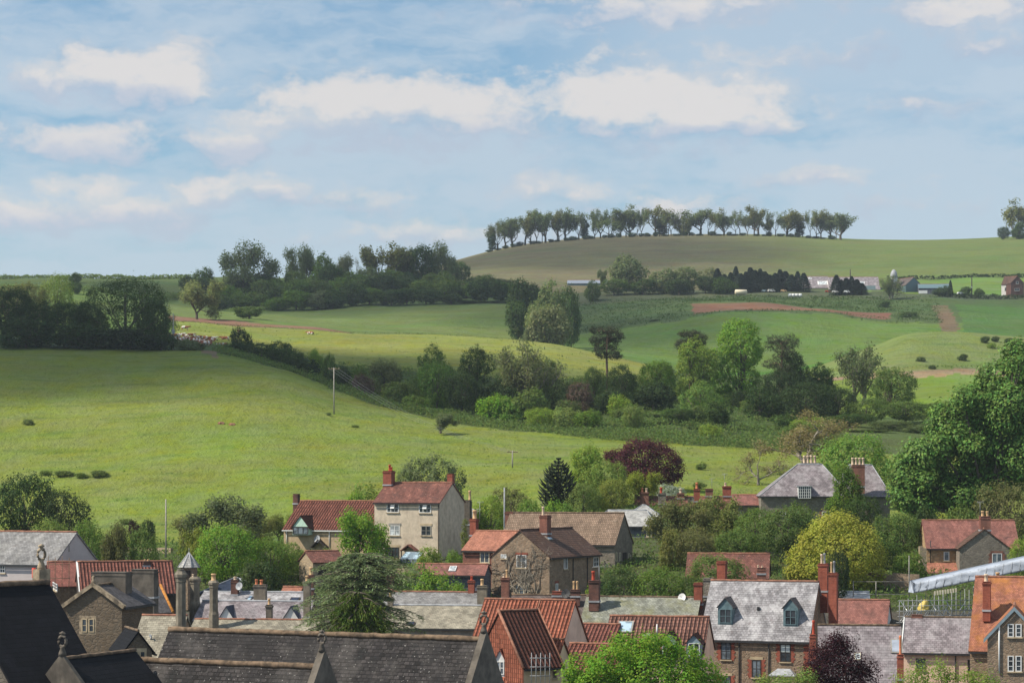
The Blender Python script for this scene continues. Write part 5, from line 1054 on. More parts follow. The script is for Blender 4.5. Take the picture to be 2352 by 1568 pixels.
for k, x, y, w, d, mt, lb in (('far2', 466, 613, 62, 1180, 'mid', 'round tree left of the big open-crowned tree on the skyline'), ('loose1', 452, 645, 92, 880, 'pale', 'pale feathery tree beside the left end of the upper wood'), ('far1', 572, 704, 82, 900, 'mid', 'low bushy tree above the left end of the ploughed strip'), ('far3', 505, 672, 60, 1060, 'dark', 'dark tree at the left foot of the upper wood'), ('far0', 520, 655, 76, 1120, 'mid', 'mid green tree behind the pale feathery tree'),
        ('far0', 432, 632, 40, 1150, 'dark', 'small dark tree on the skyline hedge left of the round one'), ('far2', 172, 626, 34, 1130, 'dark', 'small dark tree alone on the left skyline'), ('far1', 172, 648, 36, 1000, 'dark', 'dark bush below the lone tree on the left skyline'), ('round1', 133, 631, 78, 700, 'light', 'sunlit bushy tree behind the dark wood at the left'), ('round2', 48, 648, 130, 690, 'olive', 'olive tree behind the dark wood at the left edge'),
        ('far2', 1095, 632, 60, 1240, 'dark', 'dark tree at the foot of the brown hill, left of the conical pair'), ('far3', 1060, 600, 44, 1290, 'dark', 'dark tree against the left foot of the brown hill'), ('far0', 1150, 640, 60, 1230, 'deep', 'deep green tree below the brown hill'), ('far1', 1200, 655, 50, 1220, 'dark', 'dark tree at the right end of the upper wood')):
    plant(k, x, y, w, d, mt, lb, name='tree')
# --- the dark wood on the left
for k, x, y, w, d, mt, lb in (('round0', 20, 660, 130, 570, 'deep', 'dark tree at the left edge of the left wood'), ('round3', 85, 690, 120, 566, 'deep', 'dark tree second from the left edge in the left wood'), ('round1', 150, 698, 110, 564, 'deep', 'dark tree left of the fan-shaped tree'),
        ('round2', 205, 690, 90, 570, 'dark', 'dark tree pressed against the left side of the fan-shaped tree'), ('round0', 350, 690, 90, 572, 'dark', 'dark tree under the right side of the fan-shaped tree'), ('bush0', 60, 735, 150, 560, 'deep', 'broad dark thicket at the left foot of the left wood'), ('bush1', 180, 742, 140, 560, 'deep', 'broad dark thicket in the middle foot of the left wood'), ('bush2', 300, 752, 150, 560, 'deep', 'dark thicket beneath the fan-shaped tree'), ('bush3', 370, 765, 70, 561, 'deep', 'dark thicket beside the cows at the right end of the left wood'),
        ('bush0', 434, 781, 82, 561, 'grey', 'smooth dome-shaped bush in front of the cows')):
    plant(k, x, y, w, d, mt, lb, 'trees of the left wood', name='tree' if 'bush' not in k else 'thicket', cat='tree' if 'bush' not in k else 'bush')
# --- willows, hedgerow and conifers in the middle distance
for k, x, y, w, d, mt, lb in (('far1', 1198, 640, 70, 960, 'dark', 'dark tree behind the grey willows'), ('far3', 1190, 690, 60, 930, 'dark', 'dark tree left of the grey willows'), ('far2', 1272, 646, 100, 905, 'grey', 'tallest of the grey-green willows in the hollow'), ('far0', 1238, 690, 80, 885, 'grey', 'rounded grey willow on the left of the willow clump'), ('far1', 1262, 702, 100, 870, 'pale', 'lowest pale willow at the front of the willow clump'), ('far3', 1312, 655, 50, 930, 'dark', 'dark tree right of the willow clump'), ('far2', 1222, 745, 50, 872, 'grey', 'small willow at the foot of the clump'),
        ('far0', 1438, 586, 96, 1240, 'grey', 'large round grey-green tree standing above the hedgerow below the brown hill'), ('far1', 1410, 640, 66, 1215, 'mid', 'tree under the left side of the large round grey-green one'), ('far3', 1476, 640, 66, 1212, 'dark', 'dark tree under the right side of the large round grey-green one'), ('far2', 1361, 644, 46, 1190, 'mid', 'small round sunlit tree in front of the white-roofed barn'), ('loose1', 1381, 618, 22, 1250, 'grey', 'thin poplar-like tree left of the large round one'),
        ('far0', 1530, 617, 70, 1215, 'grey', 'first hedgerow tree right of the large round one'), ('far3', 1575, 612, 60, 1216, 'grey', 'second hedgerow tree right of the large round one'), ('far1', 1620, 634, 56, 1212, 'dark', 'dark low hedgerow tree left of the conifers'), ('far2', 1665, 636, 60, 1206, 'dark', 'dark round hedgerow tree in front of the conifers'), ('far1', 1560, 642, 60, 1205, 'dark', 'dark hedgerow tree in the lower rank'), ('far0', 1630, 615, 60, 1240, 'pale', 'pale hedgerow tree behind the dark ones'),
        ('willow0', 2046, 634, 52, 1180, 'grey', 'feathery grey tree in front of the silo'), ('far2', 2165, 656, 44, 1190, 'dark', 'dark round tree right of the farm sheds'), ('far3', 2216, 658, 32, 1195, 'dark', 'dark tree beside the pole by the farm'), ('far0', 2248, 662, 26, 1195, 'dark', 'small dark tree right of the pole by the farm')):
    plant(k, x, y, w, d, mt, lb, name='tree')
for i, x in enumerate((1648, 1664, 1678, 1690, 1702, 1713, 1724, 1735, 1746, 1757, 1768, 1780, 1792, 1804, 1818, 1832, 1846)):
    plant('spiky%d' % (i % 2), x, 613 + rT.uniform(-3, 17) + (4 if x > 1760 else 0) + (8 if x > 1800 else 0), rT.uniform(28, 42), 1222 + rT.uniform(-6, 6), 'conifer', 'dark conifer in the dense clump left of the farm sheds', 'conifers left of the farm', name='conifer')
for i, x in enumerate((1921, 1932, 1944, 1956, 1968, 1980)): plant('spiky%d' % (i % 2), x, (631, 642, 638, 634, 641, 650)[i], (34, 30, 38, 28, 36, 30)[i], 1200, 'conifer', 'dark conifer in front of the second farm shed', 'conifers in front of the second farm shed', name='conifer')
plant('spiky0', 2183, 643, 14, 1195, 'conifer', 'single slim dark conifer right of the farm sheds', name='conifer')
# --- the hedge bank and valley belt
belt = (('bush1', 556, 749, 50, 592, 'deep', 'dark bush beside the gateway'), ('bush2', 545, 785, 66, 575, 'deep', 'broad dark bush at the upper end of the hedge bank'), ('bush0', 600, 788, 70, 570, 'dark', 'dark bush in the hedge bank, next right of the gateway bushes'), ('bush3', 640, 785, 70, 566, 'dark', 'dark bush in the upper hedge bank left of the purplish scrub'), ('bush1', 676, 798, 56, 560, 'dark', 'dark bush in the upper hedge bank with a small loose tree at its right'), ('loose0', 724, 803, 34, 560, 'light', 'small loose sunlit tree in the hedge bank above the field pole'),
        ('bush2', 752, 812, 34, 556, 'mid', 'upright bush right of the small loose sunlit tree'), ('bush0', 705, 822, 70, 545, 'deep', 'deep green bush left of the field pole'), ('bush3', 775, 842, 70, 538, 'dark', 'dark bush behind the field pole'), ('bush1', 815, 836, 56, 545, 'rough', 'olive bush right of the field pole'), ('bush2', 838, 858, 52, 535, 'dull', 'dull purplish bush in the hedge bank'), ('loose1', 882, 826, 62, 548, 'pale', 'pale ragged bush-tree in the hedge bank'), ('bush0', 905, 876, 70, 528, 'rough', 'rounded green bush below the pale ragged bush-tree'), ('bush3', 945, 880, 60, 530, 'rough', 'green bush left of the dense twin-topped tree'),
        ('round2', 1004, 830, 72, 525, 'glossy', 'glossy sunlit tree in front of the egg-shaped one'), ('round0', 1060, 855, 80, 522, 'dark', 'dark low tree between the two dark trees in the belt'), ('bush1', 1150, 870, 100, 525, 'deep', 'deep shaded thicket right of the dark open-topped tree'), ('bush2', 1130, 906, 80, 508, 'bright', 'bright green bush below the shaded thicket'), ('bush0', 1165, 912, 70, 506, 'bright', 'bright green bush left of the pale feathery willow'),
        ('willow1', 1214, 786, 118, 530, 'pale', 'tall pale feathery willow in the middle of the belt'), ('bush3', 1210, 895, 90, 508, 'rough', 'bush at the foot of the pale feathery willow'), ('bush1', 1285, 868, 90, 530, 'rough', 'bush between the willow and the tall pine'), ('bush0', 1330, 878, 70, 524, 'dull', 'dull twiggy bush left of the tall pine'), ('round2', 1366, 842, 48, 545, 'mid', 'small rounded tree at the left foot of the tall pine'), ('round1', 1428, 838, 62, 540, 'dark', 'dark rounded tree at the right foot of the tall pine'), ('bush2', 1400, 890, 80, 522, 'deep', 'dark thicket in front of the tall pine'),
        ('bush1', 1425, 905, 56, 512, 'light', 'sunlit bush below the tall pine'), ('bush2', 1430, 935, 60, 505, 'rough', 'rough green bush low on the bank below the pine'), ('round0', 1508, 828, 74, 545, 'mid', 'rounded tree with a flat dark underside right of the pine'), ('bush3', 1500, 880, 100, 530, 'deep', 'dark thicket under the flat-bottomed tree'), 
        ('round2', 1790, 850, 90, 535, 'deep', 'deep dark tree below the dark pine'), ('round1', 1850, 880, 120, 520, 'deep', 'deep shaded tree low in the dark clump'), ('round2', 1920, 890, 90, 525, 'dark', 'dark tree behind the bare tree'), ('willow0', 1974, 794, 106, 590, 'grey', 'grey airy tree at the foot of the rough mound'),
        ('round1', 1990, 916, 90, 520, 'mid', 'green tree below the grey airy tree'), ('round0', 2080, 921, 104, 515, 'mid', 'green tree below the large dark oak'), ('round2', 2050, 966, 90, 495, 'rough', 'low tree near the left edge of the giant tree'), ('bush1', 2000, 985, 110, 480, 'rough', 'low thicket on the lower bank behind the bare tree'), ('bush0', 2120, 975, 80, 490, 'rough', 'thicket touching the giant tree'), ('round3', 1950, 950, 90, 500, 'dark', 'dark tree low behind the bare tree crown'), ('bush3', 2190, 920, 120, 540, 'rough', 'thicket between the bright meadow and the giant tree'))
for k, x, y, w, d, mt, lb in belt: plant(k, x, y, w * (1.36 if k[:4] == 'tall' else 1.2 if k[:4] in ('roun', 'loos', 'will') else 1.1), d, mt, lb, 'trees and bushes of the valley belt', name='bush' if 'bush' in k else 'tree', cat='bush' if 'bush' in k else 'tree')
for i, (x, y, w) in enumerate(((1260, 985, 90), (1330, 990, 100), (1400, 985, 110), (1470, 985, 110), (1540, 985, 100), (1620, 1000, 90), (1680, 998, 100), (1740, 1000, 100), (1810, 1000, 110), (1200, 975, 70), (1570, 960, 90), (1500, 955, 90), (1340, 945, 90), (1280, 945, 80))):
    plant('bush%d' % (i % 4), x, y, w, 488 + (1000 - y) * .6, 'rough', 'low bramble mound along the foot of the hedge bank above the near pasture', 'bramble mounds on the bank', 'bush', 'bramble')
rb = random.Random(21)
for i in range(30):
    x = 900 + i * 33 + rb.uniform(-14, 14); r_ = rb.uniform(7.25, 8.9); c_ = int((x + 400) / 4); d_ = float(TD[c_, int(r_ * SUB)]); yb = HY - float(TZ[c_, int(r_ * SUB)]) * F / d_
    plant('bush%d' % (i % 4) if i % 5 else 'round%d' % (i % 4), x, yb - rb.uniform(28, 62), rb.uniform(48, 92), d_, rb.choice(['mid', 'dark', 'rough', 'light', 'mid', 'deep']), 'shrub in the tangled thicket filling the hedge bank', 'shrubs in the thicket of the hedge bank', 'bush', 'shrub')
# Scots pines
def pine(x, ytop, w, d, label, seed, bare=.55, twig=0):
    rng = np.random.RandomState(seed); g = ground(x, d); h = (HY - ytop) * d / F - g.z; ww = w * d / F; m = MB(); rd = random.Random(seed)
    m.tube([(0, 0, -.5), (.1, 0, h * .3), (-.1, 0, h * .6), (.15, 0, h * .93)], [.36, .28, .22, .07], 8); lob = []
    for i in range(26):
        z = h * rd.uniform(bare, .95); a = rd.uniform(0, 6.28); r = ww * .5 * rd.uniform(.35, .85) * (1.1 - .25 * abs(z / h - .8) * 4); e = Vector((math.cos(a) * r, math.sin(a) * r, z + rd.uniform(-.2, .5)))
        m.tube([(0, 0, z - .6), e * .5 + Vector((0, 0, z * .5 + .2)), e], [.1, .07, .03], 5); q = ww * rd.uniform(.16, .27); lob.append((e.x, e.y, e.z, q, q, q * .52))
    for sx in (-.12, .1): lob.append((ww * sx, 0, h * .94, ww * .24, ww * .24, h * .055))
    c, nn = crown_pts(lob, 14000, rng, .4, 12, .5); root = empty('scots_pine', g, 0, label, 'pine')
    me = leaf_mesh('crown', c, nn, .16, rng, .3, LM['pine'])
    o = bpy.data.objects.new('crown', me); COL.objects.link(o); o.parent = root; m.build('trunk', 'bark_red', root)
pine(1394, 749, 70, 545, 'tall slim pine with a flat tufted top standing clear of the belt', 3, .58)
pine(1585, 757, 66, 552, 'brownish old pine top behind the loose ash', 4, .7)
pine(1796, 769, 84, 548, 'dark broad pine at the left of the dark clump', 5, .45)
# --- single plants in the near pasture and on the mound
plant('thorn', 1012, 949, 62, dat(1008, 996), 'grey', 'lone wind-leaning hawthorn in the near pasture', name='hawthorn')
for x, y, w, yb, lb in ((64, 962, 30, 976, 'lone dark rush clump high on the left of the near pasture'), (105, 1079, 34, 1091, 'leftmost rush clump of the line above the dark trees'), (150, 1080, 60, 1099, 'long rush clump in the middle of the line above the dark trees'), (190, 1085, 36, 1103, 'rush clump at the right of the line above the dark trees'), (230, 1079, 52, 1100, 'separate rush clump right of the line above the dark trees'), (293, 1190, 38, 1206, 'rush clump low in the pasture by the dark red bush'),
        (816, 977, 20, 986, 'tiny rush clump in the middle of the near pasture'), (755, 947, 16, 954, 'tiny bush at the foot of the field pole'), (1609, 1062, 30, 1079, 'green tuft in the pasture right of the copper beech'), (1607, 1106, 34, 1122, 'green tuft above the terrace chimneys')):
    plant('bush%d' % (int(x) % 4), x, y, w, dat(x, yb), 'rough', lb, name='rush_clump', cat='bush')
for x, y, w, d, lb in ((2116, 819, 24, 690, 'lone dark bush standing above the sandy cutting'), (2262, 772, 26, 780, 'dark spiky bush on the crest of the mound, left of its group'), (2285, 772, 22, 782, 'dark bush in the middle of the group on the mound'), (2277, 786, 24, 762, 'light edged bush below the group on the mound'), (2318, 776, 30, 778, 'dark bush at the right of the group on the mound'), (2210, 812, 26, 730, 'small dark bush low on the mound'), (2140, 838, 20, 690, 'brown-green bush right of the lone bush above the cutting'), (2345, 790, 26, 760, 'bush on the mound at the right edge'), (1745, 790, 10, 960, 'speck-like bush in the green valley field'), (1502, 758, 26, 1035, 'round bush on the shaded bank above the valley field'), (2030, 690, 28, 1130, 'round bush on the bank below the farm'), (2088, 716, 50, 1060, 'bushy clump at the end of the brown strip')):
    plant('bush%d' % (int(x) % 4), x, y, w, dat(x, y + w * .62, 640) if x > 2100 and y < 860 and y > 760 else d, 'dark' if x != 2277 else 'light', lb, name='bush', cat='bush')
# --- gardens and trees of the town
town = (('round0', 55, 1088, 150, 296, 'deep', 'large dark tree at the left edge above the white hall'), ('round1', 150, 1128, 110, 294, 'deep', 'dark tree sloping down right of the large dark one'), ('round2', 120, 1190, 100, 274, 'light', 'light leafy tree behind the white hall roof'), ('round3', 205, 1196, 90, 272, 'mid', 'green tree at the right end of the white hall'), ('loose1', 268, 1202, 66, 268, 'olive', 'olive feathery shrub right of the white hall'), ('round1', 330, 1216, 80, 268, 'mid', 'small round garden tree left of the thin bare pole'), ('bush1', 313, 1193, 36, 345, 'wine', 'dark red bush at the pasture edge'), ('bush2', 341, 1191, 40, 346, 'deep', 'dark green bush beside the dark red one'),
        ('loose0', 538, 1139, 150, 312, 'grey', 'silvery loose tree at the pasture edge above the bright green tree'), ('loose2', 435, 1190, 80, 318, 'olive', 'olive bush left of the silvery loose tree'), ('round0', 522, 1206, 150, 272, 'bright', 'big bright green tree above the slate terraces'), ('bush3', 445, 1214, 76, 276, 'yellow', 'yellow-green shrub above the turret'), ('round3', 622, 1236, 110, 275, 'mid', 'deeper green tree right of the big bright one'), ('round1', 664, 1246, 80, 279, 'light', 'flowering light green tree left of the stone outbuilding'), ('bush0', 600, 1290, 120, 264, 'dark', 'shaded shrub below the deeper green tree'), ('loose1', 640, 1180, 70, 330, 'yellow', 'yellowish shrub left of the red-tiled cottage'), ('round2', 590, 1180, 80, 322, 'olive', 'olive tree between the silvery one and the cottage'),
        ('loose2', 826, 1173, 118, 287, 'bright', 'bright young tree in front of the join between cottage and tall house'), ('round2', 1000, 1044, 150, 333, 'grey', 'large grey-green tree behind the tall rendered house'), ('round0', 935, 1070, 60, 336, 'grey', 'smaller grey tree left of the large one behind the tall house'), ('bush1', 862, 1108, 110, 330, 'light', 'light shrub behind the cottage roof'), ('bush2', 820, 1128, 60, 328, 'bright', 'bright bush behind the cottage ridge'), ('columnar', 1067, 1187, 16, 291, 'yellow', 'slim yellow-green conifer at the corner of the tall house'), ('round1', 1128, 1138, 76, 318, 'light', 'light tree between the tall house and the brown-tiled barn house'), ('round3', 1175, 1118, 84, 325, 'olive', 'olive tree behind the grey lamp pole'),
        ('bush0', 1212, 1148, 70, 318, 'bright', 'leftmost of the bright bushes behind the brown barn roof'), ('bush1', 1258, 1148, 64, 318, 'bright', 'middle bright bush behind the brown barn roof'), ('bush3', 1296, 1156, 50, 316, 'bright', 'right bright bush below the monkey puzzle'), ('tall0', 1346, 1022, 110, 346, 'light', 'tall light green tree right of the monkey puzzle'), ('round2', 1392, 1058, 96, 342, 'light', 'light green tree left of the copper beech'), ('round0', 1415, 1100, 90, 332, 'yellow', 'yellow-green bushy tree below the copper beech'), ('loose1', 1466, 1084, 80, 350, 'yellow', 'yellowish loose tree at the left foot of the copper beech'), ('bush2', 1535, 1112, 90, 356, 'silver', 'silvery white-leaved shrub below the copper beech'), ('round1', 1340, 1110, 80, 330, 'light', 'light tree directly right of the monkey puzzle trunk'),
        ('round0', 1962, 996, 178, 370, 'bright', 'broad domed green tree behind the hipped house'), ('tall1', 1940, 1066, 96, 324, 'mid', 'ivy-hung tree in front of the hipped house'), ('round3', 1975, 1140, 90, 318, 'dark', 'dark tree right of the ivy-hung tree'), ('bush3', 1840, 1155, 70, 322, 'mid', 'bush under the white dormer of the hipped house'),
        ('loose0', 1572, 1146, 116, 298, 'olive', 'olive tree right of the black-clad house'), ('loose2', 1655, 1140, 120, 304, 'yellow', 'yellow-olive tree in front of the long red terrace'), ('round1', 1735, 1168, 110, 298, 'mid', 'green tree left of the big dark shrub tree'), ('round0', 1812, 1164, 150, 290, 'mid', 'big leafy tree left of the golden tree'), ('round3', 1600, 1220, 110, 286, 'olive', 'olive shrub above the red garage'), ('round2', 1700, 1215, 120, 284, 'mid', 'leafy shrub above the right end of the red garage'), ('bush0', 1545, 1215, 70, 286, 'olive', 'shrub with reddish blossom right of the barn house'),
        ('round1', 1432, 1306, 112, 256, 'dark', 'dark round shrub above the mossy slate row'), ('round2', 1512, 1302, 130, 254, 'mid', 'green round shrub above the mossy slate row, right of the dark one'), ('round0', 1645, 1274, 150, 262, 'rough', 'green shrub covering the front of the red garage'), ('bush1', 1580, 1318, 60, 252, 'mid', 'small shrub left of the dormer house chimneys'), ('round2', 1926, 1262, 60, 262, 'deep', 'dark holly behind the tall brick chimneys'), ('round0', 2068, 1178, 120, 290, 'mid', 'green tree between the golden tree and the rose-red house'), ('round2', 2030, 1240, 90, 284, 'dark', 'dark shrub right of the golden tree'), ('bush0', 2085, 1270, 90, 276, 'mid', 'hedge bush left of the rose-red house'),
        ('bush2', 2205, 1160, 110, 304, 'mid', 'shrub behind the ridge of the rose-red house'), ('round3', 2320, 1108, 140, 298, 'olive', 'olive tree at the right edge under the giant tree'), ('round1', 2352, 1238, 80, 274, 'light', 'light shrub at the right end of the rose-red house'), ('bush3', 2130, 1170, 90, 302, 'dark', 'dark shrub at the left end behind the rose-red house'),
        ('bush1', 940, 1290, 86, 262, 'bright', 'upper bright laurel bush beside the greenhouse'), ('bush3', 1012, 1312, 126, 256, 'bright', 'broad bright laurel bush above the grey slate row'), ('bush2', 1062, 1336, 60, 254, 'bright', 'right end of the bright laurel hedge'), ('bush0', 990, 1256, 62, 285, 'light', 'rose bush by the porch of the tall house'), ('bush1', 1046, 1262, 40, 283, 'bright', 'small green bush at the corner of the tall house'), ('bush2', 1360, 1348, 40, 248, 'light', 'small light bush by the sooty chimney'), ('bush3', 745, 1262, 80, 283, 'light', 'garden bush in front of the red-tiled cottage'), ('bush0', 690, 1262, 60, 284, 'light', 'light garden bush below the mint dormer'), ('bush1', 880, 1284, 90, 276, 'grey', 'grey garden bush below the tall house'))
for k, x, y, w, d, mt, lb in town: plant(k, x, y, w, d, mt, lb, name='bush' if ('bush' in k or 'shrub' in lb) else 'tree', cat='bush' if ('bush' in k or 'shrub' in lb) else 'tree', hmin=1.2)
plant('bare0', 1850, 944, 250, 405, 'twig', 'half-bare spreading tree with twisting pale limbs behind the hipped house', name='bare_tree'); plant('bare1', 1742, 1018, 130, 385, 'twig', 'smaller half-bare tree leaning left below the spreading one', name='bare_tree')
# --- individually shaped trees
def custom(name, x, d, label, cat, lobes, n, leaf, mat, seed, clump=.7, per=14, rad=.4, h0=2, bark='bark', base=None, trunk=True, aspect=.58, low=-1.0, jitter=.6, shell=.38):
    """lobes in picture units: x, y, radius x, radius y, offset in depth (m)"""
    rng = np.random.RandomState(seed); g = ground(x, d) if base is None else P(x, base, d); k = d / F
    L = [((a - HX) * k - g.x, dz, (HY - b) * k - g.z, rx * k, (rx + ry) / 2 * k, ry * k) for a, b, rx, ry, dz in lobes]
    c, nn = crown_pts(L, n, rng, clump, per, shell, low=low, jitter=jitter); root = empty(name, g, 0, label, cat)
    o = bpy.data.objects.new('crown', leaf_mesh(name + '_crown', c, nn, leaf, rng, aspect, LM[mat])); COL.objects.link(o); o.parent = root
    if trunk: trunk_for(L, h0, rad, rng).build('trunk', bark, root)
    return root
rg = random.Random(5); gl = []
for x, y, rx, ry in ((2300, 880, 70, 60), (2240, 930, 70, 55), (2180, 985, 65, 55), (2120, 1045, 60, 50), (2085, 1095, 50, 45), (2360, 850, 70, 60), (2330, 950, 90, 80), (2260, 1010, 90, 70), (2190, 1070, 80, 60), (2120, 1120, 60, 45), (2350, 1040, 90, 80), (2280, 1100, 90, 60), (2200, 1130, 80, 45), (2075, 1140, 40, 35), (2110, 1160, 50, 30), (2400, 930, 90, 90)):
    gl.append((x, y, rx * .8, ry * .8, rg.uniform(-3, 2)))
    for _ in range(2): gl.append((x + rg.uniform(-.7, .7) * rx, y - rg.uniform(-.3, .8) * ry, rx * .36, ry * .36, rg.uniform(-5, 1)))
custom('giant_chestnut_tree', 2270, 318, 'giant clumpy dark green tree filling the right side', 'tree', gl, 90000, .25, 'chestnut', 9, .95, 24, .8, 5, aspect=.5, shell=.22, jitter=.5)
custom('copper_beech', 1481, 368, 'copper beech with dark purple leaves', 'tree', [(1480, 1050, 55, 38, 0), (1440, 1062, 40, 28, -1), (1525, 1060, 38, 32, 0), (1420, 1048, 26, 14, 1), (1470, 1030, 40, 20, 0), (1545, 1075, 26, 26, 0), (1490, 1085, 60, 26, -1), (1530, 1095, 36, 18, 0), (1450, 1080, 34, 22, -2), (1505, 1035, 36, 22, 1), (1400, 1045, 12, 8, 0)], 15000, .16, 'purple', 14, .7, 12, .4, 3)
# golden tips and the leafy tree at the bottom edge
def blob(x0, x1, y0, y1, seed, k=14, r=(.15, .25), dome=.5):
    q = random.Random(seed); out = []; cx, cy, w_, h_ = (x0 + x1) / 2, (y0 + y1) / 2, (x1 - x0) / 2, (y1 - y0) / 2
    for i in range(k):
        a = q.uniform(0, 6.28); m_ = q.uniform(.25, .78); rr = q.uniform(*r) * (x1 - x0); yy = cy + math.sin(a) * m_ * h_; nar = 1 - dome * max(0, (cy - yy) / h_) ** 1.5
        out.append((cx + math.cos(a) * m_ * w_ * nar, min(max(yy, y0 + rr * .85), y1 - rr * .5), rr, rr * q.uniform(.7, .95), q.uniform(-1, 1) * w_ * .055))
    out.append((cx, y0 + h_ * .42, w_ * .42, h_ * .4, 0)); out.append((cx, cy + h_ * .3, w_ * .55, h_ * .45, 0)); return out
for nm, x, d_, box, k, n_, lf, mt, lb, dm in (('ash_tree', 1598, 548, (1536, 1654, 768, 930), 20, 15000, .2, 'light', 'loose light green ash left of the tall bright tree', .5), ('tall_lime_tree', 1702, 556, (1626, 1778, 729, 950), 30, 26000, .21, 'bright', 'tallest light green tree in the belt, pointed at the top', .75), ('front_tree', 1608, 508, (1552, 1664, 873, 988), 16, 9000, .18, 'bright', 'bright rounded tree at the front of the belt', .4),
        ('dark_oak', 1838, 548, (1782, 1872, 806, 945), 16, 10000, .2, 'dark', 'dark tree right of the broad pine', .4), ('dark_oak', 1884, 552, (1840, 1930, 832, 950), 14, 9000, .2, 'dark', 'dark tree at the right end of the dark clump', .5), ('round_oak', 2048, 562, (1976, 2122, 846, 945), 18, 12000, .2, 'mid', 'large rounded oak in front of the bright meadow', .5),
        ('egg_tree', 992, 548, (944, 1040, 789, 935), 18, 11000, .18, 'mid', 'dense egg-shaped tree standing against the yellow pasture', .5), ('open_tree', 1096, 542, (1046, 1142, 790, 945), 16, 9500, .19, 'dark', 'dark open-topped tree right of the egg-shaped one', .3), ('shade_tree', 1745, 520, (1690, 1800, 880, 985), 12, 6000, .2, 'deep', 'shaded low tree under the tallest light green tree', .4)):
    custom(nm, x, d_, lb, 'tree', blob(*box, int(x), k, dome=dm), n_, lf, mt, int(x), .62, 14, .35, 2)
for i, (x, y, w) in enumerate(((1105, 640, 60), (1130, 656, 64), (1150, 646, 56), (1172, 662, 60), (1190, 654, 54), (1212, 668, 60), (1235, 664, 50), (1250, 676, 44))): plant('far%d' % (i % 4), x, y, w, 1118 + (i % 2) * 40, ['dark', 'mid', 'deep', 'dark'][i % 4], 'tree on the low right end of the dark upper wood, left of the willows', 'trees at the low right end of the upper wood', name='woodland_tree')
bl = []
for x, y, r in ((1340, 1540, 46), (1400, 1515, 48), (1460, 1500, 48), (1520, 1495, 46), (1575, 1520, 46), (1615, 1548, 40), (1480, 1550, 70), (1390, 1575, 60), (1560, 1580, 60), (1430, 1478, 24), (1490, 1472, 22), (1538, 1478, 20), (1330, 1580, 40), (1640, 1575, 36), (1450, 1620, 90), (1560, 1640, 90), (1360, 1640, 70)):
    bl.append((x, y, r, r * .8, rg.uniform(-2, 2)))
custom('leafy_maple', 1460, 178, 'bright leafy tree at the bottom edge in front of the rose-brown pantile roof', 'tree', bl, 34000, .135, 'bright', 21, .5, 14, .3, 4, aspect=.5)
custom('golden_tree', 1925, 274, 'big golden yellow tree above the tall brick chimneys', 'tree', [(1920, 1222, 62, 42, 0), (1960, 1240, 55, 42, 0), (1885, 1250, 55, 42, -1), (1990, 1275, 44, 40, 0), (1850, 1285, 44, 36, -1), (1930, 1275, 80, 50, -2), (1895, 1310, 70, 36, -2), (1980, 1315, 52, 36, -1), (1835, 1315, 34, 24, -1), (1925, 1198, 34, 18, 0), (1945, 1330, 70, 30, -1)], 24000, .15, 'gold', 51, .7, 13, .35, 3)
pl = [(1895, 1500, 40, 30, 0), (1935, 1485, 36, 26, 1), (1880, 1535, 44, 30, -1), (1940, 1530, 50, 34, 0), (1985, 1540, 40, 26, 1), (1910, 1570, 60, 30, 0), (1975, 1580, 50, 26, 0), (1865, 1575, 40, 30, 0), (1925, 1465, 20, 14, 0), (1950, 1620, 90, 40, 0)]
custom('purple_plum_tree', 1925, 184, 'dark purple plum tree at the bottom edge right of the dormer house', 'tree', pl, 15000, .12, 'wine', 22, .7, 9, .14, 5, aspect=.4, shell=.8)
custom('sapling_tops', 2190, 166, 'light green sapling tops along the bottom right edge', 'tree', [(2080, 1560, 24, 22, 0), (2120, 1545, 26, 22, 1), (2160, 1535, 18, 24, 0), (2175, 1555, 30, 24, 0), (2230, 1555, 34, 22, 1), (2270, 1560, 26, 20, 0), (2130, 1590, 60, 30, 0), (2240, 1595, 70, 30, 0)], 5200, .10, 'light', 23, .6, 7, .1, 5, aspect=.42, shell=.9)
custom('young_shrub', 1800, 172, 'green shrub tips in front of the bay window of the dormer house', 'bush', [(1800, 1570, 40, 16, 0), (1850, 1560, 24, 22, 0), (1760, 1568, 24, 18, 0)], 2200, .10, 'light', 24, .5, 7, .08, 3, aspect=.42, shell=.8)
custom('fan_tree', 288, 566, 'wide fan-shaped tree in the dark left wood', 'tree', [(285, 690, 60, 45, 0), (240, 700, 50, 45, 0), (335, 700, 48, 50, 0), (210, 730, 36, 45, 0), (365, 735, 34, 45, 0), (285, 665, 50, 24, 0), (335, 668, 40, 26, -1), (240, 672, 42, 26, 1), (285, 740, 80, 50, 0), (225, 770, 50, 36, 0), (340, 770, 56, 36, 0), (385, 765, 26, 34, 0)], 20000, .2, 'dark', 61, 1.1, 14, .5, 3)
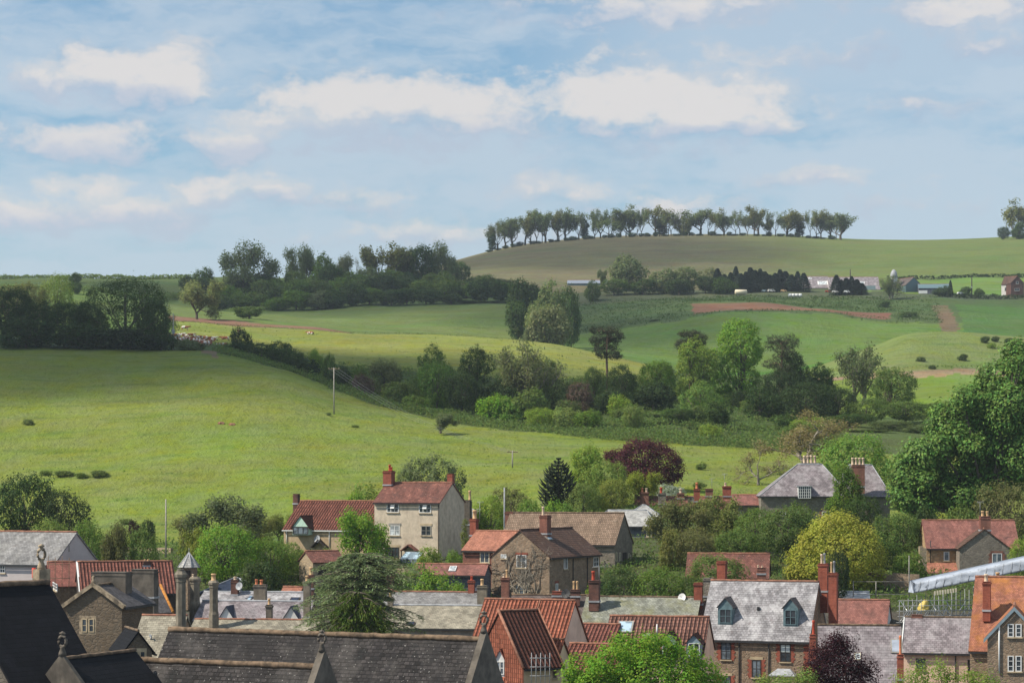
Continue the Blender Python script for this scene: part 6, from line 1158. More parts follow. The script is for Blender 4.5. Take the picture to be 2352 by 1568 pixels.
# cedar: tiers of drooping feathery sprays
def cedar(x, ytop, d, label, name, seed, tiers, mat, h0y, leaf=.16, droop=.55, n_per=150, hang=0.0):
    rng = np.random.RandomState(seed); g = ground(x, d); k = d / F; h = (HY - ytop) * k - g.z; m = MB(); m.tube([(0, 0, -.5), (0, 0, h * .5), (0, 0, h * .97)], [.5, .34, .06], 8); C = []; D = []
    for (yy, wl, wr, cnt) in tiers:
        z = (HY - yy) * k - g.z
        for i in range(cnt):
            a = 6.283 * (i + rng.rand()) / cnt; ex = math.cos(a); L = (wr if ex > 0 else wl) * k * rng.uniform(.72, 1.12) * (abs(ex) * .5 + .5)
            dv = np.array([ex, math.sin(a), 0]); rise = rng.uniform(-.02, .14) * L; pts = [np.array([0, 0, z]) + dv * L * s_ + np.array([0, 0, rise * math.sin(s_ * 2.2) - droop * L * .32 * s_ ** 2.4]) for s_ in np.linspace(0, 1, 7)]
            m.tube([Vector(p) for p in pts], list(np.linspace(.11, .02, 7)), 4, True, False)
            s_ = rng.uniform(.12, 1.04, n_per) ** .62; base = np.stack([np.interp(s_, np.linspace(0, 1, 7), [p[j] for p in pts]) for j in range(3)], 1)
            side = np.array([-dv[1], dv[0], 0]); sp = rng.normal(size=(n_per, 1)) * L * .15 * (1.2 - s_[:, None] * .6); base = base + side * sp + np.stack([np.zeros(n_per), np.zeros(n_per), -np.abs(sp[:, 0]) * .35 - rng.rand(n_per) * hang + rng.normal(size=n_per) * .06], 1)
            C.append(base); D.append(np.repeat((dv + np.array([0, 0, -.35 - hang]))[None], n_per, 0) + side * np.sign(sp) * .6)
    C = np.concatenate(C); D = np.concatenate(D); nn = unit(np.array([[0, 0, 1.0 - min(.8, hang)]]) + rng.normal(size=C.shape) * .35 + D * .25 * hang); root = empty(name, g, 0, label, 'tree')
    o = bpy.data.objects.new('crown', leaf_mesh(name + '_crown', C, nn, leaf, rng, .26, LM[mat], D)); COL.objects.link(o); o.parent = root; m.build('trunk', 'bark', root)
cedar(828, 1262, 212, 'big grey-green feathery cedar rising above the long dark roof', 'cedar', 31, [(1274, 50, 60, 10), (1282, 84, 90, 14), (1294, 112, 122, 16), (1310, 128, 134, 16), (1328, 128, 122, 16), (1348, 124, 104, 16), (1366, 150, 96, 16), (1386, 156, 108, 16), (1405, 146, 150, 16), (1425, 160, 150, 16), (1445, 190, 116, 16), (1462, 205, 100, 15)], 'cedar', 1460, n_per=170)
cedar(822, 1350, 205, 'dark weeping yew-like conifer in front of the cedar', 'weeping_conifer', 32, [(1362, 40, 40, 9), (1376, 60, 62, 11), (1392, 68, 72, 12), (1408, 72, 74, 12), (1424, 78, 74, 12), (1440, 80, 74, 12), (1458, 84, 78, 12)], 'yew', 1460, droop=.9, n_per=120, hang=.75, leaf=.2)
def puzzle(x, ytop, w, d, label):
    rng = random.Random(8); g = ground(x, d); k = d / F; h = (HY - ytop) * k - g.z; ww = w * k / 2; m = MB(); t2 = MB(); t2.tube([(0, 0, -.4), (0, 0, h * .96)], [.3, .08], 8); z = h * .16
    while z < h * .985:
        f = (z / h - .16) / .84; R_ = ww * (1 - f ** 2.1) * (.72 + .5 * min(1, f * 3)) * .95 + .25; nb = 9 if f < .85 else 6
        for i in range(nb):
            a = 6.283 * (i + rng.random() * .6) / nb; dv = Vector((math.cos(a), math.sin(a), 0)); L = R_ * rng.uniform(.75, 1.08)
            pts = [Vector((0, 0, z)) + dv * L * s_ + Vector((0, 0, -.22 * L * math.sin(s_ * 3.1) + .30 * L * s_ ** 3)) for s_ in (0, .25, .5, .75, .92, 1)]
            m.tube(pts, [.06, .11, .13, .13, .11, .03], 5)
            for s_ in (.5, .72):
                b = Vector((0, 0, z)) + dv * L * s_ + Vector((0, 0, -.22 * L * math.sin(s_ * 3.1) + .3 * L * s_ ** 3)); sd = Vector((-dv.y, dv.x, 0)) * rng.choice((-1, 1)); m.tube([b, b + (dv * .6 + sd * .6) * L * .22, b + (dv + sd * .8 + Vector((0, 0, .6))) * L * .3], [.1, .11, .03], 5)
        z += h * .048
    root = empty('monkey_puzzle_tree', g, 0, label, 'tree'); m.build('crown', LM['puzzle'], root); t2.build('trunk', 'bark', root)
puzzle(1283, 1049, 92, 332, 'dark spiky monkey puzzle tree right of the brown barn house chimney')
# --- uncountable cover: brambles on the bank, garden undergrowth, tufts in the grass
def cover(name, pts_fn, n, leaf, mat, seed, hmax, label=None, per=6):
    rng = np.random.RandomState(seed); u, r = pts_fn(rng, n // per); ci = np.clip((u + 400) / 4, 0, len(UX) - 1).astype(int); ri = np.clip(r * SUB, 0, len(RQ) - 1).astype(int)
    base = np.stack([(u - HX) * TD[ci, ri] / F, TD[ci, ri], TZ[ci, ri]], 1)
    hh = hmax * (.25 + .75 * vnoise(base[:, 0] / 4.5, base[:, 1] / 6, seed)) if hmax else np.zeros(len(base))
    c = np.repeat(base, per, 0); hq = np.repeat(hh, per); c = c + rng.normal(size=c.shape) * np.array([.5, .5, .12]) * (leaf / .2); c[:, 2] += hq * rng.uniform(.35, 1.0, len(c))
    nn = unit(np.array([0, -.25, .8]) + rng.normal(size=c.shape) * .6)
    o = bpy.data.objects.new(name, leaf_mesh(name, c, nn, leaf, rng, .5, LM[mat])); COL.objects.link(o); o['kind'] = 'stuff'; return o
cover('bramble_cover', lambda g, n: ((lambda u: (u, np.where(u > 1500, g.uniform(7.0, 9.3, n), g.uniform(7.02, 8.97, n))))(g.uniform(500, 1930, n))), 60000, .28, 'mid', 41, 1.7)
cover('bank_grass', lambda g, n: (g.uniform(500, 1960, n), g.uniform(6.98, 7.5, n)), 22000, .22, 'rough', 42, .7)
cover('garden_undergrowth', lambda g, n: (g.uniform(-60, 2420, n), g.uniform(3.0, 5.0, n)), 60000, .19, 'mid', 43, 1.0)
cover('hillside_scrub', lambda g, n: ((lambda u, r: (u, np.where((u > 1580) & (u < 2055) & (r > 13.05) & (r < 14.02), r * 0 + 14.1 + .8 * g.rand(n), r)))(g.uniform(1230, 2160, n), g.uniform(12.98, 14.95, n))), 16000, .42, 'dark', 44, .5)
cover('meadow_tufts', lambda g, n: (g.uniform(-50, 2300, n), g.uniform(5.0, 6.98, n)), 14000, .15, 'mid', 45, .12, per=4)
cover('pasture_tufts', lambda g, n: (g.uniform(385, 1480, n), g.uniform(9.0, 9.97, n)), 2600, .2, 'rough', 46, .12, per=4)
def hedge(name, label, pts, h, w, mat, leaf=.3, dens=9, cat='hedge'):
    rng = np.random.RandomState(int(abs(pts[0][0])) + len(label)); G = [ground(x, d) for x, d in pts]; C = []
    for a, b in zip(G, G[1:]):
        L = (b - a).length; k = int(L * dens); s_ = rng.rand(k, 1); p = np.array(a) * (1 - s_) + np.array(b) * s_; p = p + rng.normal(size=(k, 3)) * np.array([w, w, 0]) * .4
        hh = h * (.55 + .6 * vnoise(p[:, 0] / 3.0, p[:, 1] / 3.0, 3)); p[:, 2] += rng.rand(k) ** .7 * hh; C.append(p)
    C = np.concatenate(C); nn = unit(np.array([0, -.2, .6]) + rng.normal(size=C.shape) * .7); o = bpy.data.objects.new(name, leaf_mesh(name, C, nn, leaf, rng, .55, LM[mat])); COL.objects.link(o); tag(o, label, cat)
hedge('field_hedge', 'ragged fence-line hedge between the yellow pasture and the ploughed strip', [(400, 770), (500, 772), (620, 772), (800, 767), (1000, 762), (1200, 748), (1320, 733)], .55, .8, 'rough', .18, 12)
hedge('strip_hedge', 'thin hedge above the red ploughed strip below the farm', [(1590, 1112), (1700, 1112), (1800, 1112), (1900, 1112), (2050, 1110)], 1.0, 1.2, 'dark', .35, 7)
hedge('strip_lower_hedge', 'thin hedge along the lower edge of the red ploughed strip', [(1330, 1033), (1450, 1034), (1600, 1036), (1750, 1036), (1900, 1036), (2050, 1036)], 1.0, 1.0, 'dark', .32, 6)
hedge('farm_hedge', 'dark clipped hedge in front of the white farmhouse', [(2195, 1185), (2260, 1185), (2352, 1185), (2420, 1185)], 2.4, 2.0, 'deep', .45, 30)
hedge('upper_field_hedge', 'dark hedge line crossing the green slope behind the farm', [(2040, 1308), (2150, 1310), (2240, 1312), (2290, 1312), (2360, 1312)], 2.2, 2.0, 'deep', .6, 14)
hedge('skyline_hedge', 'bushy hedge along the left skyline', [(-40, 1310), (80, 1310), (200, 1310), (320, 1312), (440, 1315)], 2.6, 5.0, 'rough', .45, 60)
hedge('lower_skyline_hedge', 'second hedge on the rough grass just under the left skyline', [(-40, 1010), (60, 1000), (180, 1020), (330, 1060), (420, 1120)], 2.6, 4.0, 'mid', .42, 40)
hedge('cutting_hedge', 'thin line of scrub above the sandy cutting', [(1900, 705), (2000, 700), (2160, 700), (2352, 705)], .8, 1.0, 'rough', .3, 6)
# ---------------------------------------------------------------- poles, animals, scaffolding and other small things
def pole(x, ytop, d, label, arm=0.0, rad=.13, mat='pole_wood', ybase=None, name='utility_pole', arms=1, box=False):
    g = ground(x, d); h = (HY - ytop) * d / F - g.z; root = empty(name, g, 0, label, 'pole')
    MB().tube([(0, 0, -.5), (0, 0, h)], [rad * 1.15, rad * .8], 7).build('post', mat, root)
    if arm:
        a = MB(); a.box(-arm, arm, -.06, .06, h - .35, h - .22); ar = a.build('crossarm', 'timber', root)
        for sx in (-.9, -.35, .35, .9): MB().lathe((sx * arm, 0, h - .22), [(.05, 0), (.07, .1), (.03, .2)], 6).build('insulator', 'stone_dress', ar)
    if box: MB().box(-.3, .3, -.35, .1, h * .45, h * .45 + .9).build('transformer', 'lead', root)
    return root, g + Vector((0, 0, h - .25))
_, wa = pole(767, 844, dat(767, 953), 'tall utility pole with a crossarm standing in the upper pasture', 1.1)
_, wb = pole(1177, 1034, 405, 'utility pole with a crossarm above the brown barn house', .9, .12)
pole(1158.5, 1119, 305, 'slim grey lamp column beside the brick chimney of the orange-tiled cottage', 0, .11, 'lead', name='lamp_column')
pole(381, 1146, 292, 'thin bare pole standing left of the turret', 0, .1); pole(398, 720, 563, 'pole with a transformer box beside the dome-shaped bush', 0, .14, box=True)
pole(1953, 619, 1260, 'distant pole behind the farm sheds', 0, .3, 'timber_dark'); pole(2232, 636, 1200, 'distant pole with a box left of the white farmhouse', 0, .32, 'timber_dark', box=True)
for sx in (-.9, 0, .9):
    q = MB(); a, b = wa + Vector((sx, 0, 0)), wb + Vector((sx * .8, 0, 0)); q.tube([a.lerp(b, i / 10) - Vector((0, 0, 2.2 * math.sin(math.pi * i / 10))) for i in range(11)], [.012] * 11, 4); o = q.build('overhead_wire', 'steel')
    tag(o, 'thin overhead wire strung between the two utility poles in the pasture', 'wire', 'overhead wires')
# cattle: one standing and one lying animal, each a single skinned body
def cow_mesh(lying, seed):
    J = [((0, 0, 1.05), .40), ((-.55, 0, 1.08), .38), ((-.95, 0, 1.05), .30), ((.45, 0, 1.08), .37), ((.85, 0, 1.15), .28), ((1.18, 0, 1.28), .19), ((1.42, 0, 1.34), .17), ((1.72, 0, 1.18), .11), ((1.8, 0, 1.14), .09)]
    E = [(0, 1), (1, 2), (0, 3), (3, 4), (4, 5), (5, 6), (6, 7), (7, 8)]
    def add(p, r, par): J.append((p, r)); E.append((par, len(J) - 1)); return len(J) - 1
    for sy in (-.24, .24):
        if not lying:
            a = add((.72, sy, .75), .15, 3); b = add((.74, sy, .42), .085, a); c = add((.70, sy, .10), .065, b); add((.73, sy, .03), .07, c)
            a = add((-.82, sy, .85), .19, 1); b = add((-.72, sy, .58), .12, a); c = add((-.92, sy, .38), .075, b); e = add((-.86, sy, .10), .06, c); add((-.83, sy, .03), .07, e)
        else:
            a = add((.70, sy * 1.3, .72), .14, 3); b = add((1.05, sy * 1.4, .66), .08, a); add((.78, sy * 1.5, .64), .06, b)
            a = add((-.70, sy * 1.7, .80), .19, 1); b = add((-.30, sy * 2.0, .70), .11, a); add((-.72, sy * 2.2, .64), .065, b)
        add((1.40, sy * .85, 1.44), .05, 6)
    t1 = add((-1.12, 0, 1.05), .05, 2); add((-1.18, 0, .62), .035, t1)
    me = bpy.data.meshes.new('cow_body'); me.from_pydata([j[0] for j in J], E, []); o = bpy.data.objects.new('cow_tmp', me); COL.objects.link(o)
    o.modifiers.new('skin', 'SKIN'); ss_ = o.modifiers.new('sub', 'SUBSURF'); ss_.levels = 1; ss_.render_levels = 1
    for i, j in enumerate(J): me.skin_vertices[0].data[i].radius = (j[1], j[1]); me.skin_vertices[0].data[i].use_root = (i == 0)
    dg = bpy.context.evaluated_depsgraph_get(); r = bpy.data.meshes.new_from_object(o.evaluated_get(dg)); bpy.data.objects.remove(o)
    if lying:
        for v in r.vertices: v.co.z -= .56
    for p in r.polygons: p.use_smooth = True
    r.materials.clear(); m, t, b = newmat('cow_hide', .8); oi = t.n('ShaderNodeObjectInfo'); vec = t.vm('ADD', objof(t), t.vm('SCALE', t.xyz(oi.outputs['Random'], oi.outputs['Random'], 0.0), None, 40.0))
    t.L.new(t.mix(t.ss(t.noise(vec, 1.25, 2, .5), .41, .50), (.72, .68, .62), (.26, .085, .04)), b.inputs['Base Color']); r.materials.append(m); return r
cows = [cow_mesh(True, 1), cow_mesh(False, 2)]
def cow(x, d, rz, kind, label, group='cattle resting by the gateway', sc=1.0):
    o = bpy.data.objects.new('cow', cows[kind]); COL.objects.link(o); o.location = ground(x, d); o.rotation_euler = (0, 0, rz); o.scale = (sc,) * 3; return tag(o, label, 'cow', group)
rc = random.Random(12)
cow(425, dat(425, 760, 585), .2, 1, 'mostly white cow standing alone above the herd'); cow(517, dat(517, 782, 585), 3.0, 0, 'brown and white cow lying apart at the right of the herd'); cow(506, dat(506, 795, 585), .1, 0, 'white cow lying at the lower right of the herd near the gateway'); cow(550, dat(548, 768, 585), 1.2, 1, 'brown cow half hidden by the dark bush at the gateway'); cow(713, dat(713, 768, 585), 2.8, 0, 'single cow lying far along the fence above the yellow pasture')
for i, (x, y) in enumerate(((390, 772), (396, 776), (403, 770), (409, 774), (416, 771), (421, 776), (427, 772), (432, 777), (438, 774), (443, 779), (448, 776), (452, 781), (458, 778), (462, 783), (467, 780), (472, 785), (476, 781), (481, 786), (486, 783), (466, 789), (474, 791), (481, 777), (470, 774), (488, 776), (404, 779), (413, 780))):
    d_ = dat(x, y + 4, 585); cow(x, d_ + rc.uniform(-3, 3), rc.choice((0, math.pi)) + rc.uniform(-.5, .5), 0 if i % 4 else 1, 'brown and white cow in the crowded herd left of the gateway', sc=rc.uniform(.78, .95))
def rock(x, d, s, label, mat='coping'):
    rs = np.random.RandomState(int(x)); m = MB(); pts = [Vector((0, 0, -.1))]; 
    ring = lambda z, r: [Vector((math.cos(a) * r * rs.uniform(.75, 1.1) * 1.5, math.sin(a) * r * rs.uniform(.75, 1.1), z)) for a in np.linspace(0, 6.283, 8)[:-1]]
    R_ = [ring(-.1 * s, s), ring(.35 * s, s * .95), ring(.7 * s, s * .5)]
    for a, b in zip(R_, R_[1:]):
        for i in range(7): m.poly([a[i], a[(i + 1) % 7], b[(i + 1) % 7], b[i]])
    m.poly(R_[-1]); o = m.build('rock', mat, None, ground(x, d)); tag(o, label, 'rock')
rock(508, dat(508, 979), .55, 'reddish rock lying in the near pasture, left of its pair', 'ridge_red'); rock(534, dat(534, 980), .5, 'pale reddish rock lying in the near pasture, right of its pair', 'ridge_red')
# scaffolded house under a sheeted temporary roof
sc = empty('scaffolding', ground(2150, 246), 0, 'mass of scaffold tubes and boards below the white sheeted roof', 'scaffold'); bs = Vector(sc.location)
def loc(x, y, d): return P(x, y, d) - bs
rs_ = random.Random(3)
for x in range(2066, 2248, 10):
    for d in (243, 247):
        if rs_.random() < .85: top = min(1372 - (x - 2100) * .16, 1378) + rs_.uniform(-6, 6); MB().tube([loc(x + rs_.uniform(-1, 1), 1450, d), loc(x, top, d)], [.034, .034], 5).build('upright', 'steel', sc)
for y in (1378, 1390, 1402, 1414, 1428):
    for d in (243, 247): MB().tube([loc(2062 + rs_.uniform(-4, 4), y + 1, d), loc(2246, y - 2 + rs_.uniform(-2, 2), d)], [.034, .034], 5).build('ledger', 'steel', sc)
for y in (1401, 1427): MB().slab([loc(2066, y, 243.1), loc(2240, y - 1, 243.1), loc(2240, y - 1, 244.6), loc(2066, y, 244.6)], Vector((0, 0, 1)), .05).build('scaffold_board', 'timber_grey', sc)
for i in range(34): x = 2068 + i * 5.2; y = rs_.choice((1390, 1402, 1414, 1428)); MB().tube([loc(x, y + 12, 243), loc(x + rs_.choice((-16, 16)), y - 12, 247)], [.03, .03], 4).build('brace', 'aluminium', sc)
for i in range(9): x = 2146 + i * 6; MB().box(*[v for ab in zip(loc(x, 1366 - i * .8, 243.2), loc(x, 1366 - i * .8, 243.2) + Vector((.16, .12, .42))) for v in ab]).build('tube_end', 'cream', sc)
def sheet(name, A, B, C_, D_, thick, mat, label, cat, nu=46, nv=6, amp=.07):
    """a sagging sheet between four corners, wrapped round a frame thick metres deep"""
    rn = np.random.RandomState(2); V, Qd = [], []; A, B, C_, D_ = map(Vector, (A, B, C_, D_)); cols = []
    for i in range(nu + 1):
        u = i / nu; lo, hi = A.lerp(B, u), D_.lerp(C_, u); c = []
        for j in range(nv + 1):
            v = j / nv; p = lo.lerp(hi, v); s_ = math.sin(math.pi * v); p = p + Vector((0, -amp * (math.sin(u * 88) + .8 * math.sin(u * 34 + v * 5) + rn.normal() * .5) * s_, (-.05 * abs(math.sin(u * 22)) if j == 0 else 0))); c.append(p)
        c += [hi + Vector((0, thick, .15)), lo + Vector((0, thick, -.05))]; cols.append(c)
    k = len(cols[0])
    for c in cols: V += [tuple(p) for p in c]
    for i in range(nu):
        for j in range(k): j2 = (j + 1) % k; Qd.append((i * k + j, (i + 1) * k + j, (i + 1) * k + j2, i * k + j2))
    m = MB(); m.v = V; m.f = Qd + [tuple(range(k))[::-1], tuple(nu * k + j for j in range(k))]; m.sm = [True] * len(m.f); o = m.build(name, mat); return tag(o, label, cat)
sheet('sheeted_roof', P(2098, 1361, 246), P(2390, 1302, 238), P(2390, 1277, 238), P(2102, 1339, 246), 3.2, 'tarp_white', 'long sloping scaffold roof wrapped in white sheeting above the scaffolding', 'sheeting')
sb = bpy.data.objects['sheeted_roof']
for i in range(15):
    u = (i + .5) / 15; a = P(2098, 1361, 246).lerp(P(2390, 1302, 238), u); c_ = P(2102, 1339, 246).lerp(P(2390, 1277, 238), u); m = MB(); m.tube([a + Vector((0, -.1, -.05)), c_ + Vector((.15, -.1, .1))], [.028, .028], 4); m.tube([a + Vector((0, -.09, -.05)), c_ + Vector((.6, -.09, .05))], [.018, .018], 4); m.build('lashing_tube', 'lead', sb)
g = MB(); rn = np.random.RandomState(6); prof = [(.50, 0), (.60, .12), (.55, .36), (.44, .62), (.30, .84), (.17, .98), (.04, 1.03)]; N = 14; pts = []
for r, z in prof: pts.append([Vector((math.cos(a) * r * rn.uniform(.74, 1.18) + z * .18, math.sin(a) * r * rn.uniform(.74, 1.15), z + rn.uniform(-.05, .05))) for a in np.linspace(0, 6.283, N + 1)[:-1]])
for a, b in zip(pts, pts[1:]):
    for i in range(N): g.poly([a[i], a[(i + 1) % N], b[(i + 1) % N], b[i]], True)
g.poly(pts[0][::-1]); o = g.build('rubble_sack', 'tarp_yellow', None, P(2121, 1400, 243.8)); tag(o, 'bright yellow sack standing on the scaffold boards', 'sack')
def small_scaffold(x0, x1, y0, y1, d, label, nx=3, ny=3, mat='steel', rows=None):
    root = empty('scaffold_frame', P((x0 + x1) / 2, y1, d), 0, label, 'scaffold'); b = Vector(root.location)
    for i in range(nx): x = x0 + (x1 - x0) * i / (nx - 1); MB().tube([P(x, y1, d) - b, P(x + 1, y0 + (i % 2) * 4, d) - b], [.032, .032], 5).build('upright', mat, root)
    for j in range(ny): y = y0 + (y1 - y0) * (j + .6) / ny; MB().tube([P(x0 - 3, y, d) - b, P(x1 + 3, y, d) - b], [.032, .032], 5).build('ledger', mat, root)
    return root
small_scaffold(1220, 1262, 1498, 1600, 183, 'light tube scaffold in front of the cream wall of the dark pantile wing', 5, 5)
small_scaffold(110, 158, 1276, 1372, 236, 'rusty scaffold frame beside the red pantile house', 4, 3, 'timber')
rr_ = P(78, 1326, 230); o = MB().lathe((0, 0, 0), [(.2, 0), (.21, .06), (.19, .1), (.2, .5), (.19, .55), (.2, .9), (.15, .93)], 12).build('red_tank', 'red_plastic', None, rr_); tag(o, 'small bright red tank on the roof edge left of the tall finial', 'tank')
# greenhouse, garden fence, wall, climber
gx = ground(946, 288); gh = empty('greenhouse', gx, R(-22), 'small lean-to greenhouse with a glass roof by the porch', 'greenhouse'); zt = (HY - 1267) * 288 / F - gx.z; zb = (HY - 1283) * 288 / F - gx.z; w = 1.15
fr = MB(); 
for sx in (-w, -w / 3, w / 3, w): fr.tube([(sx - .1, -.7, zb), (sx + .15, .5, zt)], [.025] * 2, 4); fr.tube([(sx - .1, -.7, 0), (sx - .1, -.7, zb)], [.025] * 2, 4)
fr.tube([(-w - .1, -.7, zb), (w - .1, -.7, zb)], [.03] * 2, 4); fr.tube([(-w + .15, .5, zt), (w + .15, .5, zt)], [.03] * 2, 4); fr.build('frame', 'steel', gh)
MB().slab([(-w - .1, -.7, zb), (w - .1, -.7, zb), (w + .15, .5, zt), (-w + .15, .5, zt)], Vector((0, -.5, 1)), .02).build('roof_glass', 'glass_blue', gh); MB().slab([(-w - .1, -.7, 0), (w - .1, -.7, 0), (w - .1, -.7, zb), (-w - .1, -.7, zb)], Vector((0, -1, 0)), .02).build('front_glass', 'glass_mid', gh)
fe = empty('garden_fence', ground(2010, 262), 0, 'post and wire garden fence in front of the old stone wall', 'fence'); fb = Vector(fe.location)
for x in (1960, 2012, 2088): MB().tube([P(x, 1372, 262) - fb, P(x, 1334 if x != 2088 else 1275, 262) - fb], [.06, .05], 6).build('post', 'timber_grey', fe)
for y in (1335, 1364): MB().tube([P(1958, y, 262) - fb, P(2090, y, 262) - fb], [.03, .03], 5).build('rail', 'timber_grey', fe)
def wall_run(name, label, pts, h, th, mat, cat='wall'):
    m = MB(); rn = random.Random(len(label))
    for (a, b) in zip(pts, pts[1:]):
        a, b = ground(*a), ground(*b); n = max(2, int((b - a).length / .8)); dv = (b - a).normalized(); s_ = Vector((-dv.y, dv.x, 0)) * th / 2
        for i in range(n):
            p, q = a.lerp(b, i / n), a.lerp(b, (i + 1) / n); t0 = h * rn.uniform(.93, 1.05); top = [p - s_ + Vector((0, 0, t0)), q - s_ + Vector((0, 0, t0)), q + s_ + Vector((0, 0, t0)), p + s_ + Vector((0, 0, t0))]; lo = [v - Vector((0, 0, t0 + .5)) for v in top]
            m.poly(top); m.poly([lo[0], lo[1], top[1], top[0]]); m.poly([lo[2], lo[3], top[3], top[2]]); m.poly([lo[1], lo[2], top[2], top[1]]); m.poly([lo[3], lo[0], top[0], top[3]])
    o = m.build(name, mat); return tag(o, label, cat)
wall_run('garden_wall', 'old brown stone wall behind the garden fence left of the rose-red house', [(1990, 274), (2050, 273), (2112, 272)], 1.7, .4, 'stone_brown')
wall_run('gate_pillar', 'tall crumbling stone pillar with ivy at the left corner of the rose-red house', [(2111, 280), (2127, 280)], 3.4, .8, 'stone')
wall_run('terrace_wall', 'low stone terrace wall in front of the tall rendered house', [(850, 284), (930, 281), (1010, 278)], .8, .4, 'stone')
wall_run('field_wall', 'low pale wall at the pasture edge by the thin bare pole', [(270, 318), (330, 316), (395, 312)], .7, .4, 'stone')
cl = MB(); rn = random.Random(9)
def creep(p, a, L, r, n):
    pts = [p]
    for i in range(5): a += rn.uniform(-.5, .5); pts.append(pts[-1] + Vector((math.cos(a), 0, math.sin(a))) * L / 5)
    cl.tube([Vector((q.x, -.06 - .07 * rn.random(), q.z)) for q in pts], [r * (1 - .1 * i) for i in range(6)], 4, True, False)
    if n:
        for _ in range(3): creep(pts[rn.randint(2, 5)], a + rn.uniform(-1.1, 1.1), L * .62, r * .6, n - 1)
for i in range(15): creep(Vector((E_.W * rn.uniform(.0, .85), 0, E_.h * rn.uniform(.02, .45))), rn.uniform(.9, 2.3), E_.h * .5, .075, 3)
cb = cl.build('wall_climber', 'bark_pale', None, E_.A, -E_.r); tag(cb, 'bare pale twining stems of a climber spread over the stone gable', 'climber')
# vehicles and tanks by the farm
def vehicle(x, y, w, d, mat, label, cat, name, kind='van'):
    """a small vehicle seen side-on: body with cab, windows and wheels"""
    L = w * d / F; h = L * .42 if kind == 'van' else L * .34; c = P(x, y, d); c.z = max(c.z, gz(c.x, c.y)) ; root = empty(name, c, rn.uniform(-.2, .2), label, cat); wv = 1.9
    prof = [(-L / 2, .35), (L / 2, .35), (L / 2, h * .55), (L * .36, h * .62), (L * .26, h), (-L * .44, h), (-L / 2, h * .7)]
    m = MB(); f = [(a, -wv / 2, z) for a, z in prof]; b = [(a, wv / 2, z) for a, z in prof]; m.poly(f); m.poly(b[::-1])
    for i in range(len(prof)): j = (i + 1) % len(prof); m.poly([f[j], f[i], b[i], b[j]])
    m.build('body', mat, root); MB().box(L * .05, L * .24, -wv / 2 - .02, wv / 2 + .02, h * .62, h * .92).build('window', 'glass_dark', root)
    for sx in (-L * .3, L * .3):
        wl = MB(); wl.tube([(sx, -wv / 2 - .05, .34), (sx, -wv / 2 + .22, .34)], [.34, .34], 10); wl.build('wheel', 'iron', root)
def tank(x, y, w, d, mat, label, name='storage_tank'):
    L = w * d / F; r = L * .2; c = P(x, y, d); c.z = gz(c.x, c.y); root = empty(name, c, .1, label, 'tank')
    m = MB(); m.tube([(-L / 2, 0, r + .5), (-L / 2 + .2, 0, r + .5), (L / 2 - .2, 0, r + .5), (L / 2, 0, r + .5)], [r * .6, r, r, r * .6], 14); m.build('drum', mat, root)
    for sx in (-L * .3, L * .3): MB().box(sx - .15, sx + .15, -r * .7, r * .7, -.3, .75).build('cradle', 'timber_grey', root)
tank(1702, 667, 28, 1190, 'cream', 'cream cylindrical tank left of the conifers and farm vehicles')
vehicle(1772, 671, 16, 1185, 'render_white', 'small pale car parked at the left of the farm yard', 'car', 'parked_car'); vehicle(1756, 671, 12, 1186, 'paint_blue', 'small blue car left of the pale one in the farm yard', 'car', 'parked_car')
vehicle(1800, 671, 14, 1186, 'pot_buff', 'small tan vehicle beside the white trailers', 'van', 'parked_van', 'van'); vehicle(1918, 673, 14, 1184, 'render_white', 'white van in front of the conifers by the second shed', 'van', 'parked_van'); vehicle(1945, 673, 14, 1184, 'white', 'white car right of the white van by the second shed', 'car', 'parked_car')
vehicle(1901, 672, 12, 1185, 'pot_red', 'rusty red tractor-like vehicle left of the white van', 'tractor', 'parked_tractor'); vehicle(2205, 676, 12, 1182, 'white', 'white car by the hedge right of the farm', 'car', 'parked_car')
for i in range(4):
    L = 8 * 1186 / F; c = P(1814 + i * 8, 671, 1186); c.z = gz(c.x, c.y); root = empty('wrapped_bale', c, 0, 'white wrapped bale in the row of four in the farm yard', 'bale', 'wrapped bales in the farm yard')
    MB().tube([(-L * .46, 0, L * .5), (-L * .4, 0, L * .5), (L * .4, 0, L * .5), (L * .46, 0, L * .5)], [L * .4, L * .5, L * .5, L * .4], 12).build('wrapping', 'white', root)
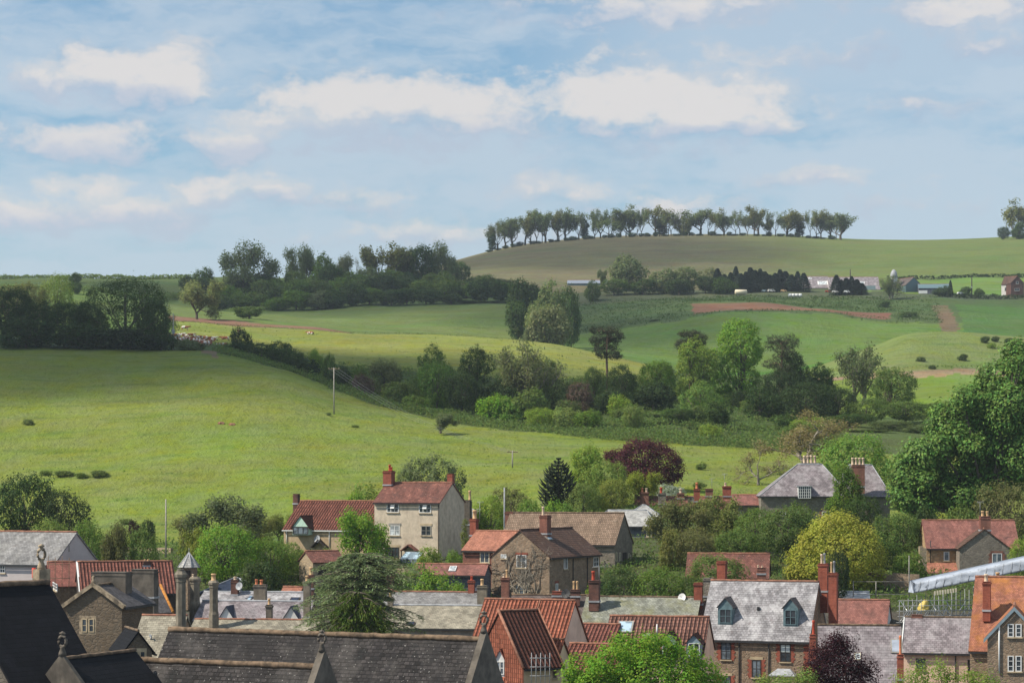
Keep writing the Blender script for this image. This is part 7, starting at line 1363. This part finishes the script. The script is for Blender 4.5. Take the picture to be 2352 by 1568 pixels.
# ---------------------------------------------------------------- unseen clouds added to shade parts of the land
def cloud(x, d, rx, ry, z, seed, dens=1.0):
    """unseen cumulus added between the sun and the land, to shade it around picture column x at depth d"""
    g = ground(x, d); c = g + SUN * ((z - g.z) / SUN.z); rs = np.random.RandomState(seed); V, Fc = [], []
    me = bpy.data.meshes.new('cloud'); import bmesh; bm = bmesh.new(); bmesh.ops.create_icosphere(bm, subdivisions=5, radius=1.0)
    for v in bm.verts:
        p = v.co; k = 1 + .13 * math.sin(p.x * 5 + seed) * math.cos(p.y * 4.3) + .08 * math.sin(p.x * 11 + p.y * 9); v.co = Vector((p.x * rx * k, p.y * ry * k, p.z * (34 if p.z > 0 else 12) * k))
    bm.to_mesh(me); bm.free(); [setattr(p, 'use_smooth', True) for p in me.polygons]
    m, t, b = newmat('cloud', 1.0, 0); b.inputs['Base Color'].default_value = (.9, .9, .92, 1); o_ = t.vm('MULTIPLY', objof(t), (1 / rx, 1 / ry, 0)); ln = t.n('ShaderNodeVectorMath', operation='LENGTH'); t.L.new(o_, ln.inputs[0])
    nz = t.noise(objof(t), .018, 4, .6); a = t.m('MULTIPLY', t.ss(t.m('ADD', ln.outputs['Value'], t.m('MULTIPLY', t.m('SUBTRACT', nz, .5), .9)), .98, .42), dens); tr = t.n('ShaderNodeBsdfTransparent'); mx = t.n('ShaderNodeMixShader')
    t.L.new(a, mx.inputs[0]); t.L.new(tr.outputs[0], mx.inputs[1]); t.L.new(b.outputs[0], mx.inputs[2]); t.L.new(mx.outputs[0], m.node_tree.nodes['Material Output'].inputs[0]); me.materials.append(m)
    o = bpy.data.objects.new('cloud', me); COL.objects.link(o); o.location = c; tag(o, None, None, None, 'stuff')
cloud(150, 575, 160, 110, 620, 1, .74)
cloud(860, 1150, 190, 170, 700, 2, .42)
cloud(1340, 1560, 190, 240, 800, 3, .38)
cloud(1400, 1010, 90, 90, 700, 4, .4)
# ---------------------------------------------------------------- air
def haze():
    me = bpy.data.meshes.new('haze'); b = MB().box(-900, 900, -30, 2350, -70, 300); me = b.mesh('haze'); me.materials.clear()
    m = bpy.data.materials.new('haze'); m.use_nodes = True; t = NT(m.node_tree); m.node_tree.nodes.remove(m.node_tree.nodes['Principled BSDF'])
    v = t.n('ShaderNodeVolumePrincipled'); v.inputs['Color'].default_value = (.78, .88, 1.0, 1); v.inputs['Density'].default_value = HAZE; v.inputs['Anisotropy'].default_value = .25
    t.L.new(v.outputs[0], m.node_tree.nodes['Material Output'].inputs['Volume']); me.materials.append(m); o = bpy.data.objects.new('haze', me); COL.objects.link(o); o['kind'] = 'stuff'
HAZE = 0.00007
haze()
